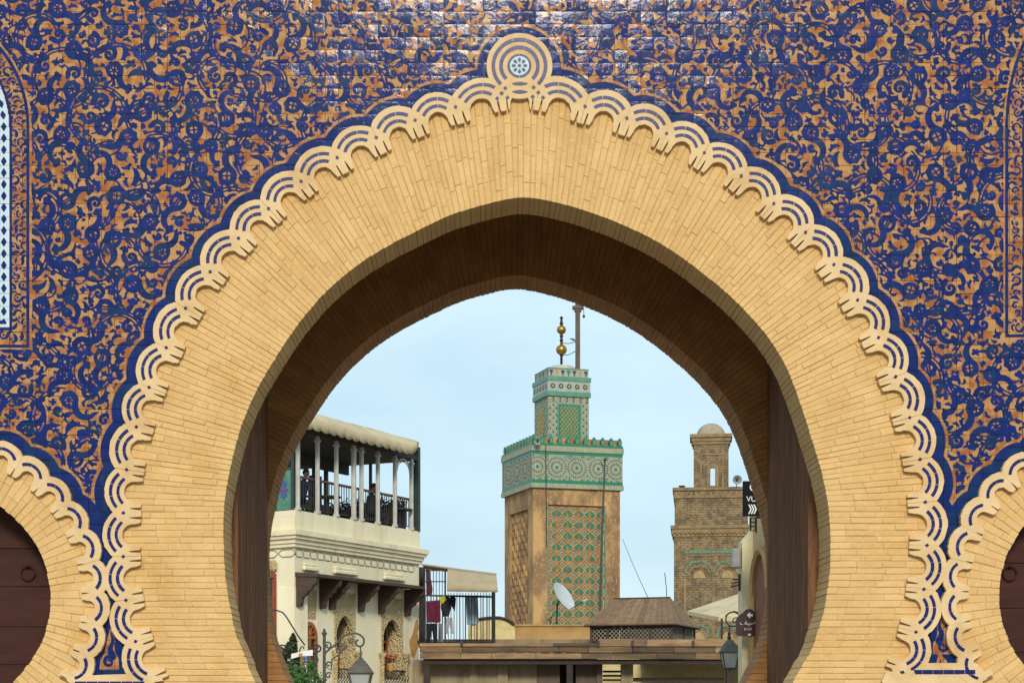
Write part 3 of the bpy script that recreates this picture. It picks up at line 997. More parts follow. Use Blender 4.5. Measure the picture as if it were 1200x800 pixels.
def courses_main(step=7.4):
    """list of (inner0, outer0, inner1, outer1) strips of the main ring, pixel space"""
    out = []
    a_l, a_r = math.pi, 2*math.pi        # image y down: upper half is angles pi..2pi
    n = int(math.pi * 425 / step)
    A = np.linspace(a_l, a_r, n + 1)
    A[1:-1] += np.array([random.uniform(-0.12, 0.12) for _ in range(n-1)]) * (math.pi / n)
    ri = [ray_to(intr_path, a + 1e-4) for a in A]; ro = [ray_to(guide, a + 1e-4) for a in A]
    def at(a, r): return np.array([RC[0] + r*math.cos(a), RC[1] + r*math.sin(a)])
    for i in range(n):
        jt = random.uniform(-0.3, 0.3)
        out.append((at(A[i], ri[i]+jt), at(A[i], ro[i]+2.5), at(A[i+1], ri[i+1]+jt), at(A[i+1], ro[i+1]+2.5)))
    for left in (True, False):
        ylast = 752 if left else 800
        y = RC[1]
        while y < 862:
            h = step * random.uniform(0.88, 1.12)
            jt = random.uniform(-0.3, 0.3)
            e = lambda yy: (row_x(guide, min(yy, 789), left) + (-2.5 if left else 2.5)) if yy < 790 else (150 if left else 1075)
            s = 1 if left else -1
            out.append((np.array([row_x(intr_path, y, left) - s*jt, y]), np.array([e(y), y]), np.array([row_x(intr_path, y+h, left) - s*jt, y+h]), np.array([e(y+h), y+h])))
            y += h
    return out

def split_course(c, L, first):
    i0, o0, i1, o1 = c
    ln = np.linalg.norm(o0 - i0)
    cuts = [0.0]; s = first
    while s < ln - 7:
        cuts.append(s / ln); s += L * random.uniform(0.8, 1.25)
    cuts.append(1.0)
    g = 0.26
    res = []
    for k in range(len(cuts) - 1):
        a, b = cuts[k], cuts[k+1]
        da = 0.0 if k == 0 else 0.05/ln; db = 0.05/ln
        q = [i0 + (o0-i0)*(a+da), i0 + (o0-i0)*(b-db), i1 + (o1-i1)*(b-db), i1 + (o1-i1)*(a+da)]
        # bed joint
        v = (q[3]-q[0]); n0 = v/np.linalg.norm(v)
        q = [q[0] + n0*(g+random.uniform(-0.32,0.42)), q[1] + n0*(g+random.uniform(-0.32,0.42)), q[2] - n0*(g+random.uniform(-0.32,0.42)), q[3] - n0*(g+random.uniform(-0.32,0.42))]
        res.append((q, k == 0))
    return res

ring_root = bpy.data.objects.new('brick_arch', None); col.objects.link(ring_root); ring_root.parent = gate
ring_off = np.array(wloc(ring_root))
random.seed(9)
bricks = []
for ci, c in enumerate(courses_main()):
    for q, inner in split_course(c, 31, random.choice((12, 18, 25, 31))):
        y0 = -0.026 + random.uniform(-0.003, 0.003)
        bricks.append((brick_geo(q, y0, Y_RING - 0.002 if inner else 0.05), q))
def quad_area(q):
    p = [np.array(x) for x in q]; d1 = p[2]-p[0]; d2 = p[3]-p[1]
    vis = all(0 < x[0] < 1200 and 0 < x[1] < 800 for x in p)
    return abs(d1[0]*d2[1]-d1[1]*d2[0]) / 2 * (1 if vis else 0.01)
bricks.sort(key=lambda b: -quad_area(b[1]))
def brick_object(name, geos, parent, offv, mat):
    V = []; F = []; T = []
    for v, f in geos:
        b = len(V); V += [tuple(np.array(p) - offv) for p in v]; F += [tuple(i + b for i in g) for g in f]; T += [random.random()]*len(f)
    me = bpy.data.meshes.new(name); me.from_pydata(V, [], F); me.materials.append(mat); set_tone(me, T)
    bm = bmesh.new(); bm.from_mesh(me); bmesh.ops.recalc_face_normals(bm, faces=bm.faces[:]); 
    bm.to_mesh(me); bm.free()
    return link(name, me, parent)
M_bed = material('limewash_joint', (0.55, 0.34, 0.125), (0.46, 0.27, 0.09), rough=0.95, scale=5, bump=0.3, bscale=40)
for g, q in bricks[:210]: brick_object('brick', [g], ring_root, ring_off, M_brick)
o = brick_object('bricks', [g for g, q in bricks[210:]], ring_root, ring_off, M_brick); o['kind'] = 'stuff'
# joint bed behind the bricks
ii = offset_main(0.9)
oo = [tuple(p) for p in guide[:]]
oo = [(150, 870), (150, 797)] + oo[1:-1] + [(1075, 790), (1075, 870)]
bedp = [tuple(p) for p in ii] + oo[::-1]
mb = MB(); mb.prism(pxpoly(bedp, -0.0215), (0, Y_RING, 0)); mb.build('joint_bed', M_bed, ring_root)
# plaster base blocks under the arch feet
for pts in ([(60, 868), (337, 868), (337, GY), (60, GY)], [(891, 868), (1170, 868), (1170, GY), (891, GY)]):
    mb = MB(); mb.prism(pxpoly(pts, -0.03), (0, Y_RING + 0.02, 0)); mb.build('jamb_base', M_core, ring_root)

# rear ring: same arch at the back of the chamber
geos = []
for c in courses_main(8.4):
    i0, o0, i1, o1 = c
    def cut(i, o, L=100):
        v = o - i; n = np.linalg.norm(v); return i + v/n*min(n, L)
    for q, inner in split_course((i0, cut(i0, o0), i1, cut(i1, o1)), 30, random.choice((14, 22, 30))):
        y0 = Y_BACK0 - 0.010 + random.uniform(-0.003, 0.003)
        geos.append(brick_geo(q, y0, Y_BACK1 - 0.003 if inner else Y_BACK0 + 0.03))
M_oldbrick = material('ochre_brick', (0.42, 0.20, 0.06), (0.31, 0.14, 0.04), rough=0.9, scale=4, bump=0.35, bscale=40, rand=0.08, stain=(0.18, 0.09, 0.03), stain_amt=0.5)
rear_root = bpy.data.objects.new('rear_brick_arch', None); col.objects.link(rear_root); rear_root.parent = gate
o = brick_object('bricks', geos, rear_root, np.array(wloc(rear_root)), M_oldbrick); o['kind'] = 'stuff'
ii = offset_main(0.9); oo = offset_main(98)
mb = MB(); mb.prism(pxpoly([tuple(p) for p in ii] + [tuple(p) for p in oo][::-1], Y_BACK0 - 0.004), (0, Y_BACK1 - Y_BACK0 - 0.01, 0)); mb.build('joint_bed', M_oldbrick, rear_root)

# side arch rings and closed doors
for key, (cx, cy, ri, ro) in SIDE.items():
    root = bpy.data.objects.new('side_brick_arch', None); col.objects.link(root); root.parent = gate
    n = int((math.pi + 2*R(48)) * 150 / 9.0); a0 = R(48)
    geos = []
    for i in range(n):
        A = [(math.pi + a0) - (math.pi + 2*a0) * k / n for k in (i, i + 1)]
        jt = random.uniform(-0.6, 0.6)
        pk = [1 + 0.035 * max(0, math.sin(a))**6 for a in A]
        P = lambda a, r: np.array([cx + r*math.cos(a), cy - r*math.sin(a)])
        c = (P(A[0], ri*pk[0]+jt), P(A[0], ro*pk[0]+12), P(A[1], ri*pk[1]+jt), P(A[1], ro*pk[1]+12))
        for q, inner in split_course(c, 24, random.choice((10, 16, 22, 26))):
            geos.append((brick_geo(q, -0.026 + random.uniform(-0.003, 0.003), 0.34 if inner else 0.05), q))
    geos.sort(key=lambda b: -quad_area(b[1]))
    for g, q in geos[:45]: brick_object('brick', [g], root, np.array(wloc(root)), M_brick)
    o = brick_object('bricks', [g for g, q in geos[45:]], root, np.array(wloc(root)), M_brick); o['kind'] = 'stuff'
    ip = side_path(cx, cy, ri, 1.2); op = side_path(cx, cy, ro, 12)
    mb = MB(); mb.prism(pxpoly(ip + op[::-1], -0.0215), (0, 0.34, 0)); mb.build('joint_bed', M_bed, root)
    dr = bpy.data.objects.new('side_door', None); col.objects.link(dr); dr.parent = gate
    k = 0; z0 = 0.02
    while z0 < 3.6:
        h = random.uniform(0.30, 0.36)
        a = Vector(((cx - ri - 12 - VX)/SC, 0.30, z0)); b = Vector(((cx + ri + 12 - VX)/SC, 0.345 + random.uniform(0, 0.004), z0 + h - 0.004))
        o = MB().cbox(a, b, 0.003).build('door_board', M_maroon, dr); set_tone(o.data, random.random()); z0 += h
    hx = 22 if key == 'l' else 1196
    mb = MB(); c = W(hx, 668, 0); c = Vector((c.x, 0.275, c.z))
    mb.tube([c + Vector((0.055*math.cos(q), 0, 0.055*math.sin(q))) for q in np.linspace(0, 2*math.pi, 20, endpoint=False)], 0.006, 6, closed=True)
    mb.lathe(c + Vector((0, 0.0, 0.055)), [(0.012, -0.012), (0.02, 0), (0.012, 0.012)], 8)
    mb.build('ring_knocker', M_maroon, dr, smooth=True)

# open door leaves folded against the chamber sides, vertical planks
for x0, x1 in ((-2.04, -1.935), (2.665, 2.77)):
    dr = bpy.data.objects.new('door_leaf', None); col.objects.link(dr); dr.parent = gate
    y = Y_RING + 0.015
    while y < Y_BACK0 - 0.04:
        wd = min(random.uniform(0.16, 0.22), Y_BACK0 - 0.022 - y)
        dx = random.uniform(-0.0015, 0.0015)
        o = MB().cbox((x0 + dx, y, 0.04), (x1 + dx, y + wd - 0.005, 6.1), 0.004).build('plank', M_wood, dr); set_tone(o.data, random.random())
        y += wd
# ================================================================== behind the gate
F_PX = SC * D                      # focal length in photo pixels
def scale_at(dist): return F_PX / dist
def PW_(px, py, dist):             # photo pixel at a distance from the camera
    return W(px, py, dist - D)
def frame(o, ax, ay):
    """matrix whose local x, y run along the horizontal directions ax, ay from point o"""
    m = Matrix.Identity(4)
    m[0][0], m[1][0], m[2][0] = ax[0], ax[1], 0
    m[0][1], m[1][1], m[2][1] = ay[0], ay[1], 0
    m[0][3], m[1][3], m[2][3] = o[0], o[1], o[2]
    return m
def part(name, parent=None):
    o = bpy.data.objects.new(name, None); col.objects.link(o)
    o.empty_display_size = 0.1
    if parent is not None: o.parent = parent
    return o
def mbf(M):
    m = MB(); m.M = M; return m

M_cream = material('cream_wall_paint', (0.80, 0.72, 0.51), (0.73, 0.63, 0.42), rough=0.9, scale=0.9, bump=0.15, bscale=18, stain=(0.48, 0.38, 0.22), stain_amt=0.55, stain_scale=1.0, stretch=(1, 1, 0.35))
M_creamtrim = material('cream_moulding', (0.80, 0.71, 0.49), (0.72, 0.61, 0.40), rough=0.85, scale=2, bump=0.15, bscale=25, stain=(0.34, 0.27, 0.16), stain_amt=0.55, stain_scale=2.2)
M_chain = material('grey_chain_relief', (0.36, 0.33, 0.26), (0.28, 0.25, 0.19), rough=0.9, scale=6, bump=0.1)
M_darkwood = material('dark_carved_wood', (0.085, 0.048, 0.030), (0.045, 0.024, 0.016), rough=0.75, scale=5, bump=0.3, bscale=30, stretch=(1, 1, 3))
M_orangewood = material('varnished_orange_wood', (0.38, 0.13, 0.025), (0.25, 0.075, 0.014), rough=0.45, scale=6, bump=0.1, stretch=(2, 2, 0.6))
M_glassd = material('dark_window_glass', (0.012, 0.014, 0.016), (0.02, 0.022, 0.024), rough=0.12, scale=2, bump=0)
M_whitemetal = material('white_painted_metal', (0.52, 0.50, 0.45), (0.40, 0.38, 0.34), rough=0.55, scale=5, bump=0.05)
M_greenmetal = material('dark_green_metal', (0.020, 0.042, 0.040), (0.03, 0.055, 0.05), rough=0.5, scale=5, bump=0.05)
M_black = material('black_iron', (0.016, 0.016, 0.017), (0.03, 0.028, 0.027), rough=0.6, scale=9, bump=0.1)
M_rail = material('brown_handrail', (0.11, 0.05, 0.035), (0.08, 0.035, 0.025), rough=0.5, scale=6, bump=0.1)
M_canvas = material('cream_canvas', (0.56, 0.46, 0.29), (0.46, 0.36, 0.21), rough=0.9, scale=1.6, bump=0.12, bscale=30, stain=(0.26, 0.19, 0.11), stain_amt=0.6, stain_scale=1.5)
M_tan = material('tan_awning_cloth', (0.42, 0.34, 0.22), (0.34, 0.27, 0.17), rough=0.9, scale=1.5, bump=0.15, bscale=20, stain=(0.22, 0.16, 0.10), stain_amt=0.4)
M_terraceroof = material('terrace_roof_boards', (0.06, 0.05, 0.042), (0.04, 0.033, 0.028), rough=0.8, scale=4, bump=0.2)
M_ochre = material('ochre_plaster', (0.44, 0.27, 0.10), (0.34, 0.20, 0.07), rough=0.9, scale=1.2, bump=0.2, bscale=14, stain=(0.20, 0.12, 0.05), stain_amt=0.6, stain_scale=0.9)
M_orangepatch = material('exposed_orange_render', (0.50, 0.27, 0.085), (0.42, 0.21, 0.06), rough=0.95, scale=5, bump=0.2)

def carved_material():
    m = material('carved_plaster', (0.56, 0.44, 0.24), (0.46, 0.34, 0.17), rough=0.9, scale=3, bump=0.0)
    nt = m.node_tree; b = nt.nodes['Principled BSDF']; L = nt.links.new
    geo = nd(nt, 'ShaderNodeNewGeometry')
    v = nd(nt, 'ShaderNodeTexVoronoi', feature='DISTANCE_TO_EDGE', i_Scale=13.0); L(geo.outputs['Position'], v.inputs['Vector'])
    v2 = nd(nt, 'ShaderNodeTexVoronoi', feature='F1', i_Scale=16.0); L(geo.outputs['Position'], v2.inputs['Vector'])
    ad = nd(nt, 'ShaderNodeMath', operation='ADD'); L(v.outputs['Distance'], ad.inputs[0]); L(v2.outputs['Distance'], ad.inputs[1])
    bp = nd(nt, 'ShaderNodeBump', i_Strength=1.0, i_Distance=0.05); L(ad.outputs[0], bp.inputs['Height']); L(bp.outputs[0], b.inputs['Normal'])
    return m
M_carved = carved_material()

# ------------------------------------------------------------------ the cafe on the left
DA = 45.6
A0 = Vector(((345 - VX) / scale_at(DA), DA - D, 0))
cu, cn = Vector((0.46, 0.888, 0)).normalized(), None
cn = Vector((cu.y, -cu.x, 0))
CM = frame(A0, cu, cn)            # local: x along the facade, y outward, z up
def fac(px, py, o=0.0):
    k = (px - VX) / F_PX
    t = (k * (DA + cn.y*o) - (A0.x + cn.x*o)) / (cu.x - k*cu.y)
    dist = DA + cu.y*t + cn.y*o
    return t, EYE + (VY - py) / F_PX * dist
def ft(px, o=0.0): return fac(px, 600, o)[0]
TE = ft(491)
cafe = thing('cafe_building', (A0.x, A0.y, 0), 'cream two-storey cafe with a glazed roof terrace, left of the minaret', 'building')
cv = Vector((-0.8, 0.6, 0))       # the splayed face left of the corner
cvn = Vector((-0.6, -0.8, 0))
def foot(o, back=6.0):
    """plan of the building pushed outward by o: splay end, corner (mitred), far end, then the back"""
    Cp = A0 + cv*3.2 + cvn*o
    # mitre: intersection of the two pushed lines
    p, r = A0 + cn*o, cu
    q, s_ = A0 + cvn*o, cv
    den = r.x*s_.y - r.y*s_.x
    t = ((q.x-p.x)*s_.y - (q.y-p.y)*s_.x) / den
    Ap = p + r*t
    Bp = A0 + cu*(TE + (o if o > 0.05 else 0)) + cn*o
    return [Cp, Ap, Bp, A0 + cu*TE - cn*back + cu*(o if o > 0.05 else 0), Cp - cn*back*0.6 + cu*4]
def storey(name, o, z0, z1, mat, parent=cafe):
    mb = MB(); mb.prism([Vector((p.x, p.y, z0)) for p in foot(o)], (0, 0, z1 - z0)); return mb.build(name, mat, parent)
ZP, ZC1, ZC0 = 6.60, 6.08, 5.66
ZS = 4.62                         # top of the window openings
ZSILL = 2.35
storey('wall', 0.0, ZS, ZC0, M_cream)
storey('wall', 0.0, 0.0, ZSILL, M_cream)
storey('cornice', 0.07, ZC0, 5.75, M_creamtrim); storey('cornice', 0.11, 5.752, 5.86, M_creamtrim)
storey('cornice', 0.17, 5.862, 5.95, M_creamtrim); storey('cornice', 0.22, 5.952, ZC1, M_creamtrim)
storey('parapet', 0.03, ZC1 + 0.002, 6.45, M_cream)
mb = mbf(CM); mb.box((-0.01, -0.13, 6.451), (TE, 0.029, ZP)); mb.build('parapet', M_cream, cafe)
mb = mbf(CM); mb.box((TE - 0.13, -5.0, 6.451), (TE - 0.001, -0.131, ZP - 0.001)); mb.build('parapet', M_cream, cafe)
mb = mbf(frame(A0, (-0.8, 0.6), (-0.6, -0.8))); mb.box((0.0, -0.10, 6.452), (3.2, 0.029, ZP - 0.002)); mb.build('parapet', M_cream, cafe)
# wall pieces between the three openings
bays = [(ft(353), ft(371)), (ft(391.5), ft(416)), (ft(446.5), ft(472))]
edges = [0.0] + [e for b in bays for e in b] + [TE]
for i in range(0, len(edges), 2):
    mb = mbf(CM); mb.box((edges[i], -0.5, ZSILL), (edges[i+1], 0, ZS)); mb.build('wall', M_cream, cafe)
mb = MB(); mb.prism([Vector((p.x, p.y, ZSILL)) for p in (A0 - cvn*0.001, A0 + cv*3.2, A0 + cv*3.2 - cvn*0.5, A0 - cvn*0.5 + cu*0.0)], (0, 0, ZS - ZSILL)); mb.build('wall', M_cream, cafe)
mb = mbf(CM); mb.box((0, -6, ZSILL), (TE, -5.6, ZS)); mb.build('wall', M_cream, cafe)
# carved surrounds with pointed openings, doors inside
def arch_notch(t0, t1, zs, zp, z0, ins):
    c = (t0 + t1) / 2; h = (t1 - t0)/2 - ins
    pts = [(t0, z0), (t0 + ins, z0), (t0 + ins, zs)]
    for k in range(1, 12):
        a = k / 12
        x = -h + 2*h*a
        pts.append((c + x, zs + (zp - zs) * (1 - abs(x/h)**1.7)**0.75))
    return pts + [(t1 - ins, zs), (t1 - ins, z0), (t1, z0), (t1, ZS), (t0, ZS)]
for bi, (t0, t1) in enumerate(bays):
    wn = part('window_bay', cafe)
    if bi == 0:
        mb = mbf(CM); mb.box((t0, -0.06, 3.86), (t1, -0.012, ZS)); mb.build('carved_panel', M_carved, wn)
        c = (t0+t1)/2; h = (t1-t0)/2
        outl = [(t0, ZSILL), (t0, 3.40)] + [(c - h*math.cos(q), 3.40 + h*1.05*math.sin(q)) for q in np.linspace(0.15, math.pi-0.15, 13)] + [(t1, 3.40), (t1, ZSILL)]
        inner = [(c + (x-c)*0.76, ZSILL if z == ZSILL else 3.40 + (z-3.40)*0.76) for x, z in outl]
        top = [(t0, 3.40), (t0, 3.86)] + [(t1, 3.86), (t1, 3.40)] + [(x, z) for x, z in outl[2:-2]][::-1]
        mb = mbf(CM); mb.prism([(x, -0.02, z) for x, z in top], (0, -0.1, 0)); mb.build('wall', M_cream, wn)
        mb = mbf(CM)
        n = len(outl)
        mb.prism([(x, 0.035, z) for x, z in outl] + [(x, 0.035, z) for x, z in inner][::-1], (0, -0.08, 0)); mb.build('door_frame', M_orangewood, wn)
        mb = mbf(CM); mb.box((t0 + 0.05, -0.02, 3.34), (t1 - 0.05, 0.04, 3.42)); mb.box((c - 0.03, -0.02, ZSILL), (c + 0.03, 0.036, 3.34))
        for zz in (2.75, 3.0): mb.box((t0 + 0.08, -0.02, zz), (t1 - 0.08, 0.033, zz + 0.035))
        for q in np.linspace(0, math.pi, 7)[1:-1]:
            mb.tube([(c, 0.01, 3.42), (c - h*0.74*math.cos(q), 0.01, 3.42 + h*0.74*math.sin(q))], 0.02, 5)
        mb.build('glazing_bar', M_orangewood, wn)
        mb = mbf(CM); mb.box((t0, -0.16, ZSILL), (t1, -0.025, 3.40)); mb.prism([(x, -0.025, z) for x, z in outl[1:-1]], (0, -0.1, 0)); mb.build('glass', M_glassd, wn)
    else:
        mb = mbf(CM); mb.prism([(x, 0.02, z) for x, z in arch_notch(t0, t1, 3.55, 4.02, ZSILL, 0.10)], (0, -0.14, 0)); mb.build('carved_panel', M_carved, wn)
        mb = mbf(CM); mb.box((t1 - 0.10, -0.5, ZSILL), (t1 - 0.06, -0.125, 4.1)); mb.box((t0 + 0.06, -0.5, ZSILL), (t0 + 0.10, -0.125, 4.1)); mb.build('carved_reveal', M_carved, wn)
        mb = mbf(CM)
        for a, b in ((t0 + 0.10, t0 + 0.16), ((t0+t1)/2 - 0.05, (t0+t1)/2 + 0.05), (t1 - 0.16, t1 - 0.10)): mb.box((a, -0.47, ZSILL), (b, -0.42, 3.45))
        for z in (ZSILL + 0.02, 2.8, 3.12, 3.38): mb.box((t0 + 0.10, -0.46, z), (t1 - 0.10, -0.425, z + 0.06))
        mb.build('door_frame', M_orangewood, wn)
        mb = mbf(CM); mb.box((t0, -0.55, ZSILL), (t1, -0.49, ZS)); mb.build('glass', M_glassd, wn)
        for tt in (t0 - 0.05, t1 + 0.05):
            mb = MB(); c0 = CM @ Vector((tt, 0.09, 0))
            mb.lathe(Vector((c0.x, c0.y, 2.1)), [(0.05, 0), (0.05, 0.75), (0.065, 0.78), (0.05, 0.81), (0.10, 0.90), (0.11, 0.98), (0.05, 0.985)], 10)
            smooth_angle(mb.build('colonnette', M_carved, wn))
    # balcony guard in wrought iron
    if bi:
        gl = part('window_guard', cafe)
        for k in range(9):
            tt = t0 - 0.02 + (t1 - t0 + 0.04) * k / 8
            mb = MB(); pts = [CM @ Vector((tt, 0.06 + 0.12*math.sin(q)**2, 2.2 + 0.38*q/math.pi)) for q in np.linspace(0, math.pi, 9)]
            mb.tube(pts, 0.013, 5); mb.build('bar', M_black, gl)
        mb = mbf(CM); mb.box((t0 - 0.06, 0.03, 2.575), (t1 + 0.06, 0.10, 2.61)); mb.build('top_rail', M_black, gl)
# potted red flowers on the last window
# timber hoods on carved brackets
def bracket(t, zt, proj, h, parent, thick=0.13):
    prof = [(0, 0), (proj, 0), (proj, -0.10)]
    for k in range(1, 8):
        s_ = k / 8
        prof.append((proj * (1 - s_) * 0.92 + 0.06 + (0.035 if k % 2 else -0.015), -0.10 - (h - 0.22) * s_**0.9))
    prof += [(0.16, -h + 0.10), (0.13, -h + 0.02), (0.08, -h), (0, -h)]
    mb = mbf(CM); mb.prism([(t, 0.004 + o, zt + z) for o, z in prof], (thick, 0, 0))
    return mb.build('bracket', M_darkwood, parent)
for (pa, pb, brs) in ((346.0, 441.5, (347.5, 374, 385, 419)), (442.0, 495.5, (443, 473.5))):
    hd = part('window_hood', cafe)
    o_ = 0.62
    ta, tb = max(0.03, ft(pa, o_)), min(ft(pb, o_), TE + 0.02)
    zt = fac(pa, 672, o_)[1] - (0.0 if pa < 400 else 0.0)
    zt = 4.93 if pa < 400 else 4.93
    mb = mbf(CM); mb.hexa([(ta, 0, zt - 0.02), (tb, 0, zt - 0.02), (tb, o_ + 0.06, zt - 0.05), (ta, o_ + 0.06, zt - 0.05), (ta, 0, zt + 0.09), (tb, 0, zt + 0.09), (tb, o_ + 0.06, zt + 0.03), (ta, o_ + 0.06, zt + 0.03)])
    mb.build('hood_board', M_darkwood, hd)
    for bpx in brs:
        bracket(ft(bpx, 0.0) if bpx > 347.6 else 0.06, zt - 0.03, o_, 0.76, hd)
for (pa, pb, py) in ((353.5, 371, 664.5), (389.5, 416.5, 669), (448, 472, 676)):
    ta, tb = ft(pa), ft(pb); z = fac((pa+pb)/2, py)[1]
    mb = mbf(CM); mb.cbox((ta, 0.001, z - 0.10), (tb, 0.10, z + 0.02), 0.03); mb.cbox((ta + 0.04, 0.001, z + 0.022), (tb - 0.04, 0.06, z + 0.10), 0.02)
    mb.build('plaster_shelf', M_creamtrim, cafe)
# chain relief under the cornice
chain = part('chain_relief', cafe)
def link_hex(M, t, z, L=0.40, H=0.19):
    mb = mbf(M); pts = [(t - L/2, 0, z), (t - L*0.28, 0, z + H/2), (t + L*0.28, 0, z + H/2), (t + L/2, 0, z), (t + L*0.28, 0, z - H/2), (t - L*0.28, 0, z - H/2)]
    mb.tube(pts, 0.022, 5, closed=True); mb.build('chain_link', M_chain, chain)
zc = fac(345, 647)[1]
nl = int((TE - 0.35) / 0.34)
for k in range(nl): link_hex(CM, 0.22 + 0.34*k, zc)
CM2 = frame(A0, cv, cvn)
for k in range(4): link_hex(CM2, 0.25 + 0.62*k, zc, 0.62, 0.19)
# peeled patch of render and a cable clipped to the wall
zq = lambda px, py: fac(px, py)
patch = [(489,725),(491,735),(489,741),(491.5,752),(489,760),(485,771),(482,768),(480,757),(479.5,750),(483,744),(485.5,733),(487,727)]
mb = mbf(CM); mb.prism([(zq(*p)[0], 0.005, zq(*p)[1]) for p in patch], (0, -0.004, 0)); mb.build('bare_render_patch', M_orangepatch, cafe)
# splay: red framed window and little gilt capital at the left edge
M_redframe = material('faded_red_frame', (0.30, 0.06, 0.03), (0.2, 0.04, 0.025), rough=0.7, scale=8, bump=0.1)
mb = mbf(CM2); 
for a, b in (((0.62, 0.0, 3.4), (0.72, 0.06, 5.0)), ((1.3, 0.0, 3.4), (1.4, 0.06, 5.0)), ((0.62, 0.061, 4.9), (1.4, 0.10, 5.0))): mb.box(a, b)
mb.build('side_window_frame', M_redframe, cafe)
mb = mbf(CM2); mb.box((0.72, -0.05, 3.4), (1.3, 0.01, 4.9)); mb.build('side_window_glass', M_glassd, cafe)
mb = mbf(CM2); mb.cbox((0.56, 0.0, 5.05), (0.92, 0.16, 5.35), 0.06); mb.build('side_capital', M_carved, cafe)

# roof terrace: posts, arched spandrels, rail, awning, roof
ter = part('roof_terrace', cafe)
ZR = 8.62
cols = [350, 373, 395, 415.5, 424.5, 443.7, 463.7, 483]
for i, px in enumerate(cols):
    t = ft(px, 0.02); wd = 0.045 if i != 3 else 0.065
    mb = mbf(CM); mb.cbox((t - wd, -0.06, ZP), (t + wd, 0.05, ZR), 0.02)
    mb.cbox((t - wd - 0.025, -0.08, ZR - 0.16), (t + wd + 0.025, 0.07, ZR - 0.10), 0.012); mb.cbox((t - wd - 0.02, -0.075, ZP), (t + wd + 0.02, 0.065, ZP + 0.08), 0.012)
    mb.build('terrace_post', M_whitemetal, ter)
for i in range(len(cols) - 1):
    t0, t1 = ft(cols[i], 0.02) + 0.06, ft(cols[i+1], 0.02) - 0.06
    if i != 6: continue
    mb = MB(); c = (t0+t1)/2; h = (t1-t0)/2
    mb.tube([CM @ Vector((c - h*math.cos(q), 0.0, ZR - 0.42 + 0.36*math.sin(q))) for q in np.linspace(0, math.pi, 13)], 0.022, 5)
    mb.tube([CM @ Vector((c - h*math.cos(q)*0.86, 0.0, ZR - 0.42 + 0.29*math.sin(q))) for q in np.linspace(0, math.pi, 13)], 0.014, 5)
    mb.build('arched_bracket', M_whitemetal, ter)
rl = part('railing', cafe)
zr = fac(395, 567, -0.1)[1]
mb = mbf(CM); mb.cbox((0.02, -0.15, zr - 0.04), (TE - 0.12, -0.08, zr + 0.025), 0.015); mb.build('handrail', M_rail, rl)
mb = mbf(CM); mb.box((0.02, -0.13, ZP + 0.10), (TE - 0.12, -0.10, ZP + 0.125)); mb.build('bottom_rail', M_black, rl)
k = 0; t = 0.08
while t < TE - 0.15:
    mb = mbf(CM); mb.box((t, -0.125, ZP + 0.125), (t + 0.018, -0.107, zr - 0.04)); mb.build('baluster', M_black, rl); t += 0.125
# end frame in dark green, back posts, deck and roof
mb = mbf(CM); mb.box((TE - 0.12, -0.12, ZP), (TE - 0.02, 0.06, 9.0)); mb.build('end_post', M_greenmetal, ter)
for tt in (0.4, 2.0, 3.4, 4.8, 6.1):
    mb = mbf(CM); mb.box((tt, -4.6, 6.45), (tt + 0.16, -4.45, ZR)); mb.build('back_post', M_greenmetal, ter)
for oo in (-1.6, -3.1):
    mb = mbf(CM); mb.box((TE - 0.12, oo, ZP), (TE - 0.04, oo + 0.07, ZR)); mb.build('end_post', M_greenmetal, ter)
mb = mbf(CM); mb.box((0.3, -4.55, 7.15), (TE, -4.5, 7.2)); mb.box((0.3, -4.56, 7.5), (TE, -4.49, 7.55)); mb.build('back_rail', M_greenmetal, rl)
t = 0.4
while t < TE - 0.1:
    mb = mbf(CM); mb.box((t, -4.54, 6.5), (t + 0.02, -4.52, 7.15)); mb.build('baluster', M_black, rl); t += 0.25
mb = mbf(CM); mb.box((-0.3, -4.8, ZR + 0.001), (TE - 0.02, 0.02, ZR + 0.16)); mb.build('roof', M_terraceroof, ter)
mb = mbf(CM); mb.box((-0.2, -4.75, ZR - 0.42), (TE - 0.2, -4.68, ZR - 0.002)); mb.build('back_valance', M_canvas, ter)
mb = mbf(CM); mb.box((0.3, -4.62, ZR - 0.55), (2.9, -4.58, ZR - 0.002)); mb.build('rolled_blind', M_terraceroof, ter)
mb = mbf(CM); mb.box((0.9, -4.44, 6.451), (TE - 0.14, -4.3, 7.38)); mb.build('planter_box', M_darkwood, ter)
M_hedge = material('dark_planting', (0.022, 0.034, 0.02), (0.010, 0.016, 0.010), rough=0.7, scale=12, bump=0)
def hedge_pt(r):
    t_ = r.uniform(0.9, TE - 0.2); return CM @ Vector((t_, -4.37 + r.gauss(0, 0.12), 7.36 + abs(r.gauss(0, 0.13))*(0.6 + 0.6*math.sin(t_*3)**2)))
def leaf_scatter(name, mat, parent, fn, n, size, seed):
    r_ = random.Random(seed); mb = MB()
    for _ in range(n):
        p = Vector(fn(r_)); a = Vector((r_.gauss(0,1), r_.gauss(0,1), r_.gauss(0,1))).normalized(); b = a.cross(Vector((r_.gauss(0,1), r_.gauss(0,1), r_.gauss(0,1)))).normalized()
        s_ = size*r_.uniform(0.6, 1.3); mb.add([p - a*s_, p + b*s_*0.45, p + a*s_, p - b*s_*0.45], [(0, 1, 2, 3)])
    return mb.build(name, mat, parent)
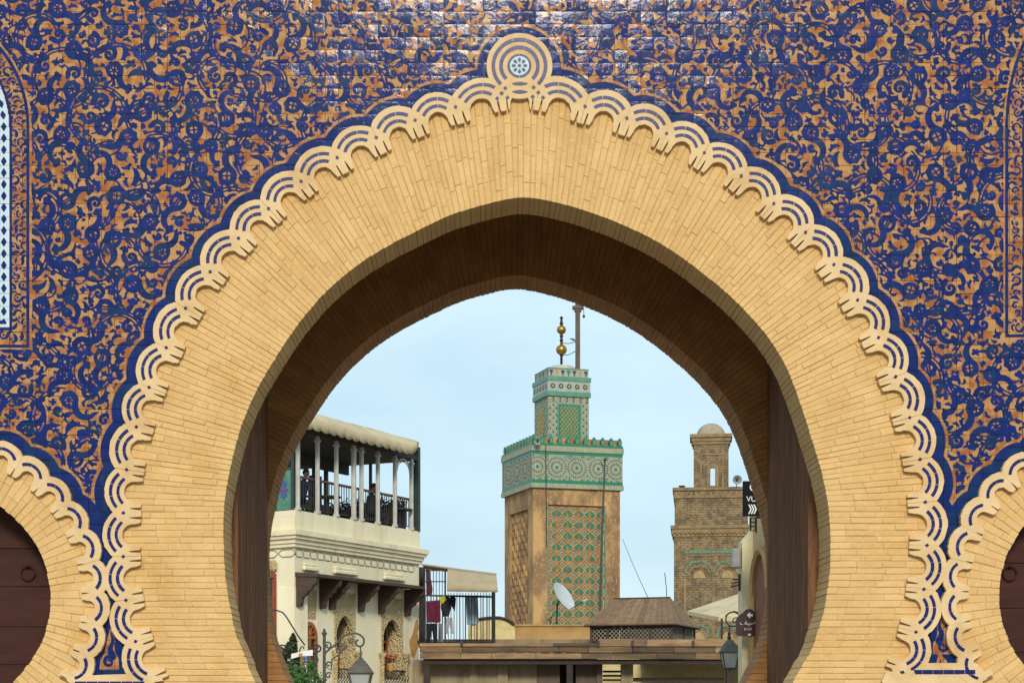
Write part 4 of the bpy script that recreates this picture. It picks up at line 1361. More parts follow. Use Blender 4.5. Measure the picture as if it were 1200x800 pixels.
for (t_, o_, w_, h_) in ((0.35, -1.2, 0.5, 0.75), (1.55, -1.4, 0.55, 0.8), (2.35, -2.0, 0.5, 0.85), (3.55, -1.5, 0.45, 0.78), (4.9, -1.9, 0.6, 0.8)):
    mb = mbf(CM); mb.cbox((t_, o_ - 0.45, 6.9), (t_ + w_, o_, 6.96), 0.01); mb.cbox((t_, o_ - 0.5, 6.96), (t_ + w_, o_ - 0.44, 6.45 + h_ + 0.1), 0.01)
    for a_ in (0.02, w_ - 0.06):
        for b_ in (-0.44, -0.05): mb.box((t_ + a_, o_ + b_, 6.451), (t_ + a_ + 0.04, o_ + b_ + 0.04, 6.9))
    mb.build('bench_seat', M_terraceroof, ter)
leaf_scatter('planting', M_hedge, ter, hedge_pt, 1200, 0.07, 77)
mb = mbf(CM); mb.box((TE - 0.30, -4.5, 6.451), (TE - 0.135, -0.35, 7.22)); mb.build('end_planter', M_darkwood, ter)
leaf_scatter('end_planting', M_hedge, ter, lambda r: CM @ Vector((TE - 0.22 + r.gauss(0, 0.09), r.uniform(-4.5, -0.35), 7.22 + abs(r.gauss(0, 0.13)))), 2600, 0.06, 78)
for tt, oo in ((0.9, -2.3), (2.7, -2.3), (4.4, -2.3), (5.5, -2.6)):
    mb = mbf(CM); mb.box((tt, oo, 6.45), (tt + 0.10, oo + 0.10, ZR)); mb.build('inner_post', M_greenmetal, ter)
mb = mbf(CM); mb.box((0.3, -2.3, ZR - 0.30), (TE - 0.2, -2.22, ZR - 0.001)); mb.build('inner_valance', M_terraceroof, ter)
mb = mbf(CM); mb.box((2.95, -2.19, 6.45), (3.05, -1.9, ZR - 0.4)); mb.box((3.0, -1.5, 6.45), (3.35, -1.3, 7.9)); mb.build('screen', M_terraceroof, ter)
def cloth(name, fn, nu, nv, mat, parent, thick=0.012):
    vs = [fn(i/(nu-1), j/(nv-1)) for j in range(nv) for i in range(nu)]
    fs = [(j*nu+i, j*nu+i+1, (j+1)*nu+i+1, (j+1)*nu+i) for j in range(nv-1) for i in range(nu-1)]
    mb = MB(); mb.add(vs, fs); o = mb.build(name, mat, parent, smooth=True)
    sm = o.modifiers.new('cloth_thickness', 'SOLIDIFY'); sm.thickness = thick
    return o
def awn(u, v):
    t = -0.35 + (TE + 0.26) * u
    o_e = 0.02 + 0.55*min(v, 0.78)/0.78
    ta_, tb_ = ft(340, o_e), ft(488.5 + 1.5*v, o_e)
    t = ta_ + (tb_ - ta_)*u
    sag = 0.02*math.sin(t*2.1) + 0.006*math.sin(t*11)*v
    end = max(0, (u - 0.94) / 0.06)
    o = 0.02 + 0.55*min(v, 0.78)/0.78 + sag
    z = 9.18 - 0.34*min(v, 0.78)/0.78 - 0.20*max(0, v - 0.78)/0.22 - (0.07*abs(math.sin(t*8.2))**0.7 if v > 0.98 else 0) + 0.16*end*v
    return CM @ Vector((t, o, z))
cloth('awning', awn, 190, 10, M_canvas, ter)
mb = mbf(CM); mb.box((-0.35, -4.8, 9.1), (TE - 0.09, 0.015, 9.15)); mb.build('awning_frame', M_terraceroof, ter)
mb = mbf(CM); mb.prism([(TE - 0.06, 0.02, 8.62), (TE - 0.06, 0.02, 9.17), (TE - 0.06, -1.5, 9.09), (TE - 0.06, -1.5, 8.62)], (0.03, 0, 0)); mb.build('awning_side', M_canvas, ter)
# stained glass screen on the splay
M_stain = material('green_stained_glass', (0.10, 0.24, 0.15), (0.05, 0.15, 0.10), rough=0.2, scale=5, bump=0.05)
M_stainb = material('blue_glass_rose', (0.02, 0.05, 0.30), (0.03, 0.08, 0.4), rough=0.2, scale=5, bump=0)
M_stainr = material('red_glass_drop', (0.35, 0.02, 0.02), (0.3, 0.02, 0.02), rough=0.2, scale=5, bump=0)
sg = part('stained_glass_screen', cafe)
mb = mbf(CM2); mb.box((0.10, -0.03, ZP + 0.02), (0.62, 0.0, 7.65)); mb.build('glass', M_stain, sg)
mb = mbf(CM2)
for a, b in (((0.05, -0.05, ZP), (0.10, 0.03, 8.6)), ((0.62, -0.05, ZP), (0.67, 0.03, 8.6)), ((0.10, -0.05, 7.65), (0.62, 0.03, 7.7))): mb.box(a, b)
mb.build('frame', M_greenmetal, sg)
mb = mbf(CM2)
for k in range(8):
    a = k*R(45); mb.prism([(0.36 + 0.03*math.cos(a), 0.008, 7.12 + 0.05*math.sin(a)), (0.36 + 0.11*math.cos(a-0.3), 0.008, 7.12 + 0.2*math.sin(a-0.3)), (0.36 + 0.15*math.cos(a), 0.008, 7.12 + 0.26*math.sin(a)), (0.36 + 0.11*math.cos(a+0.3), 0.008, 7.12 + 0.2*math.sin(a+0.3))], (0, -0.01, 0))
mb.build('rose', M_stainb, sg)
mb = mbf(CM2); mb.prism([(0.36 + 0.05*math.cos(q), 0.012, 7.12 + 0.08*math.sin(q)) for q in np.linspace(0, 6.28, 10, endpoint=False)], (0, -0.01, 0)); mb.build('rose_centre', M_stainr, sg)

# flowers on the far sill
M_leaf = material('leaf_green', (0.05, 0.12, 0.02), (0.03, 0.075, 0.012), rough=0.6, scale=8, bump=0.1)
M_petal = material('red_petal', (0.60, 0.06, 0.02), (0.45, 0.03, 0.015), rough=0.6, scale=8, bump=0)
def foliage(name, mat, parent, fn, n, size, seed=0):
    """n small leaf quads scattered by fn(rng) -> point"""
    r_ = random.Random(seed); mb = MB()
    for _ in range(n):
        p = Vector(fn(r_)); a = Vector((r_.gauss(0,1), r_.gauss(0,1), r_.gauss(0,1))).normalized(); b = a.cross(Vector((r_.gauss(0,1), r_.gauss(0,1), r_.gauss(0,1)))).normalized()
        s_ = size * r_.uniform(0.6, 1.3)
        mb.add([p - a*s_, p + b*s_*0.45, p + a*s_, p - b*s_*0.45], [(0, 1, 2, 3)])
    return mb.build(name, mat, parent)
tf = ft(455, 0.05)
fp = CM @ Vector((tf, 0.12, 2.58))
fl = thing('flower_pot', fp, 'pot of red flowers on the sill of the cafe window furthest right', 'flowers')
mb = MB(); mb.lathe(fp, [(0.07, 0.0), (0.10, 0.16), (0.11, 0.17), (0.11, 0.19), (0.09, 0.19)], 12); mb.build('pot', M_orangepatch, fl)
foliage('leaves', M_leaf, fl, lambda r: (fp.x + r.gauss(0, 0.10), fp.y + r.gauss(0, 0.10), fp.z + 0.24 + abs(r.gauss(0, 0.08))), 160, 0.04, 3)
foliage('petals', M_petal, fl, lambda r: (fp.x + r.gauss(0, 0.09), fp.y + r.gauss(0, 0.09), fp.z + 0.38 + r.gauss(0, 0.05)), 110, 0.035, 4)

# ------------------------------------------------------------------ seated people on the terrace
M_skin = material('skin', (0.42, 0.22, 0.14), (0.36, 0.18, 0.11), rough=0.6, scale=10, bump=0)
M_hair = material('dark_hair', (0.02, 0.014, 0.011), (0.03, 0.02, 0.015), rough=0.6, scale=30, bump=0.2)
def skin_mesh(name, pts, edges, radii, mat, parent):
    off = wloc(parent)
    me = bpy.data.meshes.new(name); me.from_pydata([tuple(Vector(p) - off) for p in pts], edges, [])
    o = link(name, me, parent)
    o.modifiers.new('skin', 'SKIN')
    for i, r in enumerate(radii):
        me.skin_vertices[0].data[i].radius = (r, r)
    me.skin_vertices[0].data[0].use_root = True
    sb = o.modifiers.new('sub', 'SUBSURF'); sb.levels = 1; sb.render_levels = 1
    me.materials.append(mat)
    # skin modifier drops the material slot order but keeps slot 0
    return o
def person(base, facing, shirt, trousers, hand_up, label, lean=0.1):
    """seated figure; base = point on the deck under the seat, facing = unit vector"""
    f = Vector(facing).normalized(); s_ = Vector((-f.y, f.x, 0)); U = Vector((0, 0, 1))
    B = Vector(base)
    P = lambda a, b, c: B + f*a + s_*b + U*c
    root = thing('person', B, label, 'person', None)
    # body as one continuous surface: torso, neck, arms, legs
    pts = [P(0, 0, 0.50), P(0.02 + lean*0.3, 0, 0.72), P(0.03 + lean*0.8, 0, 0.95), P(0.03 + lean, 0, 1.07), P(0.05 + lean*1.2, 0, 1.14)]
    ed = [(0,1),(1,2),(2,3),(3,4)]; rd = [0.15, 0.145, 0.155, 0.09, 0.055]
    for sg_ in (-1, 1):
        n0 = len(pts)
        up = hand_up and sg_ == -1
        if up: arm = [P(0.03 + lean, 0.17*sg_, 1.02), P(0.20 + lean, 0.22*sg_, 0.80), P(0.30 + lean, 0.10*sg_, 1.06)]
        else: arm = [P(0.03 + lean, 0.17*sg_, 1.02), P(0.10 + lean, 0.25*sg_, 0.76), P(0.34 + lean, 0.16*sg_, 0.70)]
        pts += arm; rd += [0.065, 0.048, 0.034]; ed += [(2, n0), (n0, n0+1), (n0+1, n0+2)]
    torso = skin_mesh('upper_body', pts, ed, rd, shirt, root)
    pts = [P(0, 0, 0.52)]; rd = [0.145]; ed = []
    for sg_ in (-1, 1):
        n0 = len(pts)
        pts += [P(0.10, 0.09*sg_, 0.50), P(0.46, 0.13*sg_, 0.52), P(0.44, 0.13*sg_, 0.10), P(0.58, 0.14*sg_, 0.05)]
        rd += [0.095, 0.07, 0.048, 0.04]; ed += [(0, n0), (n0, n0+1), (n0+1, n0+2), (n0+2, n0+3)]
    skin_mesh('trousers', pts, ed, rd, trousers, root)
    # head with nose, chin and ears; hair cap
    hc = P(0.09 + lean*1.3, 0, 1.29)
    bm = bmesh.new(); bmesh.ops.create_uvsphere(bm, u_segments=16, v_segments=12, radius=1)
    for v in bm.verts:
        c = v.co.copy()
        fx, sx, ux = c.x, c.y, c.z
        w_ = 0.078 * (1 - 0.22*max(0, -ux))
        d_ = 0.098 * (1 - 0.08*max(0, -ux))
        nose = 0.028 * max(0, 1 - (sx/0.28)**2) * max(0, 1 - ((ux + 0.12)/0.28)**2) if fx > 0.6 else 0
        brow = 0.006 if fx > 0.5 and 0.18 < ux < 0.42 else 0
        v.co = hc + f*(fx*d_ + nose + brow) + s_*(sx*w_) + U*(ux*0.118)
    me = bpy.data.meshes.new('head'); off = wloc(root)
    for v in bm.verts: v.co -= off
    bm.to_mesh(me); bm.free(); me.materials.append(M_skin); me.polygons.foreach_set('use_smooth', [True]*len(me.polygons))
    hd_ = link('head', me, root)
    for sg_ in (-1, 1):
        mb = MB(); mb.lathe(hc + s_*0.078*sg_ - U*0.02 - f*0.005, [(0.012, -0.03), (0.022, 0.0), (0.012, 0.03)], 8); mb.build('ear', M_skin, hd_, smooth=True)
        mb = MB(); mb.lathe(hc + s_*0.032*sg_ + U*0.02 + f*0.088, [(0.004, -0.008), (0.011, 0), (0.004, 0.008)], 8); mb.build('eye', M_hair, hd_, smooth=True)
    mb = MB(); mb.tube([hc + f*0.088 + s_*q - U*0.055 for q in (-0.022, 0, 0.022)], 0.006, 5); mb.build('mouth', M_petal, hd_)
    mb = MB(); vs = []; fs = []
    n_, m_ = 14, 6
    for j in range(m_):
        for i in range(n_):
            th = i/n_*2*math.pi; ph = j/(m_-1) * (R(62) + R(38)*(1 - math.cos(th))/2*1.0)
            fx, sx, ux = math.sin(ph)*math.cos(th), math.sin(ph)*math.sin(th), math.cos(ph)
            vs.append(hc + f*(fx*0.106) + s_*(sx*0.087) + U*(ux*0.128 + 0.004))
    for j in range(m_-1):
        for i in range(n_): fs.append((j*n_+i, j*n_+(i+1) % n_, (j+1)*n_+(i+1) % n_, (j+1)*n_+i))
    mb.add(vs, fs); mb.build('hair', M_hair, root, smooth=True)
    # hands with fingers
    for sg_ in (-1, 1):
        up = hand_up and sg_ == -1
        wr = P(0.30 + lean, 0.10*sg_, 1.06) if up else P(0.34 + lean, 0.16*sg_, 0.70)
        dv = (U*0.9 - f*0.35).normalized() if up else (f*0.95 - U*0.2).normalized()
        sd_ = s_
        pts = [wr, wr + dv*0.05]; rd = [0.026, 0.03]; ed = [(0, 1)]
        for k, ln in zip((-1.5, -0.5, 0.5, 1.5), (0.06, 0.072, 0.07, 0.055)):
            n0 = len(pts); b0 = wr + dv*0.075 + sd_*k*0.017
            pts += [b0, b0 + dv*ln*0.5, b0 + dv*ln*0.8 - U*0.012]; rd += [0.010, 0.009, 0.008]; ed += [(1, n0), (n0, n0+1), (n0+1, n0+2)]
        n0 = len(pts); b0 = wr + dv*0.03 - sd_*sg_*0.035
        pts += [b0, b0 + dv*0.035 - sd_*sg_*0.012]; rd += [0.011, 0.009]; ed += [(0, n0), (n0, n0+1)]
        skin_mesh('hand', pts, ed, rd, M_skin, root)
    return root
M_chair = material('dark_rattan', (0.025, 0.022, 0.020), (0.04, 0.034, 0.03), rough=0.7, scale=20, bump=0.3)
def chair(base, facing, label):
    f = Vector(facing).normalized(); s_ = Vector((-f.y, f.x, 0)); M = frame(base, f, s_)
    root = thing('terrace_chair', base, label, 'chair', 'chairs on the cafe terrace')
    mb = mbf(M); mb.cbox((-0.22, -0.22, 0.38), (0.24, 0.22, 0.43), 0.012); mb.build('seat', M_chair, root)
    mb = mbf(M); mb.hexa([(-0.22, -0.2, 0.43), (-0.18, -0.2, 0.43), (-0.18, 0.2, 0.43), (-0.22, 0.2, 0.43), (-0.32, -0.2, 0.9), (-0.29, -0.2, 0.9), (-0.29, 0.2, 0.9), (-0.32, 0.2, 0.9)]); mb.build('backrest', M_chair, root)
    for a in (-0.19, 0.2):
        for b in (-0.19, 0.19):
            mb = mbf(M); mb.box((a - 0.018, b - 0.018, 0), (a + 0.018, b + 0.018, 0.38)); mb.build('leg', M_chair, root)
def table(base, label):
    root = thing('terrace_table', base, label, 'table', 'tables on the cafe terrace')
    b = Vector(base)
    mb = MB(); mb.lathe(b, [(0.36, 0.70), (0.37, 0.715), (0.37, 0.73), (0.36, 0.735)], 24); mb.build('table_top', M_darkwood, root)
    mb = MB(); mb.lathe(b, [(0.20, 0), (0.20, 0.02), (0.03, 0.05), (0.03, 0.70)], 12); mb.build('pedestal', M_black, root)
M_navy = material('navy_cloth', (0.012, 0.018, 0.045), (0.02, 0.026, 0.06), rough=0.9, scale=10, bump=0.1)
M_darkcloth = material('charcoal_cloth', (0.018, 0.018, 0.022), (0.03, 0.03, 0.034), rough=0.9, scale=10, bump=0.1)
tp1 = ft(434, -0.7); tp0 = ft(351, -0.7)
b1 = CM @ Vector((tp1, -0.7, 6.45)); b0 = CM @ Vector((tp0, -0.7, 6.45))
f1 = (cu * 0.85 + cn*0.5); f0 = (cu*0.9 + cn*0.3)
person(b1, f1, M_darkcloth, M_darkcloth, True, 'person in dark clothes raising a hand to the mouth at the terrace rail', 0.02)
person(b0, f0, M_navy, M_darkcloth, False, 'person in a navy top seated at the left end of the terrace', 0.10)
chair(b1 - f1.normalized()*0.02, f1, 'dark chair under the person with the raised hand')
chair(b0 - f0.normalized()*0.02, f0, 'dark chair under the person in the navy top')
table(b1 + f1.normalized()*0.95, 'small round table in front of the person with the raised hand')
table(b0 + f0.normalized()*0.95, 'small round table beside the person in the navy top')
# ------------------------------------------------------------------ timber canopy across the street
DC = 50.0
def rect_px(mb, x0, y0, x1, y1, dist, depth, dy=0.0):
    """box whose front face covers these photo pixels at a distance"""
    a = PW_(x0, y1, dist); b = PW_(x1, y0, dist)
    mb.box((a.x, a.y + dy, a.z), (b.x, b.y + depth, b.z)); return mb
M_plank = material('weathered_plank', (0.25, 0.155, 0.075), (0.15, 0.09, 0.045), rough=0.85, scale=2.2, stretch=(0.7, 1, 5), bump=0.3, bscale=10, rand=0.6, stain=(0.06, 0.04, 0.028), stain_amt=0.85)
M_darktimber = material('dark_timber', (0.045, 0.030, 0.022), (0.025, 0.017, 0.013), rough=0.9, scale=3, bump=0.2)  # near-black brown timber for canopy underside, posts, copings and doorway back
canopy = thing('timber_canopy', PW_(680, 825, DC) - Vector((0, 0, EYE)), 'long weathered timber canopy spanning the street below the minarets', 'canopy')
def plank(x0, y0, x1, y1, dist, depth=0.05, dy=0.0, mat=None, name='plank', parent=None):
    mb = MB(); a = PW_(x0, y1, dist); b = PW_(x1, y0, dist)
    mb.cbox((a.x, a.y + dy, a.z), (b.x, a.y + dy + depth, b.z), 0.006)
    o = mb.build(name, mat or M_plank, parent if parent is not None else canopy); set_tone(o.data, random.random()); return o
random.seed(31)
for y0, y1, cuts, dy in ((757.5, 764.2, (491.5, 542, 600, 655, 690, 741, 790, 838, 866), 0.0), (764.8, 771.5, (491.5, 540, 576, 628, 682, 719, 770, 815, 866), 0.008),
                         (753.0, 757.0, (491.5, 541, 590, 648, 701), -0.03), (748.5, 756.9, (701, 741, 758, 812, 866), -0.02)):
    for a, b in zip(cuts[:-1], cuts[1:]):
        plank(a + 0.2, y0 + random.uniform(-0.3, 0.3), b - 0.2, y1, DC, 0.05, dy + random.uniform(-0.006, 0.006))
a = PW_(497, 771, DC); b = PW_(865, 756, DC)
mb = MB(); mb.box((a.x, a.y + 0.07, b.z - 0.07), (b.x, a.y + 4.2, b.z)); mb.build('roof_deck', M_darktimber, canopy)
mb = MB(); mb.box((a.x, a.y + 0.12, a.z - 0.16), (b.x, a.y + 0.30, a.z - 0.02)); mb.build('main_beam', M_darktimber, canopy)
for k in range(24):
    x = a.x + 0.1 + (b.x - a.x - 0.3) * k / 23
    mb = MB(); mb.box((x, a.y + 0.3, b.z - 0.24), (x + 0.10, a.y + 4.1, b.z - 0.07)); mb.build('joist', M_darktimber, canopy)
for px in (541, 741, 812, 701):
    mb = MB(); p = PW_(px, 757, DC); mb.box((p.x - 0.04, p.y - 0.06, p.z), (p.x + 0.04, p.y - 0.035, p.z + 0.16)); mb.build('iron_clip', M_black, canopy)

# shop fronts under the canopy
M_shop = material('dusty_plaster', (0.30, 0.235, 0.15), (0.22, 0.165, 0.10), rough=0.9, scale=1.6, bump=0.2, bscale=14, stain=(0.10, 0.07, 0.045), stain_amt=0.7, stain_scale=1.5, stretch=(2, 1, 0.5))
M_shop2 = material('brown_shutter', (0.12, 0.085, 0.06), (0.085, 0.06, 0.042), rough=0.85, scale=2, bump=0.2, stretch=(3, 1, 0.5))
shop = thing('shop_front', PW_(600, 825, DC + 1) - Vector((0, 0, EYE)), 'dusty plastered shop front in shade under the left half of the canopy', 'shop front')
def zbox(px0, px1, pytop, dist, depth, mat, name, parent, z0=0.0):
    a = PW_(px0, pytop, dist); b = PW_(px1, pytop, dist)
    mb = MB(); mb.box((a.x, a.y, z0), (b.x, a.y + depth, a.z)); return mb.build(name, mat, parent)
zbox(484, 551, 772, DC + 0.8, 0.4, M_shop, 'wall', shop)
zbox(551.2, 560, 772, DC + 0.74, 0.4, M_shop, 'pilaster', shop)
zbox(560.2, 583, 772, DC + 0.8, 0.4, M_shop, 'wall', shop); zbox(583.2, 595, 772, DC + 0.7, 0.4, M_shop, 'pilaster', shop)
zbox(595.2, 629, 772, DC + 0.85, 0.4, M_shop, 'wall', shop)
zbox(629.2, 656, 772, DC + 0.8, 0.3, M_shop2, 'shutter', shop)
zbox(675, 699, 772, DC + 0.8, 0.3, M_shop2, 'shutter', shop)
zbox(656.2, 674.8, 772, DC + 2.2, 0.2, M_darktimber, 'doorway_back', shop)
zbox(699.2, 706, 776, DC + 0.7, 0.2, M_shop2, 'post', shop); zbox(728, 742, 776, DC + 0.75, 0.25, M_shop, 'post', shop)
for k in range(3):
    mb = MB(); rect_px(mb, 706.5, 785 + 5*k, 727.5, 787.5 + 5*k, DC + 0.8, 0.05); mb.build('slat', M_darktimber, shop)
passage = thing('passage_wall', PW_(790, 825, DC + 9) - Vector((0, 0, EYE)), 'pale patchy wall seen far inside the passage under the canopy', 'wall')
M_passage = material('patchy_yellow_wall', (0.66, 0.55, 0.28), (0.52, 0.41, 0.19), rough=0.9, scale=4, bump=0.1, speck=(0.22, 0.17, 0.09))
a = PW_(690, 776, DC + 9); b = PW_(868, 776, DC + 9)
mb = MB(); mb.box((a.x, a.y, 0), (b.x, a.y + 0.3, a.z + 0.25)); mb.build('wall', M_passage, passage)
mb = MB(); rect_px(mb, 738, 793.5, 848, 798, DC + 1.0, 0.15); mb.build('lintel', M_shop2, passage)
# posts that carry the canopy
for px in (500, 668, 856):
    p = PW_(px, 772, DC); mb = MB(); mb.cbox((p.x - 0.09, p.y + 0.13, 0), (p.x + 0.09, p.y + 0.29, p.z - 0.05), 0.01); mb.build('post', M_darktimber, canopy)

# ------------------------------------------------------------------ caged balcony with washing
DB = 51.4
bal = thing('caged_balcony', PW_(538, 755, DB), 'iron-barred balcony with a tan awning, between cafe and minaret', 'balcony')
mb = MB(); rect_px(mb, 489, 752.6, 580, 757, DB, 1.6); mb.build('floor', M_darktimber, bal)
def bar(x0, y0, x1, y1, dist, r=0.014, mat=None, name='bar', parent=None, dy=0.0):
    a = PW_(x0, y0, dist); b = PW_(x1, y1, dist); a.y += dy; b.y += dy
    mb = MB(); mb.tube([a, b], r, 6); return mb.build(name, mat or M_black, parent if parent is not None else bal)
n = 24
for k in range(n):
    px = 497.5 + (577 - 497.5) * k / (n - 1)
    top = 668 if px < 523 else 694
    if k in (0, 7, 23): bar(px, 666 if px < 525 else 690, px, 753, DB, 0.028, name='post')
    else: bar(px, top + random.uniform(-0.6, 0.6), px + random.uniform(-0.4, 0.4), 753, DB, 0.011)
for y0, a_, b_ in ((697.5, 497, 577.5), (681, 497, 523), (752, 497, 577.5), (668, 497, 523)): bar(a_, y0, b_, y0 + (2 if y0 < 700 and b_ > 530 else 0), DB, 0.018, name='rail')
for k in range(7): bar(577, 696, 577, 753, DB + 0.2*k, 0.012)
for y0 in (697.5, 752):
    a = PW_(577, y0, DB); mb = MB(); mb.tube([a, a + Vector((0, 1.5, 0))], 0.018, 6); mb.build('rail', M_black, bal)
for k in range(12): bar(499 + 6.6*k, 697, 499 + 6.6*k, 753, DB + 1.45, 0.011)
bar(497, 697, 577, 698, DB + 1.45, 0.018, name='rail')
def awn2(u, v):
    x = 524.5 + 57*u; yt = 665.5 + 7.0*u
    y = yt + (694.5 - yt + 0.8*u) * v
    p = PW_(x + 1.6*v*u, y, DB - 0.05)
    return p + Vector((0, -0.75*min(1, v*1.35) - 0.02*math.sin(u*23)*v + (0.0 if v < 0.75 else 0.02), 0.0 + (0.10 if 0 else 0)))
cloth('awning', awn2, 40, 8, M_tan, bal)
bar(494, 661, 582, 672.5, DB, 0.03, mat=M_tan, name='roof_edge')
p0, p1, p2, p3 = PW_(495, 661.5, DB), PW_(581, 672.3, DB), PW_(581, 672.3, DB) + Vector((0, 1.5, 0)), PW_(495, 661.5, DB) + Vector((0, 1.5, 0))
mb = MB(); mb.add([p0, p1, p2, p3, p0 + Vector((0,0,0.03)), p1 + Vector((0,0,0.03)), p2 + Vector((0,0,0.03)), p3 + Vector((0,0,0.03))], [(0,3,2,1),(4,5,6,7),(0,1,5,4),(1,2,6,5),(2,3,7,6),(3,0,4,7)]); mb.build('roof', M_tan, bal)
mb = MB(); rect_px(mb, 578, 674, 580.5, 753, DB + 1.5, 0.08); rect_px(mb, 486, 664, 498.2, 753, DB + 1.5, 0.08); mb.build('rear_post', M_black, bal)
# washing
def garment(label, outline, dist, color, name='garment', cat='clothing'):
    m = material('cloth_' + name + str(len(MATS)), color, tuple(c*0.7 for c in color), rough=0.95, scale=6, bump=0.2, bscale=9, stretch=(3, 1, 0.6), bdist=0.03)
    mb = MB(); pts = [PW_(x, y, dist) for x, y in outline]
    c0 = sum(pts, Vector((0,0,0))) / len(pts)
    mb.prism(pts, (0, 0.025, 0))
    o = mb.build(name, m); tag(o, label, cat, 'washing on the caged balcony')
    bm = bmesh.new(); bm.from_mesh(o.data)
    bmesh.ops.triangulate(bm, faces=bm.faces[:]); bmesh.ops.subdivide_edges(bm, edges=bm.edges[:], cuts=3, use_grid_fill=True)
    for v in bm.verts: v.co.y += 0.03*math.sin(v.co.x*34 + v.co.z*4) + 0.015*math.sin(v.co.x*61)
    bm.to_mesh(o.data); bm.free()
    return o
garment('maroon cloth hanging on the balcony bars beside the cafe wall', [(499.5,704),(516,702.5),(516.5,728.5),(511,729.5),(506,728.5),(499.8,729.5)], DB - 0.06, (0.13, 0.012, 0.035), 'hanging_cloth', 'cloth')
garment('dark maroon cloth hung high under the balcony roof', [(499,666),(503,665),(507,690),(506,697),(499.5,697)], DB + 0.05, (0.12, 0.02, 0.04), 'hanging_cloth', 'cloth')
garment('black trousers hanging below the maroon cloth', [(499.5,730),(512,730),(512.5,752),(508,752),(506.5,738),(504,752),(499.5,752)], DB - 0.05, (0.012, 0.012, 0.015), 'trousers', 'trousers')
garment('black shirt on the balcony rail right of the maroon cloth', [(517,699),(522,697),(527,699.5),(532,697),(534.5,701),(533,716),(529,710),(526,722),(519,722),(516.5,712)], DB - 0.06, (0.014, 0.015, 0.019), 'shirt', 'shirt')
garment('small yellow-green rag on the balcony rail', [(515.5,699),(521,697.5),(523,702),(519,707),(516,706)], DB - 0.09, (0.42, 0.45, 0.04), 'rag', 'cloth')
garment('pale grey leggings with dark trim on the balcony bars', [(523,723),(530,723),(531.5,742),(528,742.5),(526.8,731),(525,742),(521.5,742)], DB - 0.04, (0.40, 0.40, 0.42), 'leggings', 'trousers')
garment('pale blue shirt drying behind the balcony bars', [(546,699),(560,699),(561,730),(555,733),(547,731)], DB + 0.5, (0.40, 0.52, 0.60), 'shirt', 'shirt')
garment('grey striped towel low on the balcony bars', [(513.5,730),(519,730),(519,752),(513.5,752)], DB - 0.03, (0.20, 0.20, 0.21), 'towel', 'towel')

# low roofs between balcony and lattice pavilion
DM = 57.0
mound = thing('vaulted_roof', PW_(572, 752, DM), 'small pale vaulted roof with a dark coping beside the balcony', 'roof')
prof = [(548,752)] + [(x, 723.5 + ((x - 583)/20.0)**2*1.6 if x < 583 else 723.5 + ((x-583)/18.0)**2*7) for x in range(549, 604, 6)] + [(604, 752)]
mb = MB(); mb.prism([PW_(x, y, DM) for x, y in prof], (0, 3, 0)); mb.build('vault', M_passage, mound)
mb = MB(); mb.tube([PW_(x, y - 0.6, DM - 0.05) for x, y in prof[1:-1]], 0.045, 6); mb.build('coping', M_darktimber, mound)
para = thing('yellow_parapet', PW_(640, 752, DM + 1), 'low yellow plaster parapet below the satellite dish', 'wall')
mb = MB(); rect_px(mb, 586, 733, 700, 756, DM + 1, 0.4); mb.build('wall', M_ochre, para)
mb = MB(); rect_px(mb, 585, 731, 700.5, 733.2, DM + 0.95, 0.5); mb.build('coping', M_ochre, para)
base_blk = thing('rear_terrace_house', Vector((PW_(640, 756, DM).x, DM - D, 0)), 'house block behind the canopy that carries the parapet and vaulted roof', 'building')
a = PW_(496, 757, DC + 4.4); b = PW_(700, 757, DC + 4.4)
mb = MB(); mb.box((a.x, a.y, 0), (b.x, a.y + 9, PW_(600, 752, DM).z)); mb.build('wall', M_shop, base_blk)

# satellite dish
M_dish = material('grey_white_dish', (0.50, 0.52, 0.53), (0.44, 0.46, 0.47), rough=0.5, scale=4, bump=0.03)
DD = 58.0
dc = PW_(661, 698, DD)
dn = Vector((0.74, -0.46, 0.49)).normalized()
dish = thing('satellite_dish', PW_(661, 731.5, DD), 'pale satellite dish on a pole in front of the green minaret', 'satellite dish')
q = dn.to_track_quat('Z', 'Y').to_matrix().to_4x4()
mb = MB(); mb.M = Matrix.Translation(dc) @ q
rad = 0.50; prof = [(0.001, -0.10)] + [(rad*k/8, -0.10 + 0.10*(k/8)**2) for k in range(1, 9)] + [(rad + 0.015, 0.005), (rad, -0.015)] + [(rad*k/8, -0.115 + 0.10*(k/8)**2) for k in range(7, 0, -1)] + [(0.001, -0.115)]
mb.lathe((0, 0, 0), prof, 32); smooth_angle(mb.build('reflector', M_dish, dish))
low = dc + (Vector((0, 0, -1)) - dn*Vector((0, 0, -1)).dot(dn)).normalized()*rad*0.98
foc = PW_(686, 703, DD) + Vector((0, -0.2, 0))
mb = MB(); mb.tube([low, foc], 0.016, 6); mb.build('feed_arm', M_iron, dish)
mb = MB(); mb.tube([foc - dn*0.10, foc + dn*0.03], [0.045, 0.03], 10); mb.build('feed_horn', M_dish, dish)
bk = dc - dn*0.13
mb = MB(); mb.tube([bk, bk + Vector((-0.12, 0.06, -0.18)), Vector((bk.x - 0.14, bk.y + 0.08, PW_(661, 731.5, DD).z))], 0.03, 8); mb.build('mast', M_iron, dish)
foot_p = PW_(645, 731, DD)
ant = thing('roof_junk_antenna', foot_p, 'small rusty antenna bracket on the yellow parapet left of the dish', 'antenna')
mb = MB(); mb.tube([foot_p, PW_(646.5, 722, DD)], 0.02, 6); mb.tube([PW_(641.5, 727, DD), PW_(648, 720.5, DD)], 0.014, 5); mb.tube([PW_(643.5, 725, DD), PW_(644.5, 729, DD)], 0.014, 5); mb.build('bracket', M_iron, ant)

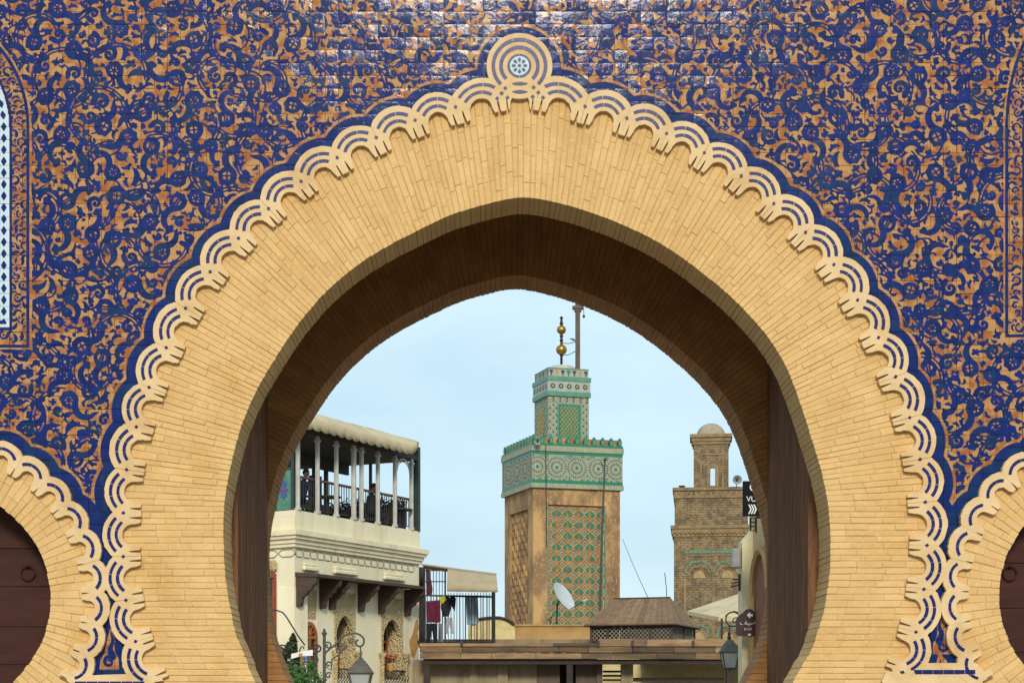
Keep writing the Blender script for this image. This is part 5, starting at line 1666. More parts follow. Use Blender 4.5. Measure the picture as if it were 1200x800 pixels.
# ------------------------------------------------------------------ lattice pavilion on the canopy
M_pavroof = material('grey_brown_boards', (0.22, 0.135, 0.07), (0.14, 0.082, 0.042), rough=0.85, scale=2.5, stretch=(3, 3, 0.7), bump=0.3, bscale=14, rand=0.22)
DPV = 52.0
pc = PW_(787.5, 750, DPV)
pa_, pb_ = Vector((math.cos(R(20)), -math.sin(R(20)), 0)), Vector((math.sin(R(20)), math.cos(R(20)), 0))
pav = thing('lattice_pavilion', pc, 'brown hip-roofed lattice pavilion standing on the timber canopy', 'pavilion')
PM = frame(pc, -pa_, pb_)             # local x runs left along the front, y goes back
LW, LD = 2.48, 3.0
ze = (PW_(787.5, 731, DPV) - pc).z; zrg = (PW_(760, 701, DPV + 1.5) - pc).z
mbp = lambda: mbf(PM)
for x, y in ((0, 0), (0.62, 0), (1.9, 0), (LW - 0.07, 0), (0, LD - 0.07), (0, LD/2), (LW - 0.07, LD - 0.07)):
    mb = mbp(); mb.box((x, y, 0), (x + 0.07, y + 0.07, ze)); mb.build('post', M_darkwood, pav)
for z0, z1 in ((0.0, 0.04), (ze - 0.05, ze)):
    mb = mbp(); mb.box((0.07, 0.012, z0), (LW - 0.07, 0.058, z1)); mb.build('rail', M_darkwood, pav)
    mb = mbp(); mb.box((0.012, 0.07, z0), (0.058, LD - 0.07, z1)); mb.build('rail', M_darkwood, pav)
def lattice(x0, x1, z0, z1, y, sp, wd, along_y=False):
    mb = mbp()
    H = z1 - z0
    for sgn in (1, -1):
        k = x0 - H
        while k < x1 + H:
            # line x = k + s*(z - z0) for s = sgn
            xa, xb = (k, k + H) if sgn > 0 else (k + H, k)
            pts = []
            za, zb = z0, z1
            # clip to x range
            def clip(xa, za, xb, zb):
                if xa > xb: xa, za, xb, zb = xb, zb, xa, za
                if xb <= x0 or xa >= x1: return None
                if xa < x0: za = za + (zb-za)*(x0-xa)/(xb-xa); xa = x0
                if xb > x1: zb = za + (zb-za)*(x1-xa)/(xb-xa); xb = x1
                return xa, za, xb, zb
            c = clip(xa, za, xb, zb)
            if c and abs(c[2]-c[0]) > 0.01:
                xa, za, xb, zb = c
                d = wd * 0.7
                yy = y + (0.008 if sgn > 0 else 0.0)
                if along_y: mb.hexa([(yy, xa - d, za), (yy + 0.007, xa - d, za), (yy + 0.007, xa + d, za), (yy, xa + d, za), (yy, xb - d, zb), (yy + 0.007, xb - d, zb), (yy + 0.007, xb + d, zb), (yy, xb + d, zb)])
                else: mb.hexa([(xa - d, yy, za), (xa + d, yy, za), (xa + d, yy + 0.007, za), (xa - d, yy + 0.007, za), (xb - d, yy, zb), (xb + d, yy, zb), (xb + d, yy + 0.007, zb), (xb - d, yy + 0.007, zb)])
            k += sp
    return mb.build('lattice', M_chain, pav)
for x0, x1 in ((0.07, 0.62), (0.69, 1.9), (1.97, LW - 0.07)): lattice(x0, x1, 0.04, ze - 0.05, 0.03, 0.125, 0.016)
lattice(0.07, LD/2, 0.04, ze - 0.05, 0.03, 0.125, 0.016, True); lattice(LD/2 + 0.07, LD - 0.07, 0.04, ze - 0.05, 0.03, 0.125, 0.016, True)
mb = mbp(); mb.box((0.1, LD - 0.05, 0), (LW - 0.1, LD - 0.02, ze)); mb.box((LW - 0.05, 0.1, 0), (LW - 0.02, LD - 0.1, ze)); mb.build('rear_boarding', M_darkwood, pav)
ov = 0.13
E = [(-ov, -ov), (LW + ov, -ov), (LW + ov, LD + ov), (-ov, LD + ov)]
R0, R1 = (0.42, LD/2), (LW - 0.30, LD/2)
def roof_plane(e0, e1, r0, r1, nb):
    """planks from eave segment to ridge segment"""
    for k in range(nb):
        s0, s1 = (k + 0.02)/nb, (k + 0.98)/nb
        L_ = lambda a, b, s_: (a[0] + (b[0]-a[0])*s_, a[1] + (b[1]-a[1])*s_)
        q = [(*L_(e0, e1, s0), ze), (*L_(e0, e1, s1), ze), (*L_(r0, r1, s1), zrg), (*L_(r0, r1, s0), zrg)]
        dz = random.uniform(0, 0.012)
        mb = mbp(); mb.hexa([(x, y, z + dz) for x, y, z in q] + [(x, y, z + dz + 0.025) for x, y, z in q]); o = mb.build('roof_board', M_pavroof, pav); set_tone(o.data, random.random())
roof_plane(E[0], E[1], R0, R1, 14); roof_plane(E[3], E[0], R0, R0, 10); roof_plane(E[1], E[2], R1, R1, 10); roof_plane(E[2], E[3], R1, R0, 12)
mb = mbp(); mb.tube([(R0[0], R0[1], zrg + 0.03), (R1[0], R1[1], zrg + 0.03)], 0.035, 6); mb.build('ridge_cap', M_darktimber, pav)
mb = mbp(); 
for (a, b), (c, d) in zip(E, E[1:] + E[:1]): mb.tube([(a, b, ze - 0.01), (c, d, ze - 0.01)], 0.022, 5)
mb.build('eave_batten', M_darkwood, pav)
# post and wire standing behind the pavilion
rod = thing('thin_roof_rod', PW_(782, 702, 60), 'thin bare rod standing up behind the pavilion ridge', 'rod')
mb = MB(); mb.tube([PW_(782.5, 745, 60), PW_(781, 690, 60), PW_(779, 670.5, 60)], 0.014, 6); mb.build('rod', M_iron, rod)
# ------------------------------------------------------------------ green-tiled minaret
M_mbrick = material('ochre_minaret_render', (0.48, 0.285, 0.115), (0.25, 0.145, 0.07), rough=0.95, scale=0.8, bump=0.4, bscale=7, stain=(0.115, 0.068, 0.04), stain_amt=0.9, stain_scale=0.75, stretch=(1, 1, 0.6), bdist=0.06, speck=(0.56, 0.36, 0.15), lo=0.40, hi=0.54)
M_mtile = material('pale_green_tile', (0.26, 0.30, 0.215), (0.18, 0.235, 0.17), rough=0.5, scale=4, bump=0.1)
M_green = material('green_glazed_tile', (0.012, 0.19, 0.10), (0.010, 0.14, 0.085), rough=0.35, scale=3, bump=0.1, bscale=10)
M_mint = material('mint_tile_border', (0.11, 0.26, 0.18), (0.07, 0.19, 0.13), rough=0.4, scale=4, bump=0.1)
M_mdark = material('brown_black_tile', (0.07, 0.045, 0.035), (0.05, 0.035, 0.03), rough=0.4, scale=3, bump=0)
M_mcream = material('cream_tile_net', (0.46, 0.33, 0.14), (0.36, 0.25, 0.10), rough=0.6, scale=4, bump=0.1)
M_mwhite = material('white_tile', (0.34, 0.38, 0.31), (0.25, 0.30, 0.25), rough=0.45, scale=4, bump=0)
M_gold = material('gilded_copper', (0.45, 0.26, 0.045), (0.36, 0.20, 0.04), rough=0.38, scale=3, bump=0.05, metal=0.85)
DG = 105.0
gc = PW_(624.8, 825, DG); gc.z = 0
PH_ = R(17)
ga, gb = Vector((math.cos(PH_), math.sin(PH_), 0)), Vector((-math.sin(PH_), math.cos(PH_), 0))
GM = frame(gc, ga, gb)               # local x along the front face, y into the tower
GMl = frame(gc, gb, ga)              # local x along the left face (going back), y into the tower
WT = 5.45
mina = thing('green_minaret', gc, 'tall square minaret with green tile bands and gilded balls on top', 'minaret')
sg_ = scale_at(DG)
zg = lambda py, d=DG: EYE + (VY - py) / F_PX * d
Z1, Z2 = zg(571), zg(519)
def gbox(a, b, mat, name, parent=mina, M=GM):
    mb = mbf(M); mb.box(a, b); return mb.build(name, mat, parent)
# shaft with recessed panels on the two visible faces: core plus raised margins
PX0, PX1 = (641.5 - 624.8)/sg_ + 0.04, (714 - 624.8)/sg_ + 0.08
ZPT = zg(590)
gbox((0.16, 0.16, 0), (WT, WT, Z1), M_mbrick, 'shaft')
gbox((0, 0, 0), (PX0, 0.158, Z1), M_mbrick, 'margin'); gbox((PX1, 0, 0), (WT, 0.158, Z1), M_mbrick, 'margin'); gbox((PX0, 0.001, ZPT), (PX1, 0.158, Z1), M_mbrick, 'margin')
gbox((0.162, 0.002, 0), (1.0, 0.159, Z1 - 0.001), M_mbrick, 'margin', M=GMl); gbox((4.35, 0.002, 0), (WT, 0.159, Z1 - 0.001), M_mbrick, 'margin', M=GMl); gbox((1.0, 0.003, zg(594)), (4.35, 0.159, Z1 - 0.002), M_mbrick, 'margin', M=GMl)
# front panel: net of cream ribs with green leaves and white stars
pan = part('tile_panel', mina)
M_pground = material('brown_panel_ground', (0.33, 0.185, 0.075), (0.20, 0.11, 0.05), rough=0.95, scale=3, bump=0.2, lo=0.4, hi=0.6)
cw, chh = 14.05/sg_, 13.1/sg_
ncol, nrow = 6, 13
zt0 = ZPT - 0.22
def rib_path(c, r, sgn):
    return None
mb = mbf(GM)
for c in range(-1, ncol):
    for r in range(nrow):
        for sgn in (1, -1):
            xc = PX0 + 0.26 + (c + 0.5) * cw; z0 = zt0 - r*chh
            pts = []
            for k in range(7):
                s_ = k/6
                x = xc + sgn*cw*0.5*math.sin(math.pi*s_)**1.3 * (1 if r % 2 == 0 else 1)
                if PX0 + 0.02 < x < PX1 - 0.02: pts.append((x, 0.10, z0 - chh*s_))
            if len(pts) > 2:
                for a, b in zip(pts[:-1], pts[1:]):
                    if b[2] > 4: mb.hexa([(a[0]-0.03, 0.10, a[2]), (a[0]+0.03, 0.10, a[2]), (a[0]+0.03, 0.165, a[2]), (a[0]-0.03, 0.165, a[2]), (b[0]-0.03, 0.10, b[2]), (b[0]+0.03, 0.10, b[2]), (b[0]+0.03, 0.165, b[2]), (b[0]-0.03, 0.165, b[2])])
mb.build('rib_net', M_mcream, pan, kind='stuff')
def shared(name, polys, mat, thick=0.03):
    me_mb = MB()
    for poly in polys: me_mb.prism([GM.to_3x3() @ Vector((x, -thick, z)) for x, z in poly], GM.to_3x3() @ Vector((0, thick, 0)))
    return me_mb.mesh(name, mat)
leaf_l = [(1.32*a, 1.2*b) for a, b in [(-0.02, 0.12), (-0.10, 0.15), (-0.17, 0.06), (-0.20, -0.06), (-0.13, -0.15), (-0.06, -0.10), (-0.05, 0.0)]]
me_leaf = shared('leaf_tile', [leaf_l], M_green); me_leafr = shared('leaf_tile', [[(-x, z) for x, z in leaf_l][::-1]], M_green)
star = [(0.115*math.cos(q)*(1 if k % 2 == 0 else 0.78), 0.115*math.sin(q)*(1 if k % 2 == 0 else 0.78)) for k, q in enumerate(np.linspace(0, 2*math.pi, 16, endpoint=False))]
me_star = shared('star_tile', [star], M_mwhite); me_dot = shared('star_centre', [[(0.055*math.cos(q), 0.055*math.sin(q)) for q in np.linspace(0, 6.283, 8, endpoint=False)]], M_mdark, 0.045)
me_blob = shared('brown_tile', [[(0, 0.11), (0.07, 0), (0, -0.12), (-0.07, 0)]], M_mdark)
poff = wloc(pan)
random.seed(5)
for r in range(nrow):
    for c in range(ncol):
        x = PX0 + 0.26 + c*cw; z = zt0 - r*chh
        if x > PX1 - 0.1 or z < 4.5: continue
        def putm(me, name, dx, dz):
            if not (PX0 + 0.16 < x + dx < PX1 - 0.1): return
            if random.random() < 0.03: return
            o = link(name, me, pan); o.location = (GM @ Vector((x + dx, 0.138, z + dz))) - poff
        o = link('star_tile', me_star, pan); o.location = (GM @ Vector((x, 0.138, z))) - poff
        o = link('star_centre', me_dot, pan); o.location = (GM @ Vector((x, 0.138, z))) - poff
        putm(me_leaf, 'leaf_tile', cw/2, -chh*0.42); putm(me_leafr, 'leaf_tile', cw/2, -chh*0.42)
        putm(me_blob, 'brown_tile', 0.0, -chh*0.5) if r % 2 == 0 else None
gbox((PX0 + 0.071, 0.14, 0), (PX1 - 0.071, 0.156, ZPT - 0.001), M_pground, 'panel_ground', pan)
gbox((PX0 - 0.001, 0.02, 0), (PX0 + 0.07, 0.17, ZPT), M_mint, 'panel_border', pan); gbox((PX1 - 0.07, 0.02, 0), (PX1 + 0.001, 0.17, ZPT), M_mint, 'panel_border', pan)
# left panel: plain brick net
lp = part('brick_net_panel', mina)
mb = mbf(GMl)
for c in range(8):
    xc = 1.2 + c*0.42
    for r in range(26):
        z0 = zg(597) - r*0.42
        if z0 < 4: continue
        sg2 = 1 if (r + c) % 2 else -1
        mb.hexa([(xc - 0.05, 0.08, z0 - 0.42), (xc + 0.05, 0.08, z0 - 0.42), (xc + 0.05, 0.165, z0 - 0.42), (xc - 0.05, 0.165, z0 - 0.42), (xc - 0.05 + 0.16*sg2, 0.08, z0), (xc + 0.05 + 0.16*sg2, 0.08, z0), (xc + 0.05 + 0.16*sg2, 0.165, z0), (xc - 0.05 + 0.16*sg2, 0.165, z0)])
mb.build('net', M_mbrick, lp, kind='stuff')
# tiled band at the top of the shaft
ovb = 0.13
zb = [Z1, zg(565.5), zg(561.5), zg(531.5), zg(528), zg(521.5), Z2]
layers = [(0, 1, ovb + 0.05, M_mtile), (1, 2, ovb, M_green), (2, 3, ovb - 0.01, M_mtile), (3, 4, ovb, M_green), (4, 5, ovb + 0.05, M_mtile), (5, 6, ovb + 0.02, M_green)]
for i, j, o_, mt in layers:
    gbox((-o_, -o_, zb[i] + 0.001), (WT + o_, WT + o_, zb[j]), mt, 'tile_band')
ros = part('rosette_band', mina)
def rosette_polys():
    pale, dark, grn, crm = [], [], [], []
    for ring, (r, n_, sz) in enumerate(((0.20, 8, 0.05), (0.32, 16, 0.045), (0.44, 16, 0.05), (0.56, 24, 0.045), (0.66, 24, 0.05))):
        for k in range(n_):
            a = 2*math.pi*(k + 0.5*(ring % 2))/n_
            p = [(r*math.cos(a) + sz*math.cos(a+q), r*math.sin(a) + sz*math.sin(a+q)) for q in (0, math.pi/2, math.pi, -math.pi/2)]
            (dark if ring in (1, 3) else crm if ring in (2,) else grn if ring == 4 else pale).append(p)
    cen = [(0.11*math.cos(q), 0.11*math.sin(q)) for q in np.linspace(0, 6.283, 10, endpoint=False)]
    halo = [(0.17*math.cos(q), 0.17*math.sin(q)) for q in np.linspace(0, 6.283, 16, endpoint=False)]
    return pale, dark, grn, crm, cen, halo
PALE, DARK, grn, CRM, cen, halo = rosette_polys()
def rosette(M, x, z):
    root = ros
    keep = lambda P: [p for p in P if all(-ovb < x + a < WT + ovb for a, b in p)]
    dark, crm, pale = keep(DARK), keep(CRM), keep(PALE)
    mb = mbf(M)
    for p in dark: mb.prism([(x + a, -ovb - 0.006, z + b) for a, b in p], (0, 0.02, 0))
    mb.build('rosette_dark_tiles', M_mdark, root, kind='stuff')
    mb = mbf(M)
    for p in crm + pale: mb.prism([(x + a, -ovb - 0.006, z + b) for a, b in p], (0, 0.02, 0))
    mb.build('rosette_cream_tiles', M_mcream, root, kind='stuff')
    mb = mbf(M); mb.prism([(x + a, -ovb - 0.004, z + b) for a, b in halo], (0, 0.018, 0)); mb.build('rosette_ring', M_mwhite, root)
    mb = mbf(M); mb.prism([(x + a, -ovb - 0.010, z + b) for a, b in cen], (0, 0.02, 0)); mb.build('rosette_centre', M_green, root)
zm = (zb[2] + zb[3]) / 2
for px in (628, 652.5, 677.5, 703, 725): rosette(GM, (px - 624.8)/sg_ + (0.06 if px < 630 else 0.04 if px < 690 else 0.12), zm)
for k in range(3): rosette(GMl, 1.1 + 1.62*k, zm)
# small mosaic dots filling the band between the rosettes
fx_ = [(px - 624.8)/sg_ + 0.06 for px in (628, 652.5, 677.5, 703, 725)]
for M, cents in ((GM, fx_), (GMl, [1.1, 2.72, 4.34])):
    mbs = [mbf(M), mbf(M), mbf(M)]
    for i_, xx in enumerate(np.arange(-0.02, WT + 0.05, 0.125)):
        for j_, zz in enumerate(np.arange(zb[2] + 0.05, zb[3] - 0.04, 0.125)):
            if min(math.hypot(xx - c, zz - zm) for c in cents) < 0.71: continue
            mbs[(i_*2 + j_*3 + (i_*j_) % 2) % 3].box((xx - 0.038, -ovb - 0.004, zz - 0.038), (xx + 0.038, -ovb + 0.005, zz + 0.038))
    for m_, mt in zip(mbs, (M_mdark, M_mcream, M_mint)):
        m_.build('mosaic_dots', mt, ros, kind='stuff')
# beaded strips
for zz, o_ in (((zb[0]+zb[1])/2, ovb + 0.05), ((zb[4]+zb[5])/2, ovb + 0.05)):
    for M in (GM, GMl):
        mb = mbf(M)
        for k in range(34):
            x = 0.05 + k*0.16
            mb.box((x, -o_ - 0.006, zz - 0.10), (x + 0.07, -o_ + 0.01, zz + 0.10))
        mb.build('bead_tiles', M_mcream, ros, kind='stuff')
# merlons
mer = part('merlons', mina)
gbox((-0.02, 0.25, Z2 + 0.001), (WT + 0.02, 0.5, Z2 + 0.42), M_mbrick, 'parapet'); gbox((0.26, 0.0, Z2 + 0.001), (WT, 0.22, Z2 + 0.40), M_mbrick, 'parapet', M=GMl)
gbox((WT - 0.3, 0.5, Z2 + 0.001), (WT + 0.02, WT, Z2 + 0.42), M_mbrick, 'parapet'); gbox((0, WT - 0.3, Z2 + 0.001), (WT - 0.3, WT, Z2 + 0.42), M_mbrick, 'parapet')
for M, n_ in ((GM, 11), (GMl, 10)):
    for k in range(n_):
        x = 0.02 + (WT - 0.04) * k/(n_ - 1)
        mb = mbf(M); mb.prism([(x + a, -ovb + 0.08, Z2 + b) for a, b in ((-0.17, 0), (-0.10, 0.12), (-0.14, 0.26), (-0.08, 0.42), (0, 0.52), (0.08, 0.42), (0.14, 0.26), (0.10, 0.12), (0.17, 0))], (0, 0.16, 0)); mb.build('merlon', M_green, mer)
        mb = mbf(M); mb.prism([(x + a, -ovb + 0.07, Z2 + b) for a, b in ((-0.05, 0.08), (-0.06, 0.24), (0, 0.38), (0.06, 0.24), (0.05, 0.08))], (0, 0.03, 0)); mb.build('merlon_inlay', M_mint, mer)
# upper lantern
lant = part('lantern', mina)
l0, l1 = 1.45, 4.02
zl = lambda py: zg(py, DG + 2)
ZL0, ZL1, ZL2, ZL3 = Z2 - 0.3, zl(464), zl(441), zl(432)
gbox((l0, l0, ZL0), (l1, l1, ZL1), M_mtile, 'lantern_shaft', lant)
gbox((l0 - 0.10, l0 - 0.10, ZL1 + 0.001), (l1 + 0.10, l1 + 0.10, ZL1 + 0.28), M_mint, 'lantern_band', lant); gbox((l0 - 0.07, l0 - 0.07, ZL1 + 0.281), (l1 + 0.07, l1 + 0.07, ZL2 - 0.26), M_mwhite, 'lantern_band', lant)
gbox((l0 - 0.11, l0 - 0.11, ZL2 - 0.259), (l1 + 0.11, l1 + 0.11, ZL2), M_mint, 'lantern_band', lant)
gbox((l0 + 0.02, l0 + 0.02, ZL2 + 0.001), (l1 - 0.02, l1 - 0.02, ZL3), M_mwhite, 'lantern_top', lant); gbox((l0, l0, ZL3 + 0.001), (l1, l1, ZL3 + 0.07), M_mint, 'lantern_band', lant)
LMf = frame(gc + ga*l0 + gb*l0, ga, gb); LMl = frame(gc + ga*l0 + gb*l0, gb, ga)
wl = l1 - l0
for M in (LMf, LMl):
    zmid = (ZL1 + 0.281 + ZL2 - 0.26)/2
    for k in range(5):
        x = wl*(k + 0.5)/5
        mb = mbf(M); mb.prism([(x + 0.17*math.cos(q)*(1 if i % 2 else 0.75), -0.085, zmid + 0.17*math.sin(q)*(1 if i % 2 else 0.75)) for i, q in enumerate(np.linspace(0, 6.283, 16, endpoint=False))], (0, 0.03, 0)); mb.build('star_tile', M_mdark, lant)
        mb = mbf(M); mb.prism([(x + 0.07*math.cos(q), -0.09, zmid + 0.07*math.sin(q)) for q in np.linspace(0, 6.283, 8, endpoint=False)], (0, 0.03, 0)); mb.build('star_centre', M_mcream, lant)
    for k in range(7):
        x = wl*(k + 0.5)/7
        mt = (M_mdark, M_orangepatch, M_mdark, M_green, M_mdark, M_orangepatch, M_mdark)[k]
        zz = (ZL2 + ZL3)/2
        mb = mbf(M); mb.prism([(x - 0.11, 0.0, zz + 0.17), (x - 0.11, 0.0, zz + 0.08), (x - 0.03, 0.0, zz - 0.06), (x - 0.03, 0.0, zz - 0.17), (x + 0.03, 0.0, zz - 0.17), (x + 0.03, 0.0, zz - 0.06), (x + 0.11, 0.0, zz + 0.08), (x + 0.11, 0.0, zz + 0.17)], (0, 0.03, 0)); mb.build('tile_merlon', mt, lant)
    # tiled face: dotted border round a netted panel
    a0, a1 = wl*0.25, wl*0.78
    zt_ = zl(474)
    mb = mbf(M); mb.box((a0, -0.03, ZL0), (a1, 0.01, zt_)); mb.build('panel_ground', M_green, lant)
    mb = mbf(M); 
    for c in range(5):
        for r in range(8):
            xx = a0 + 0.12 + (a1 - a0 - 0.24)*(c + 0.5)/5; zz = zt_ - 0.22 - r*0.27
            if zz < ZL0: continue
            s2 = 0.13
            for q0, q1 in (((0, s2), (s2, 0)), ((s2, 0), (0, -s2)), ((0, -s2), (-s2, 0)), ((-s2, 0), (0, s2))):
                if a0 + 0.08 < xx + q0[0] < a1 - 0.08: mb.tube([(xx + q0[0], -0.04, zz + q0[1]), (xx + q1[0], -0.04, zz + q1[1])], 0.022, 4)
    mb.build('panel_net', M_mcream, lant, kind='stuff')
    mb = mbf(M); mb.box((a0 - 0.07, -0.04, ZL0), (a0, 0.01, zt_ + 0.07)); mb.box((a1, -0.04, ZL0), (a1 + 0.07, 0.01, zt_ + 0.07)); mb.box((a0, -0.04, zt_), (a1, 0.01, zt_ + 0.07)); mb.build('panel_border', M_mint, lant)
    mb = mbf(M); mb2 = mbf(M)
    for k in range(16):
        for j, xx in enumerate((wl*0.04, wl*0.12, wl*0.20, wl*0.86, wl*0.94)):
            zz = ZL1 - 0.12 - k*0.2
            if zz > ZL0: (mb if (k + j) % 2 else mb2).box((xx - 0.04, -0.012, zz - 0.05), (xx + 0.04, 0.01, zz + 0.05))
    for k in range(12):
        for zz in (ZL1 - 0.12, ZL1 - 0.28):
            (mb if k % 2 else mb2).box((wl*(k + 0.5)/12 - 0.045, -0.013, zz - 0.05), (wl*(k + 0.5)/12 + 0.045, 0.01, zz + 0.05))
    mb.build('dot_tiles', M_mdark, lant, kind='stuff'); mb2.build('dot_tiles', M_mcream, lant, kind='stuff')
cl = gc + ga*(l0 + l1)/2 + gb*(l0 + l1)/2
M_dome = material('flaking_limewash', (0.62, 0.52, 0.36), (0.40, 0.38, 0.32), rough=0.9, scale=1.2, bump=0.2, lo=0.47, hi=0.53)
mb = MB(); mb.lathe((cl.x, cl.y, ZL3 + 0.07), [(1.0*math.cos(q), 0.42*math.sin(q)) for q in np.linspace(0, R(88), 9)], 24); smooth_angle(mb.build('cupola', M_dome, mina))
# finial
fin = part('finial', mina)
pz = lambda py: EYE + (VY - py)/F_PX*(DG + 2.7)
mb = MB(); mb.tube([(cl.x, cl.y, ZL3 + 0.4), (cl.x, cl.y, pz(372))], 0.075, 8); mb.lathe((cl.x, cl.y, pz(370)), [(0.03, -0.1), (0.10, 0.0), (0.11, 0.06), (0.04, 0.12)], 10)
for yy in (413, 396, 391, 376): mb.lathe((cl.x, cl.y, pz(yy)), [(0.08, -0.07), (0.13, 0), (0.08, 0.07)], 10)
mb.build('rod', M_iron, fin, smooth=True)
for yy, r in ((407, 0.335), (383.5, 0.285)):
    mb = MB(); mb.lathe((cl.x, cl.y, pz(yy)), [(max(0.01, r*math.cos(q)), r*0.93*math.sin(q)) for q in np.linspace(-R(88), R(88), 15)], 24); mb.build('gilded_ball', M_gold, fin, smooth=True)
# gallows mast beside the cupola, with its hanging bulb and stays
M_mast = material('grey_timber_mast', (0.13, 0.10, 0.075), (0.085, 0.065, 0.05), rough=0.9, scale=3, bump=0.3, stretch=(3, 3, 0.5))
mast = thing('flag_mast', Vector((PW_(677, 432, DG + 2.6).x, DG + 2.6 - D, pz(432))), 'grey timber mast rising beside the gilded balls of the minaret', 'mast')
mx = PW_(677, 432, DG + 2.6)
mb = MB(); mb.cbox((mx.x - 0.14, mx.y - 0.14, ZL3 + 0.05), (mx.x + 0.14, mx.y + 0.14, pz(352)), 0.03); mb.build('post', M_mast, mast)
mb = MB(); mb.cbox((mx.x - 0.32, mx.y - 0.18, pz(363)), (mx.x + 0.34, mx.y + 0.18, pz(359)), 0.03); mb.cbox((mx.x - 0.2, mx.y - 0.17, pz(366)), (mx.x + 0.22, mx.y + 0.17, pz(363.2)), 0.03); mb.build('cap', M_mast, mast)
mb = MB(); mb.tube([(mx.x + 0.36, mx.y, pz(361)), (mx.x + 0.37, mx.y, pz(369))], 0.018, 5); mb.lathe((mx.x + 0.37, mx.y, pz(371)), [(0.03, -0.1), (0.09, 0), (0.03, 0.1)], 8); mb.build('hanging_bulb', M_iron, mast)
for y0, y1 in ((399, 400.5), (414, 411.5)):
    mb = MB(); pa2 = Vector((cl.x, cl.y, pz(y0))); pb2 = Vector((mx.x - 0.1, mx.y, pz(y1)))
    mb.tube([pa2, pa2.lerp(pb2, 0.5) + Vector((0, 0, -0.08)), pb2], 0.022, 5); mb.build('stay', M_iron, mast)
bird_p = Vector((mx.x - 0.28, mx.y - 0.02, pz(399.4)))
bird = thing('bird', bird_p, 'small dark bird perched on the upper stay beside the mast', 'bird')
mb = MB(); mb.tube([bird_p + Vector((-0.14, 0, 0.10)), bird_p + Vector((-0.06, 0, 0.08)), bird_p + Vector((0.03, 0, 0.05)), bird_p + Vector((0.10, 0, 0.0)), bird_p + Vector((0.20, 0, -0.05))], [0.015, 0.05, 0.06, 0.035, 0.012], 8); mb.build('body', M_black, bird, smooth=True)
mb = MB(); mb.lathe(bird_p + Vector((-0.15, 0, 0.11)), [(0.005, -0.045), (0.038, 0), (0.005, 0.045)], 8); mb.tube([bird_p + Vector((-0.18, 0, 0.11)), bird_p + Vector((-0.23, 0, 0.10))], [0.012, 0.003], 5); mb.build('head', M_black, bird, smooth=True)

def horn_speaker(c, r, facing, label):
    root = thing('horn_loudspeaker', c, label, 'loudspeaker', 'loudspeakers on the minarets')
    q = Vector(facing).normalized().to_track_quat('Z', 'Y').to_matrix().to_4x4()
    mb = MB(); mb.M = Matrix.Translation(c) @ q
    mb.lathe((0, 0, 0), [(r*0.25, -r*1.6), (r*0.3, -r*1.0), (r*0.5, -r*0.4), (r, 0), (r*1.05, 0.02), (r*0.95, 0.0), (r*0.45, -r*0.4), (r*0.2, -r*0.9)], 20); smooth_angle(mb.build('horn', M_speaker, root))
    mb = MB(); mb.M = Matrix.Translation(c) @ q; mb.lathe((0, 0, 0), [(r*0.22, -r*0.5), (r*0.24, -r*0.1), (r*0.1, 0.0)], 12); smooth_angle(mb.build('bullet', M_iron, root))
    mb = MB(); mb.tube([Vector(c) + Vector((0, r*1.2, 0)), Vector(c) + Vector((0, r*1.2, -r*1.9))], r*0.10, 6); mb.build('bracket', M_iron, root)
M_speaker = material('grey_horn', (0.30, 0.30, 0.29), (0.24, 0.24, 0.23), rough=0.5, scale=5, bump=0)
horn_speaker(PW_(630, 517, DG - 0.6), 0.19, (0, -1, -0.1), 'grey horn loudspeaker at the corner of the green minaret gallery')
# thin lightning mast leaning on the minaret, and wires
lm = thing('lightning_mast', PW_(703, 735, DG - 3), 'thin black mast standing in front of the green tile panel', 'mast')
mb = MB(); mb.tube([PW_(702.5, 738, DG - 3), PW_(705, 640, DG - 2), PW_(708.8, 540, DG - 0.8)], [0.075, 0.06, 0.045], 6); mb.lathe(PW_(709, 538.5, DG - 0.8), [(0.05, -0.06), (0.12, 0), (0.05, 0.06)], 8); mb.build('rod', M_black, lm)
mb = MB(); c = PW_(703.5, 540.5, DG - 0.8); mb.tube([PW_(709, 548, DG - 0.8), c], 0.03, 5); mb.build('stub', M_black, lm)
def cable(pts, r, label, mat=None, group=None):
    mb = MB(); P = catmull([np.array(p) for p in pts], 0.6)
    mb.tube([Vector(p) for p in P], r, 5)
    o = mb.build('cable', mat or M_black); tag(o, label, 'cable', group); return o
cable([PW_(729.5, 631, DG), PW_(741, 659, 90), PW_(752, 684, 76), PW_(759, 699, 60)], 0.014, 'thin stay wire running from the green minaret down to the pavilion')
cable([PW_(639.5, 520, DG - 0.4), PW_(640, 560, DG - 0.3), PW_(640.5, 640, DG - 0.1)], 0.022, 'thin grey wire down the front corner of the green minaret', M_iron)

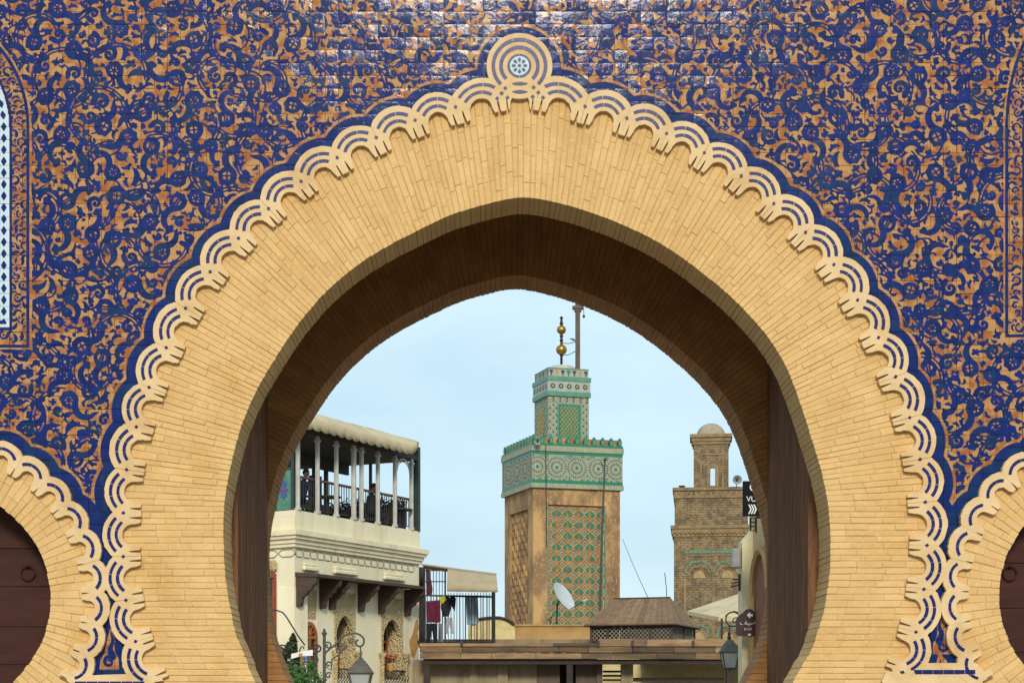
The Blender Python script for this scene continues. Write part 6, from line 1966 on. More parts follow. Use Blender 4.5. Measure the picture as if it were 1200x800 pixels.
# ------------------------------------------------------------------ brick minaret on the right
def brick_mat():
    m = material('old_minaret_brick', (0.28, 0.195, 0.10), (0.14, 0.10, 0.058), rough=0.95, scale=3.5, bump=0.0, stain=(0.09, 0.07, 0.048), stain_amt=0.85, stain_scale=1.1, speck=(0.50, 0.35, 0.16), lo=0.42, hi=0.58)
    nt = m.node_tree; b = nt.nodes['Principled BSDF']; L = nt.links.new
    geo = nd(nt, 'ShaderNodeNewGeometry'); sx = nd(nt, 'ShaderNodeSeparateXYZ'); L(geo.outputs['Position'], sx.inputs[0])
    ad = nd(nt, 'ShaderNodeMath', operation='ADD'); L(sx.outputs['X'], ad.inputs[0]); L(sx.outputs['Y'], ad.inputs[1])
    cb = nd(nt, 'ShaderNodeCombineXYZ'); L(ad.outputs[0], cb.inputs['X']); L(sx.outputs['Z'], cb.inputs['Y'])
    br = nd(nt, 'ShaderNodeTexBrick', i_Scale=1.0); br.inputs['Brick Width'].default_value = 0.30; br.inputs['Row Height'].default_value = 0.105; br.inputs['Mortar Size'].default_value = 0.016
    nw = nd(nt, 'ShaderNodeTexNoise', i_Scale=2.5, i_Detail=4); L(geo.outputs['Position'], nw.inputs['Vector'])
    vm = nd(nt, 'ShaderNodeVectorMath', operation='MULTIPLY_ADD'); vm.inputs[1].default_value = (0.14, 0.14, 0.14); L(nw.outputs['Color'], vm.inputs[0]); L(cb.outputs[0], vm.inputs[2])
    L(vm.outputs[0], br.inputs['Vector'])
    n = nd(nt, 'ShaderNodeTexNoise', i_Scale=9.0, i_Detail=6); L(geo.outputs['Position'], n.inputs['Vector'])
    mm = nd(nt, 'ShaderNodeMath', operation='MULTIPLY_ADD', i_1=-0.7); L(br.outputs['Fac'], mm.inputs[0]); L(n.outputs['Fac'], mm.inputs[2])
    bp = nd(nt, 'ShaderNodeBump', i_Strength=0.9, i_Distance=0.05); L(mm.outputs[0], bp.inputs['Height']); L(bp.outputs[0], b.inputs['Normal'])
    bc = b.inputs['Base Color'].links[0].from_socket
    mx = nd(nt, 'ShaderNodeMixRGB'); mx.blend_type = 'MULTIPLY'; mx.inputs[2].default_value = (0.42, 0.38, 0.33, 1)
    fm = nd(nt, 'ShaderNodeMath', operation='MULTIPLY', i_1=0.45); L(br.outputs['Fac'], fm.inputs[0])
    L(fm.outputs[0], mx.inputs[0]); L(bc, mx.inputs[1]); L(mx.outputs[0], b.inputs['Base Color'])
    return m
M_old = brick_mat()
M_oldtrim = material('old_brick_moulding', (0.30, 0.205, 0.095), (0.19, 0.13, 0.065), rough=0.95, scale=3, bump=0.4, bscale=16, stain=(0.09, 0.07, 0.05), stain_amt=0.8, stain_scale=1.6, bdist=0.03)
M_niche = material('pale_niche_plaster', (0.40, 0.28, 0.13), (0.28, 0.19, 0.09), rough=0.95, scale=3, bump=0.2)
DO = 80.0
so_ = scale_at(DO)
oc = PW_(833.5, 825, DO); oc.z = 0
old = thing('brick_minaret', oc, 'weathered brown brick minaret with a small domed lantern, at the right', 'minaret')
OM = frame(oc, (math.cos(R(7)), -math.sin(R(7))), (math.sin(R(7)), math.cos(R(7))))
zo = lambda py: EYE + (VY - py)/so_
hx = lambda px: (px - 833.5)/so_
HB = (877 - 790)/2/so_
def obox(a, b, mat, name, parent=old):
    mb = mbf(OM); mb.box(a, b); return mb.build(name, mat, parent)
obox((-HB, 0, 0), (HB, 2*HB, zo(616)), M_old, 'shaft')
for y0, y1, o_ in ((628, 624, 0.05), (624, 619, 0.10), (619, 615, 0.15)): obox((-HB - o_, -o_, zo(y0) + 0.001), (HB + o_, 2*HB + o_, zo(y1)), M_oldtrim, 'cornice')
obox((-HB + 0.03, 0.03, zo(615) + 0.001), (HB - 0.03, 2*HB - 0.03, zo(583)), M_old, 'upper_stage')
obox((-HB - 0.02, -0.02, zo(583) + 0.001), (HB + 0.02, 2*HB + 0.02, zo(580)), M_oldtrim, 'string_course'); obox((-HB, 0, zo(580) + 0.001), (HB, 2*HB, zo(574)), M_old, 'frieze'); obox((-HB - 0.06, -0.06, zo(574) + 0.001), (HB + 0.06, 2*HB + 0.06, zo(570.5)), M_oldtrim, 'coping')
for k in range(15):
    x = -HB + 0.06 + (2*HB - 0.24)*k/14
    obox((x, -0.035, zo(580)), (x + 0.10, 0.0, zo(576)), M_oldtrim, 'dentil')
for k in range(18):
    x = -HB - 0.10 + (2*HB + 0.14)*k/17
    obox((x, -0.145, zo(624) - 0.05), (x + 0.07, -0.10, zo(624) + 0.04), M_oldtrim, 'dentil')
# lantern with a slot seen right through
ln = part('lantern', old)
HL = 41/2/so_
yb0, yb1 = HB - HL, HB + HL
s0, s1 = hx(832.6), hx(838.2)
zl0, zl1 = zo(571), zo(517)
zs0, zs1 = zo(566), zo(545)
tw = 0.16
for a, b in (((-HL, yb0, zl0), (s0, yb0 + tw, zl1)), ((s1, yb0, zl0), (HL, yb0 + tw, zl1)), ((s0, yb0 + 0.002, zl0), (s1, yb0 + tw, zs0)), ((s0, yb0 + 0.002, zs1), (s1, yb0 + tw, zl1)),
             ((-HL, yb0 + tw, zl0), (-HL + tw, yb1, zl1)), ((HL - tw, yb0 + tw, zl0), (HL, yb1, zl1)),
             ((-HL + tw, yb1 - tw, zl0), (s0 - 0.12, yb1, zl1)), ((s1 + 0.12, yb1 - tw, zl0), (HL - tw, yb1, zl1)), ((s0 - 0.12, yb1 - tw, zl0), (s1 + 0.12, yb1, zs0 - 0.1)), ((s0 - 0.12, yb1 - tw, zs1 + 0.25), (s1 + 0.12, yb1, zl1))):
    mb = mbf(OM); mb.box(a, b); mb.build('lantern_wall', M_old, ln)
cx_ = (s0 + s1)/2
fr = [(cx_ - 0.26, zs0 - 0.05)] + [(cx_ - 0.26*math.cos(q), zs1 - 0.12 + 0.34*math.sin(q)) for q in np.linspace(0, math.pi, 9)] + [(cx_ + 0.26, zs0 - 0.05)]
inn = [(s1 + 0.01, zs0 - 0.05), (s1 + 0.01, zs1 + 0.01), (s0 - 0.01, zs1 + 0.01), (s0 - 0.01, zs0 - 0.05)]
mb = mbf(OM); mb.prism([(x, yb0 - 0.05, z) for x, z in fr + inn], (0, 0.055, 0)); mb.build('slot_frame', M_oldtrim, ln)
mb = mbf(OM)
for a, b in (((-0.48, yb0 - 0.03, zl0 + 0.1), (-0.42, yb0 + 0.01, zo(528))), ((0.42 + cx_, yb0 - 0.03, zl0 + 0.1), (0.48 + cx_, yb0 + 0.01, zo(528))), ((-0.42, yb0 - 0.029, zo(528) - 0.06), (0.42 + cx_, yb0 + 0.01, zo(528)))): mb.box(a, b)
mb.build('frame_moulding', M_oldtrim, ln)
for y0, y1, o_ in ((517, 513.5, 0.05), (513.5, 509, 0.10), (509, 505, 0.17)): obox((-HL - o_, yb0 - o_, zo(y0) + 0.001), (HL + o_, yb1 + o_, zo(y1)), M_oldtrim, 'lantern_cornice', ln)
dmc = OM @ Vector((0, HB, 0))
mb = MB(); mb.lathe((dmc.x, dmc.y, zo(505)), [(0.66*math.cos(q), 0.60*math.sin(q)) for q in np.linspace(0, R(88), 10)], 24)
M_olddome = material('grey_dome_render', (0.36, 0.30, 0.22), (0.27, 0.22, 0.16), rough=0.95, scale=2, bump=0.2)
smooth_angle(mb.build('dome', M_olddome, ln))
# green tile string and interlaced blind arches on the shaft
gt = part('green_tile_trim', old)
M_oldgreen = material('worn_green_tile', (0.05, 0.20, 0.12), (0.14, 0.13, 0.07), rough=0.5, scale=5, bump=0.1, lo=0.45, hi=0.6)
def tile_line(pts, wd, mat=M_green, name='green_tile', y=-0.03):
    for (xa, za), (xb, zb_) in zip(pts[:-1], pts[1:]):
        L_ = math.hypot(xb-xa, zb_-za); nx_, nz_ = -(zb_-za)/L_*wd/2, (xb-xa)/L_*wd/2
        e = 0.06
        xa2, za2, xb2, zb2 = xa + (xb-xa)*e, za + (zb_-za)*e, xb - (xb-xa)*e, zb_ - (zb_-za)*e
        mb = mbf(OM); mb.prism([(xa2 + nx_, y, za2 + nz_), (xb2 + nx_, y, zb2 + nz_), (xb2 - nx_, y, zb2 - nz_), (xa2 - nx_, y, za2 - nz_)], (0, 0.05, 0)); mb.build(name, mat, gt)
tile_line([(hx(802 + 5.2*k), zo(646) + 0.02*((k*7) % 3 - 1)*0.5) for k in range(12)], 0.13, M_oldgreen)
tile_line([(hx(801.5), zo(650)), (hx(862), zo(650))], 0.05, M_oldtrim, 'string')
def lobed(cx, py, wpx, hpx, n_=9):
    out = []
    for k in range(n_ + 1):
        q = math.pi*k/n_
        out.append((hx(cx - wpx/2*math.cos(q)), zo(py - hpx*math.sin(q)) + (0.05 if k % 2 else -0.03)))
    return out
for cx in (819.5, 852.5):
    tile_line(lobed(cx, 671, 32, 14), 0.10, M_oldgreen)
    tile_line(lobed(cx, 674, 25, 11), 0.09, M_oldtrim, 'arch_moulding', -0.05)
    mb = mbf(OM); mb.prism([(hx(cx - 7*math.cos(q)), -0.02, zo(677 - 9*math.sin(q))) for q in np.linspace(0, math.pi, 10)], (0, 0.04, 0)); mb.build('niche', M_niche, gt)
    tile_line(lobed(cx, 746, 24, 14), 0.10, M_oldgreen)
    mb = mbf(OM); mb.prism([(hx(cx - 7*math.cos(q)), -0.02, zo(750 - 10*math.sin(q))) for q in np.linspace(0, math.pi, 10)], (0, 0.04, 0)); mb.build('niche', M_niche, gt)
for px in (803, 836, 869):
    obox((hx(px) - 0.05, -0.045, zo(760)), (hx(px) + 0.05, 0.0, zo(676)), M_oldtrim, 'pilaster_strip')
mb = MB(); p = PW_(800, 569.5, DO - 0.1); mb.tube([p + Vector((0.13*math.cos(q), 0.13*math.sin(q), 0)) + Vector((0, 0.3, 0.03)) for q in np.linspace(0, 6.283, 14, endpoint=False)], 0.03, 5, closed=True)
o = mb.build('cable_coil', M_iron); tag(o, 'coil of grey cable lying on the brick minaret ledge', 'cable')
horn_speaker(PW_(864, 562, DO - 0.4), 0.20, (0.05, -1, -0.05), 'round grey horn loudspeaker on the brick minaret ledge beside the lantern')
# ------------------------------------------------------------------ building on the right, its signs and lamp
M_pier = material('pale_stone_paint', (0.68, 0.60, 0.38), (0.58, 0.50, 0.30), rough=0.9, scale=1.2, bump=0.15, bscale=14, stain=(0.36, 0.30, 0.18), stain_amt=0.45)
M_buff = material('buff_facade', (0.55, 0.40, 0.20), (0.45, 0.31, 0.14), rough=0.9, scale=1.5, bump=0.2, bscale=14, stain=(0.3, 0.2, 0.09))
M_pinkdoor = material('faded_red_recess', (0.24, 0.085, 0.045), (0.16, 0.055, 0.03), rough=0.8, scale=3, bump=0.1)
M_signblack = material('black_sign_panel', (0.008, 0.009, 0.012), (0.011, 0.012, 0.014), rough=0.8, spec=0.1, scale=5, bump=0)
M_signtext = material('white_lettering', (0.75, 0.75, 0.73), (0.70, 0.70, 0.68), rough=0.5, scale=5, bump=0)
M_signmaroon = material('maroon_sign_paint', (0.055, 0.018, 0.022), (0.045, 0.015, 0.018), rough=0.4, scale=5, bump=0)
XB = 6.10
rb = thing('corner_building', Vector((XB, 26, 0)), 'narrow pale building edge with signs, right side of the archway view', 'building')
ztop = PW_(880, 620, 40).z
mb = MB(); mb.box((XB + 0.002, 17.2, 0), (XB + 5, 26.3, ztop + 1.0)); mb.build('wall', M_buff, rb)
a = PW_(867.3, 628, 40)
mb = MB(); mb.hexa([(a.x, 25.7, 0), (XB, 25.7, 0), (XB, 26.3, 0), (a.x, 26.3, 0), (a.x, 25.7, a.z - 0.15), (XB, 25.7, ztop), (XB, 26.3, ztop), (a.x, 26.3, a.z - 0.15)]); mb.build('pier', M_pier, rb)
# moulded arch and red recess on the street side
mb = MB(); yy = [25.3 - 2.2*(1 - math.cos(q))/2 for q in np.linspace(0, math.pi, 11)]; zz = [4.05 + 0.9*math.sin(q) for q in np.linspace(0, math.pi, 11)]
mb.prism([Vector((XB - 0.03, y, z)) for y, z in zip(yy, zz)] + [Vector((XB - 0.03, yy[-1], 2.0)), Vector((XB - 0.03, yy[0], 2.0))], (0.035, 0, 0)); mb.build('red_recess', M_pinkdoor, rb)
mb = MB(); mb.tube([Vector((XB - 0.06, y, z)) for y, z in zip(yy, zz)], 0.10, 6); mb.tube([Vector((XB - 0.06, yy[0], 2.0)), Vector((XB - 0.06, yy[0], zz[0]))], 0.09, 6); mb.build('arch_moulding', M_ochre, rb)
mb = MB(); mb.box((XB - 0.16, 22.3, 1.8), (XB - 0.04, 22.55, ztop + 0.9)); mb.build('dark_downpipe', M_signblack, rb)
mb = MB(); p = PW_(863, 654, 39.8); mb.cbox((p.x - 0.10, p.y - 0.1, p.z - 0.22), (p.x + 0.10, p.y + 0.1, p.z + 0.22), 0.03); mb.tube([(p.x + 0.05, p.y, p.z), (p.x + 0.2, p.y + 0.1, p.z)], 0.02, 5)
o = mb.build('wall_speaker', M_speaker); tag(o, 'small grey box loudspeaker fixed to the pale pier', 'loudspeaker')
mb = MB(); c = PW_(858, 681, 39.8)
for dy, dx in ((0, 0), (-3, 1), (3, -1)): mb.tube([PW_(868, 681 + dy, 39.8), PW_(857 + dx, 683 + dy*1.5, 39.8)], 0.016, 5)
mb.tube([PW_(866.5, 672, 39.8), PW_(866.5, 692, 39.8)], 0.03, 6); o = mb.build('insulator_bracket', M_iron); tag(o, 'grey insulator bracket with prongs on the pale pier', 'bracket')

def text_obj(body, size, loc, mat, parent, name='lettering', align='LEFT', ext=0.004, font=None):
    cu_ = bpy.data.curves.new(name, 'FONT'); cu_.body = body; cu_.size = size; cu_.extrude = ext; cu_.align_x = align
    if font: cu_.font = font
    o = bpy.data.objects.new(name, cu_); col.objects.link(o)
    o.rotation_euler = (R(90), 0, 0); o.location = Vector(loc)
    bpy.context.view_layer.update()
    dg = bpy.context.evaluated_depsgraph_get()
    me = bpy.data.meshes.new_from_object(o.evaluated_get(dg)); bpy.data.objects.remove(o)
    me.name = name
    for v in me.vertices:
        x, y, z = v.co; v.co = Vector((x, -z, y)) + Vector(loc) - wloc(parent)
    me.materials.clear(); me.materials.append(mat)
    return link(name, me, parent)
# black hanging sign
DS = 36.6
a = PW_(870.3, 604.5, DS); b = PW_(903, 563.5, DS)
bs = thing('black_hanging_sign', Vector((b.x, a.y, a.z)), 'black projecting sign with white letters and arrows, cut off by the arch', 'sign')
mb = MB(); mb.cbox((a.x, a.y - 0.03, a.z), (b.x, a.y + 0.03, b.z), 0.01); mb.build('board', M_signblack, bs)
s_ = 1/scale_at(DS)
p = PW_(882.6, 582, DS); text_obj('C', 0.24, (PW_(877.6, 575.5, DS).x, a.y - 0.036, PW_(0, 575.5, DS).z), M_signtext, bs)
text_obj('VU', 0.155, (PW_(874.3, 587.5, DS).x, a.y - 0.036, PW_(0, 587.5, DS).z), M_signtext, bs)
for k in range(3):
    mb = MB(); x0 = PW_(876.5 + 3.0*k, 0, DS).x; zt_, zm_, zb_ = PW_(0, 591, DS).z, PW_(0, 596.5, DS).z, PW_(0, 602, DS).z
    w1, w2 = 0.028, 0.045
    mb.prism([(x0, a.y - 0.036, zt_), (x0 + w1, a.y - 0.036, zt_), (x0 + w1 + w2, a.y - 0.036, zm_), (x0 + w1, a.y - 0.036, zb_), (x0, a.y - 0.036, zb_), (x0 + w2, a.y - 0.036, zm_)], (0, 0.008, 0)); mb.build('chevron', M_signtext, bs)
mb = MB(); mb.tube([PW_(879, 606, DS), PW_(879.5, 622, DS)], 0.012, 5); mb.tube([PW_(886, 606, DS), PW_(886, 624, DS)], 0.018, 5)
for k in range(3):
    c = PW_(882.5, 609 + 5*k, DS); mb.tube([c + Vector((0.05*math.cos(q), 0, 0.045*math.sin(q))) for q in np.linspace(0, 6.283, 12, endpoint=False)], 0.009, 4, closed=True)
mb.tube([PW_(886, 606, DS), Vector((XB, a.y, PW_(0, 606, DS).z))], 0.02, 5); mb.build('iron_bracket', M_signblack, bs)
# maroon direction sign
DT = 39.2
ms = thing('maroon_direction_sign', PW_(876, 745, DT), 'maroon direction sign with white arrow and Arabic lettering beside the archway', 'sign')
out = [(862.2,728),(863.5,723),(866.5,720),(870.5,717.5),(874.5,713.5),(879.5,713),(884.5,716.5),(888,720),(891,723),(892,728),(892,740),(890.5,744.5),(866,744.8),(863.5,743.5),(862.5,740)]
mb = MB(); mb.prism([PW_(x, y, DT) for x, y in out], (0, 0.04, 0)); mb.build('board', M_signmaroon, ms)
ya = DT - D - 0.006
def flat(pts, name='lettering', mat=None):
    mb = MB(); mb.prism([Vector((PW_(x, y, DT).x, ya, PW_(x, y, DT).z)) for x, y in pts], (0, 0.008, 0)); return mb.build(name, mat or M_signtext, ms)
flat([(875,720.3),(879.0,716.4),(879.0,718.9),(882.2,718.9),(882.2,721.7),(879.0,721.7),(879.0,724.2)], 'arrow')
try:
    import os
    fpath = os.path.join(bpy.utils.resource_path('LOCAL'), 'datafiles', 'fonts', 'NotoSansArabic-VariableFont_wdth,wght.woff2')
    ARF = None
except Exception:
    ARF = None
# letters in presentation forms, laid out right to left
ar = '\u0633\u0627\u062d\u0629 \u0627\u0644\u0631\u0635\u064a\u0641'
pres = '\uFEB3\uFE8E\uFEA3\uFE94 \uFE8D\uFEDF\uFEAE\uFEBB\uFEF4\uFED2'
text_obj(pres[::-1], 0.155, (PW_(867.0, 731.5, DT).x, ya, PW_(0, 731.5, DT).z), M_signtext, ms)
text_obj('R\u2019CIF', 0.075, (PW_(872, 738, DT).x, ya, PW_(0, 738, DT).z), M_signtext, ms)
flat([(876.5,742),(880,742),(880,744),(876.5,744)], 'plate')
mb = MB(); mb.tube([PW_(890, 730, DT) + Vector((0, 0.03, 0)), Vector((XB - 0.02, DT - D + 0.03, PW_(0, 730, DT).z))], 0.02, 5); mb.build('arm', M_black, ms)

# ------------------------------------------------------------------ lanterns
M_lampmetal = material('grey_lantern_metal', (0.115, 0.105, 0.085), (0.075, 0.07, 0.055), rough=0.7, scale=6, bump=0.1, metal=0.3)
M_lampglass = material('frosted_lamp_glass', (0.42, 0.42, 0.40), (0.36, 0.36, 0.34), rough=0.35, scale=4, bump=0)
def lantern(c, w_, h, root):
    """four-sided lantern hanging from point c, top width w_, height h"""
    c = Vector(c)
    def ring(r, z): return [c + Vector((sx*r, sy*r, z)) for sx, sy in ((-1,-1),(1,-1),(1,1),(-1,1))]
    cap = MB()
    prof = [(0.10*w_, 0), (0.16*w_, -0.04*h), (0.30*w_, -0.16*h), (0.50*w_, -0.38*h), (0.52*w_, -0.40*h), (0.50*w_, -0.43*h)]
    vs = []; fs = []
    for r, z in prof: vs += ring(r, z)
    for i in range(len(prof)-1):
        for k in range(4): fs.append((i*4+k, i*4+(k+1) % 4, (i+1)*4+(k+1) % 4, (i+1)*4+k))
    fs += [(0,1,2,3), tuple(len(vs)-4+i for i in (3,2,1,0))]
    cap.add(vs, fs); cap.build('hood', M_lampmetal, root)
    top, bot = ring(0.44*w_, -0.43*h), ring(0.29*w_, -0.90*h)
    mb = MB(); mb.hexa(bot + top)
    mb.build('glass', M_lampglass, root)
    for k in range(4):
        mb = MB(); mb.tube([top[k], bot[k]], 0.022*w_/0.45, 4); mb.build('frame_bar', M_lampmetal, root)
    mb = MB(); mb.hexa(ring(0.20*w_, -0.96*h) + ring(0.31*w_, -0.895*h)); mb.lathe(c, [(0.03*w_, -1.04*h), (0.07*w_, -1.0*h), (0.05*w_, -0.96*h)], 8); mb.build('base', M_lampmetal, root)
    mb = MB(); mb.lathe(c, [(0.04*w_, 0.0), (0.09*w_, 0.02*h), (0.03*w_, 0.06*h), (0.015*w_, 0.10*h)], 8); mb.build('crown', M_lampmetal, root)
def scroll(c, r, a0, turns, sx, plane=(1, 0)):
    """flat spiral in the vertical plane along direction plane"""
    out = []
    for k in range(28):
        s2 = k/27; a = a0 + turns*2*math.pi*s2; rr = r*(1 - 0.82*s2)
        out.append(Vector(c) + Vector((plane[0]*sx*rr*math.cos(a), plane[1]*sx*rr*math.cos(a), rr*math.sin(a))))
    return out
DL = 34.0
lp0 = PW_(380, 825, DL); lp0.z = 0
lamp = thing('street_lamp', lp0, 'wrought iron scroll lamp post in front of the cafe windows, bottom left', 'street lamp', 'wrought iron lanterns')
P_ = lambda px, py: PW_(px, py, DL)
mb = MB(); mb.tube([lp0, P_(380, 741)], 0.03, 8); mb.lathe(P_(380, 741), [(0.035, -0.05), (0.055, 0.0), (0.02, 0.03), (0.03, 0.05), (0.005, 0.09)], 8); mb.build('post', M_lampmetal, lamp)
arm = [P_(380, 766), P_(386, 760), P_(394, 754), P_(401, 746), P_(409, 742.3), (P_(418, 741.8)), P_(425, 746), P_(426.5, 752), P_(423.5, 756.5), P_(418.5, 756), P_(417, 751.5), P_(420, 749)]
mb = MB(); mb.tube([Vector(p) for p in catmull([np.array(p) for p in arm], 0.03)], 0.02, 7); mb.build('arm', M_lampmetal, lamp)
for c, r, a0, t_, sx in ((P_(384.5, 756), 0.075, 0.5, 1.2, -1), (P_(404, 757), 0.07, 1.2, 1.2, 1), (P_(412, 749.5), 0.06, 2.5, 1.2, 1), (P_(385, 778), 0.065, 5.5, 1.1, 1), (P_(385, 791), 0.065, 0.6, 1.1, 1), (P_(396, 762), 0.06, 1.0, 1.2, -1)):
    mb = MB(); mb.tube(scroll(c, r, a0, t_, sx), 0.016, 5); mb.build('scroll', M_lampmetal, lamp)
mb = MB(); mb.tube([P_(381, 780), P_(388, 785), P_(389, 772), P_(398, 766), P_(406, 756)], 0.015, 5); mb.build('brace', M_lampmetal, lamp)
lc = P_(422.5, 771.5)
mb = MB(); mb.tube([P_(422.5, 756.5), lc], 0.014, 5); mb.build('hanger', M_lampmetal, lamp)
lantern(lc, 0.47, 0.66, lamp)
DR = 45.0
Q_ = lambda px, py: PW_(px, py, DR)
lamp2 = thing('wall_lantern', Q_(867, 748), 'grey lantern on an iron ring bracket beside the maroon sign', 'lantern', 'wrought iron lanterns')
rc_ = Q_(859, 725)
mb = MB(); mb.tube([rc_ + Vector((0.18*math.cos(q), 0, 0.18*math.sin(q))) for q in np.linspace(0, 6.283, 24, endpoint=False)], 0.018, 5, closed=True); mb.build('ring', M_black, lamp2)
mb = MB(); mb.tube([Q_(850, 722), Q_(854, 718), Q_(860, 716), Q_(867, 718), Q_(878, 722)], 0.02, 5); mb.tube(scroll(Q_(862, 727), 0.09, 0.4, 1.2, 1), 0.014, 5); mb.tube([Q_(867.5, 733), Q_(878, 733)], 0.02, 5); mb.build('arm', M_black, lamp2)
mb = MB(); mb.tube([Q_(854.5, 733), Q_(854.5, 748)], 0.016, 5); mb.lathe(Q_(854.5, 744), [(0.02, -0.12), (0.055, -0.06), (0.03, 0.0), (0.045, 0.05), (0.01, 0.1)], 8); mb.build('hanger', M_black, lamp2)
lantern(Q_(855, 748.5), 0.47, 0.80, lamp2)

# canvas shade with posts behind the canopy
shade = thing('cream_canvas_shade', PW_(847, 760, 57), 'cream peaked canvas shade in front of the brick minaret', 'canvas shade')
apx_ = PW_(893, 686, 58.2)
cs = [PW_(805.5, 715.5, 57.6), PW_(842, 722.5, 55.6), PW_(955, 722, 56.2), PW_(930, 716, 60)]
mid = lambda a, b: (a + b)/2
vs = [apx_] + cs + [c + Vector((0, 0, -0.12)) for c in cs]
mb = MB(); mb.add(vs, [(0, 1, 2), (0, 2, 3), (0, 3, 4), (0, 4, 1), (1, 5, 6, 2), (2, 6, 7, 3), (3, 7, 8, 4), (4, 8, 5, 1)]); o = mb.build('canvas', M_canvas, shade); sm_ = o.modifiers.new('thickness', 'SOLIDIFY'); sm_.thickness = 0.015
for c in cs:
    mb = MB(); mb.tube([Vector((c.x + 0.1, c.y, PW_(0, 757, 55).z - 0.4)), c + Vector((0.1, 0, -0.05))], 0.035, 6); mb.build('post', M_darktimber, shade)
hs = thing('rear_corner_house', Vector((PW_(860, 757, 56).x, 56 - D, 0)), 'low house block behind the canopy that carries the canvas shade', 'building')
a = PW_(765, 757, 54.8)
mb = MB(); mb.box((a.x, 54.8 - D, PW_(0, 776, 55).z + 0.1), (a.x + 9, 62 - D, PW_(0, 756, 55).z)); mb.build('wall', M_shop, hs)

# ------------------------------------------------------------------ plants and small sign, bottom left
M_cyp = material('cypress_green', (0.045, 0.065, 0.018), (0.03, 0.045, 0.012), rough=0.7, scale=10, bump=0)
M_bush = material('bush_green', (0.05, 0.15, 0.022), (0.03, 0.095, 0.014), rough=0.6, scale=10, bump=0)
M_bark = material('bark', (0.10, 0.07, 0.045), (0.07, 0.05, 0.03), rough=0.9, scale=8, bump=0.3)
M_pot = material('terracotta_pot', (0.36, 0.16, 0.075), (0.28, 0.12, 0.055), rough=0.85, scale=4, bump=0.1)
DPL = 33.0
def planter(c, r, h, parent):
    mb = MB(); mb.lathe(c, [(r*0.7, 0), (r, h*0.9), (r*1.1, h*0.9), (r*1.1, h), (r*0.9, h), (r*0.88, h*0.93)], 16); mb.build('pot', M_pot, parent)
cp = PW_(342, 825, DPL + 1); cp.z = 0
cyp = thing('cypress', cp, 'small pointed cypress in a pot at the foot of the cafe corner', 'tree')
planter(cp, 0.28, 0.5, cyp)
zt_ = PW_(340.5, 743, DPL + 1).z
mb = MB(); mb.tube([cp + Vector((0, 0, 0.4)), cp + Vector((0, 0, zt_ - 0.3))], [0.05, 0.015], 7); mb.build('trunk', M_bark, cyp)
def cyp_pt(r):
    h = r.random()**0.8; z = 0.9 + (zt_ - 0.9)*h
    rad_ = 0.17*min(1, (1 - h)*4.5)**0.8*(0.55 + 0.45*r.random()) + 0.01
    a = r.uniform(0, 6.283); return (cp.x + rad_*math.cos(a) + 0.03*math.sin(z*9), cp.y + rad_*math.sin(a), z)
foliage('crown', M_cyp, cyp, cyp_pt, 2600, 0.045, 8)
bp_ = PW_(358, 825, DPL - 1); bp_.z = 0
bush = thing('green_bush', bp_, 'bright green leafy bush at the bottom left inside the arch', 'bush')
planter(bp_, 0.38, 0.6, bush)
zb0 = PW_(0, 786, DPL - 1).z
mb = MB()
for k in range(7):
    a = k*0.9; mb.tube([bp_ + Vector((0, 0, 0.5)), bp_ + Vector((0.15*math.cos(a), 0.15*math.sin(a), 1.1)), bp_ + Vector((0.3*math.cos(a), 0.3*math.sin(a), zb0 - 0.2))], [0.025, 0.018, 0.008], 5)
mb.build('stems', M_bark, bush)
clumps = [(random.Random(k).uniform(-0.38, 0.30), random.Random(k+50).uniform(-0.3, 0.3), random.Random(k+99).uniform(1.0, zb0 - 0.08)) for k in range(26)] + [(-0.30, 0, zb0 + 0.02), (0.1, 0, zb0 + 0.08), (-0.08, 0.1, zb0 + 0.0)]
def bush_pt(r):
    c = r.choice(clumps); return (bp_.x + c[0] + r.gauss(0, 0.07), bp_.y + c[1] + r.gauss(0, 0.07), c[2] + r.gauss(0, 0.07))
foliage('crown', M_bush, bush, bush_pt, 3200, 0.036, 9)
DSG = 32.5
S_ = lambda px, py: PW_(px, py, DSG)
sp_ = S_(354.5, 825); sp_.z = 0
sgn = thing('small_street_sign', sp_, 'small white and blue finger sign on a timber post by the cypress', 'sign')
mb = MB(); mb.cbox((sp_.x - 0.035, sp_.y - 0.03, 0), (sp_.x + 0.035, sp_.y + 0.03, S_(0, 768).z), 0.006); mb.build('post', M_plank, sgn); set_tone(sgn.children[0].data, 0.7)
mb = MB(); mb.prism([S_(341.5, 765.5), S_(352, 763.3), S_(366.5, 760.6), S_(366.5, 767.6), S_(352.5, 768.2), S_(341, 771.5)], (0, 0.03, 0)); o = mb.build('board', M_signtext, sgn)
M_sblue = material('blue_sign_paint', (0.02, 0.13, 0.42), (0.02, 0.10, 0.35), rough=0.5, scale=5, bump=0)
mb = MB(); mb.prism([S_(355.5, 768.4), S_(360.5, 768.1), S_(360.5, 773), S_(356.5, 773.8)], (0, 0.03, 0)); mb.build('blue_board', M_sblue, sgn)
mb = MB(); mb.prism([Vector((S_(x, y).x, S_(x, y).y - 0.02, S_(x, y).z)) for x, y in ((350, 765.3), (354.5, 764.6), (354.5, 768.2), (350, 768.8))], (0, 0.03, 0)); mb.build('orange_cap', M_orangepatch, sgn)
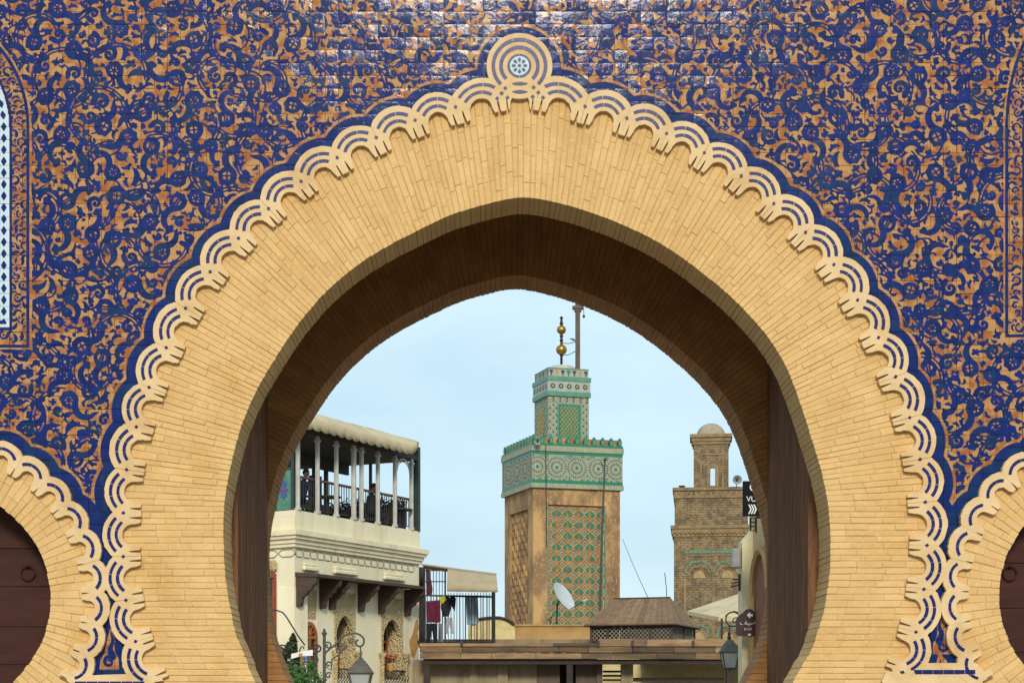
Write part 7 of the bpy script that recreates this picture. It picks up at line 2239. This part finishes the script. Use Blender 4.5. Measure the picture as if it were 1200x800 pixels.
# wrought iron trellis behind the sign
tr = thing('iron_trellis', PW_(346, 825, DPL + 1.6) - Vector((0, 0, EYE)), 'scrolled black iron trellis behind the cypress', 'trellis')
T_ = lambda px, py: PW_(px, py, DPL + 1.6)
for px0, sx in ((331, 1), (371, -1)):
    mb = MB(); mb.tube([Vector((T_(px0 + 2*sx, 0).x, T_(0, 0).y, 0)), T_(px0 + 2*sx, 790), T_(px0 + 1*sx, 768), T_(px0, 760), T_(px0 - 2*sx, 757)], 0.022, 5)
    mb.tube(scroll(T_(px0 - 1*sx, 760), 0.09, 0.2, 1.3, sx), 0.016, 5); mb.tube(scroll(T_(px0 + 1*sx, 772), 0.08, 2.2, 1.2, -sx), 0.014, 5); mb.build('upright', M_black, tr)
for py in (775, 788):
    mb = MB(); mb.tube([T_(333, py), T_(369, py)], 0.016, 5); mb.build('cross_bar', M_black, tr)
mb = MB()
for px in (341, 351, 361):
    mb.tube([Vector((T_(px, 0).x, T_(0, 0).y, 0)), T_(px, 762), T_(px + 2, 757), T_(px + 5, 757.5), T_(px + 4.5, 760)], 0.014, 5)
mb.build('scroll_bar', M_black, tr)
# cables on the cafe wall and by the balcony
cable([PW_(320, 714, 44.5), PW_(331, 717, 44), PW_(339, 728, 43.6), PW_(349, 744, 43.4), PW_(357, 755, 44.6)], 0.02, 'black cable drooping across the cafe corner to the arched door')
cable([CM @ Vector((ft(488), 0.05, fac(488, 750)[1])), CM @ Vector((ft(491.5), 0.06, fac(491.5, 758)[1])), CM @ Vector((ft(494), 0.08, fac(494, 768)[1])), CM @ Vector((ft(495), 0.1, fac(495, 780)[1])), CM @ Vector((ft(490), 0.06, fac(490, 796)[1]))], 0.02, 'loose black cable hanging at the cafe wall end by the canopy')
M_ground = material('street_paving', (0.30, 0.26, 0.21), (0.20, 0.17, 0.14), rough=0.9, scale=1.5, bump=0.3, bscale=12)
mb = MB(); mb.add([(-400, -400, 0), (400, -400, 0), (400, 900, 0), (-400, 900, 0)], [(0, 1, 2, 3)])
tag(mb.build('ground', M_ground), kind='structure')
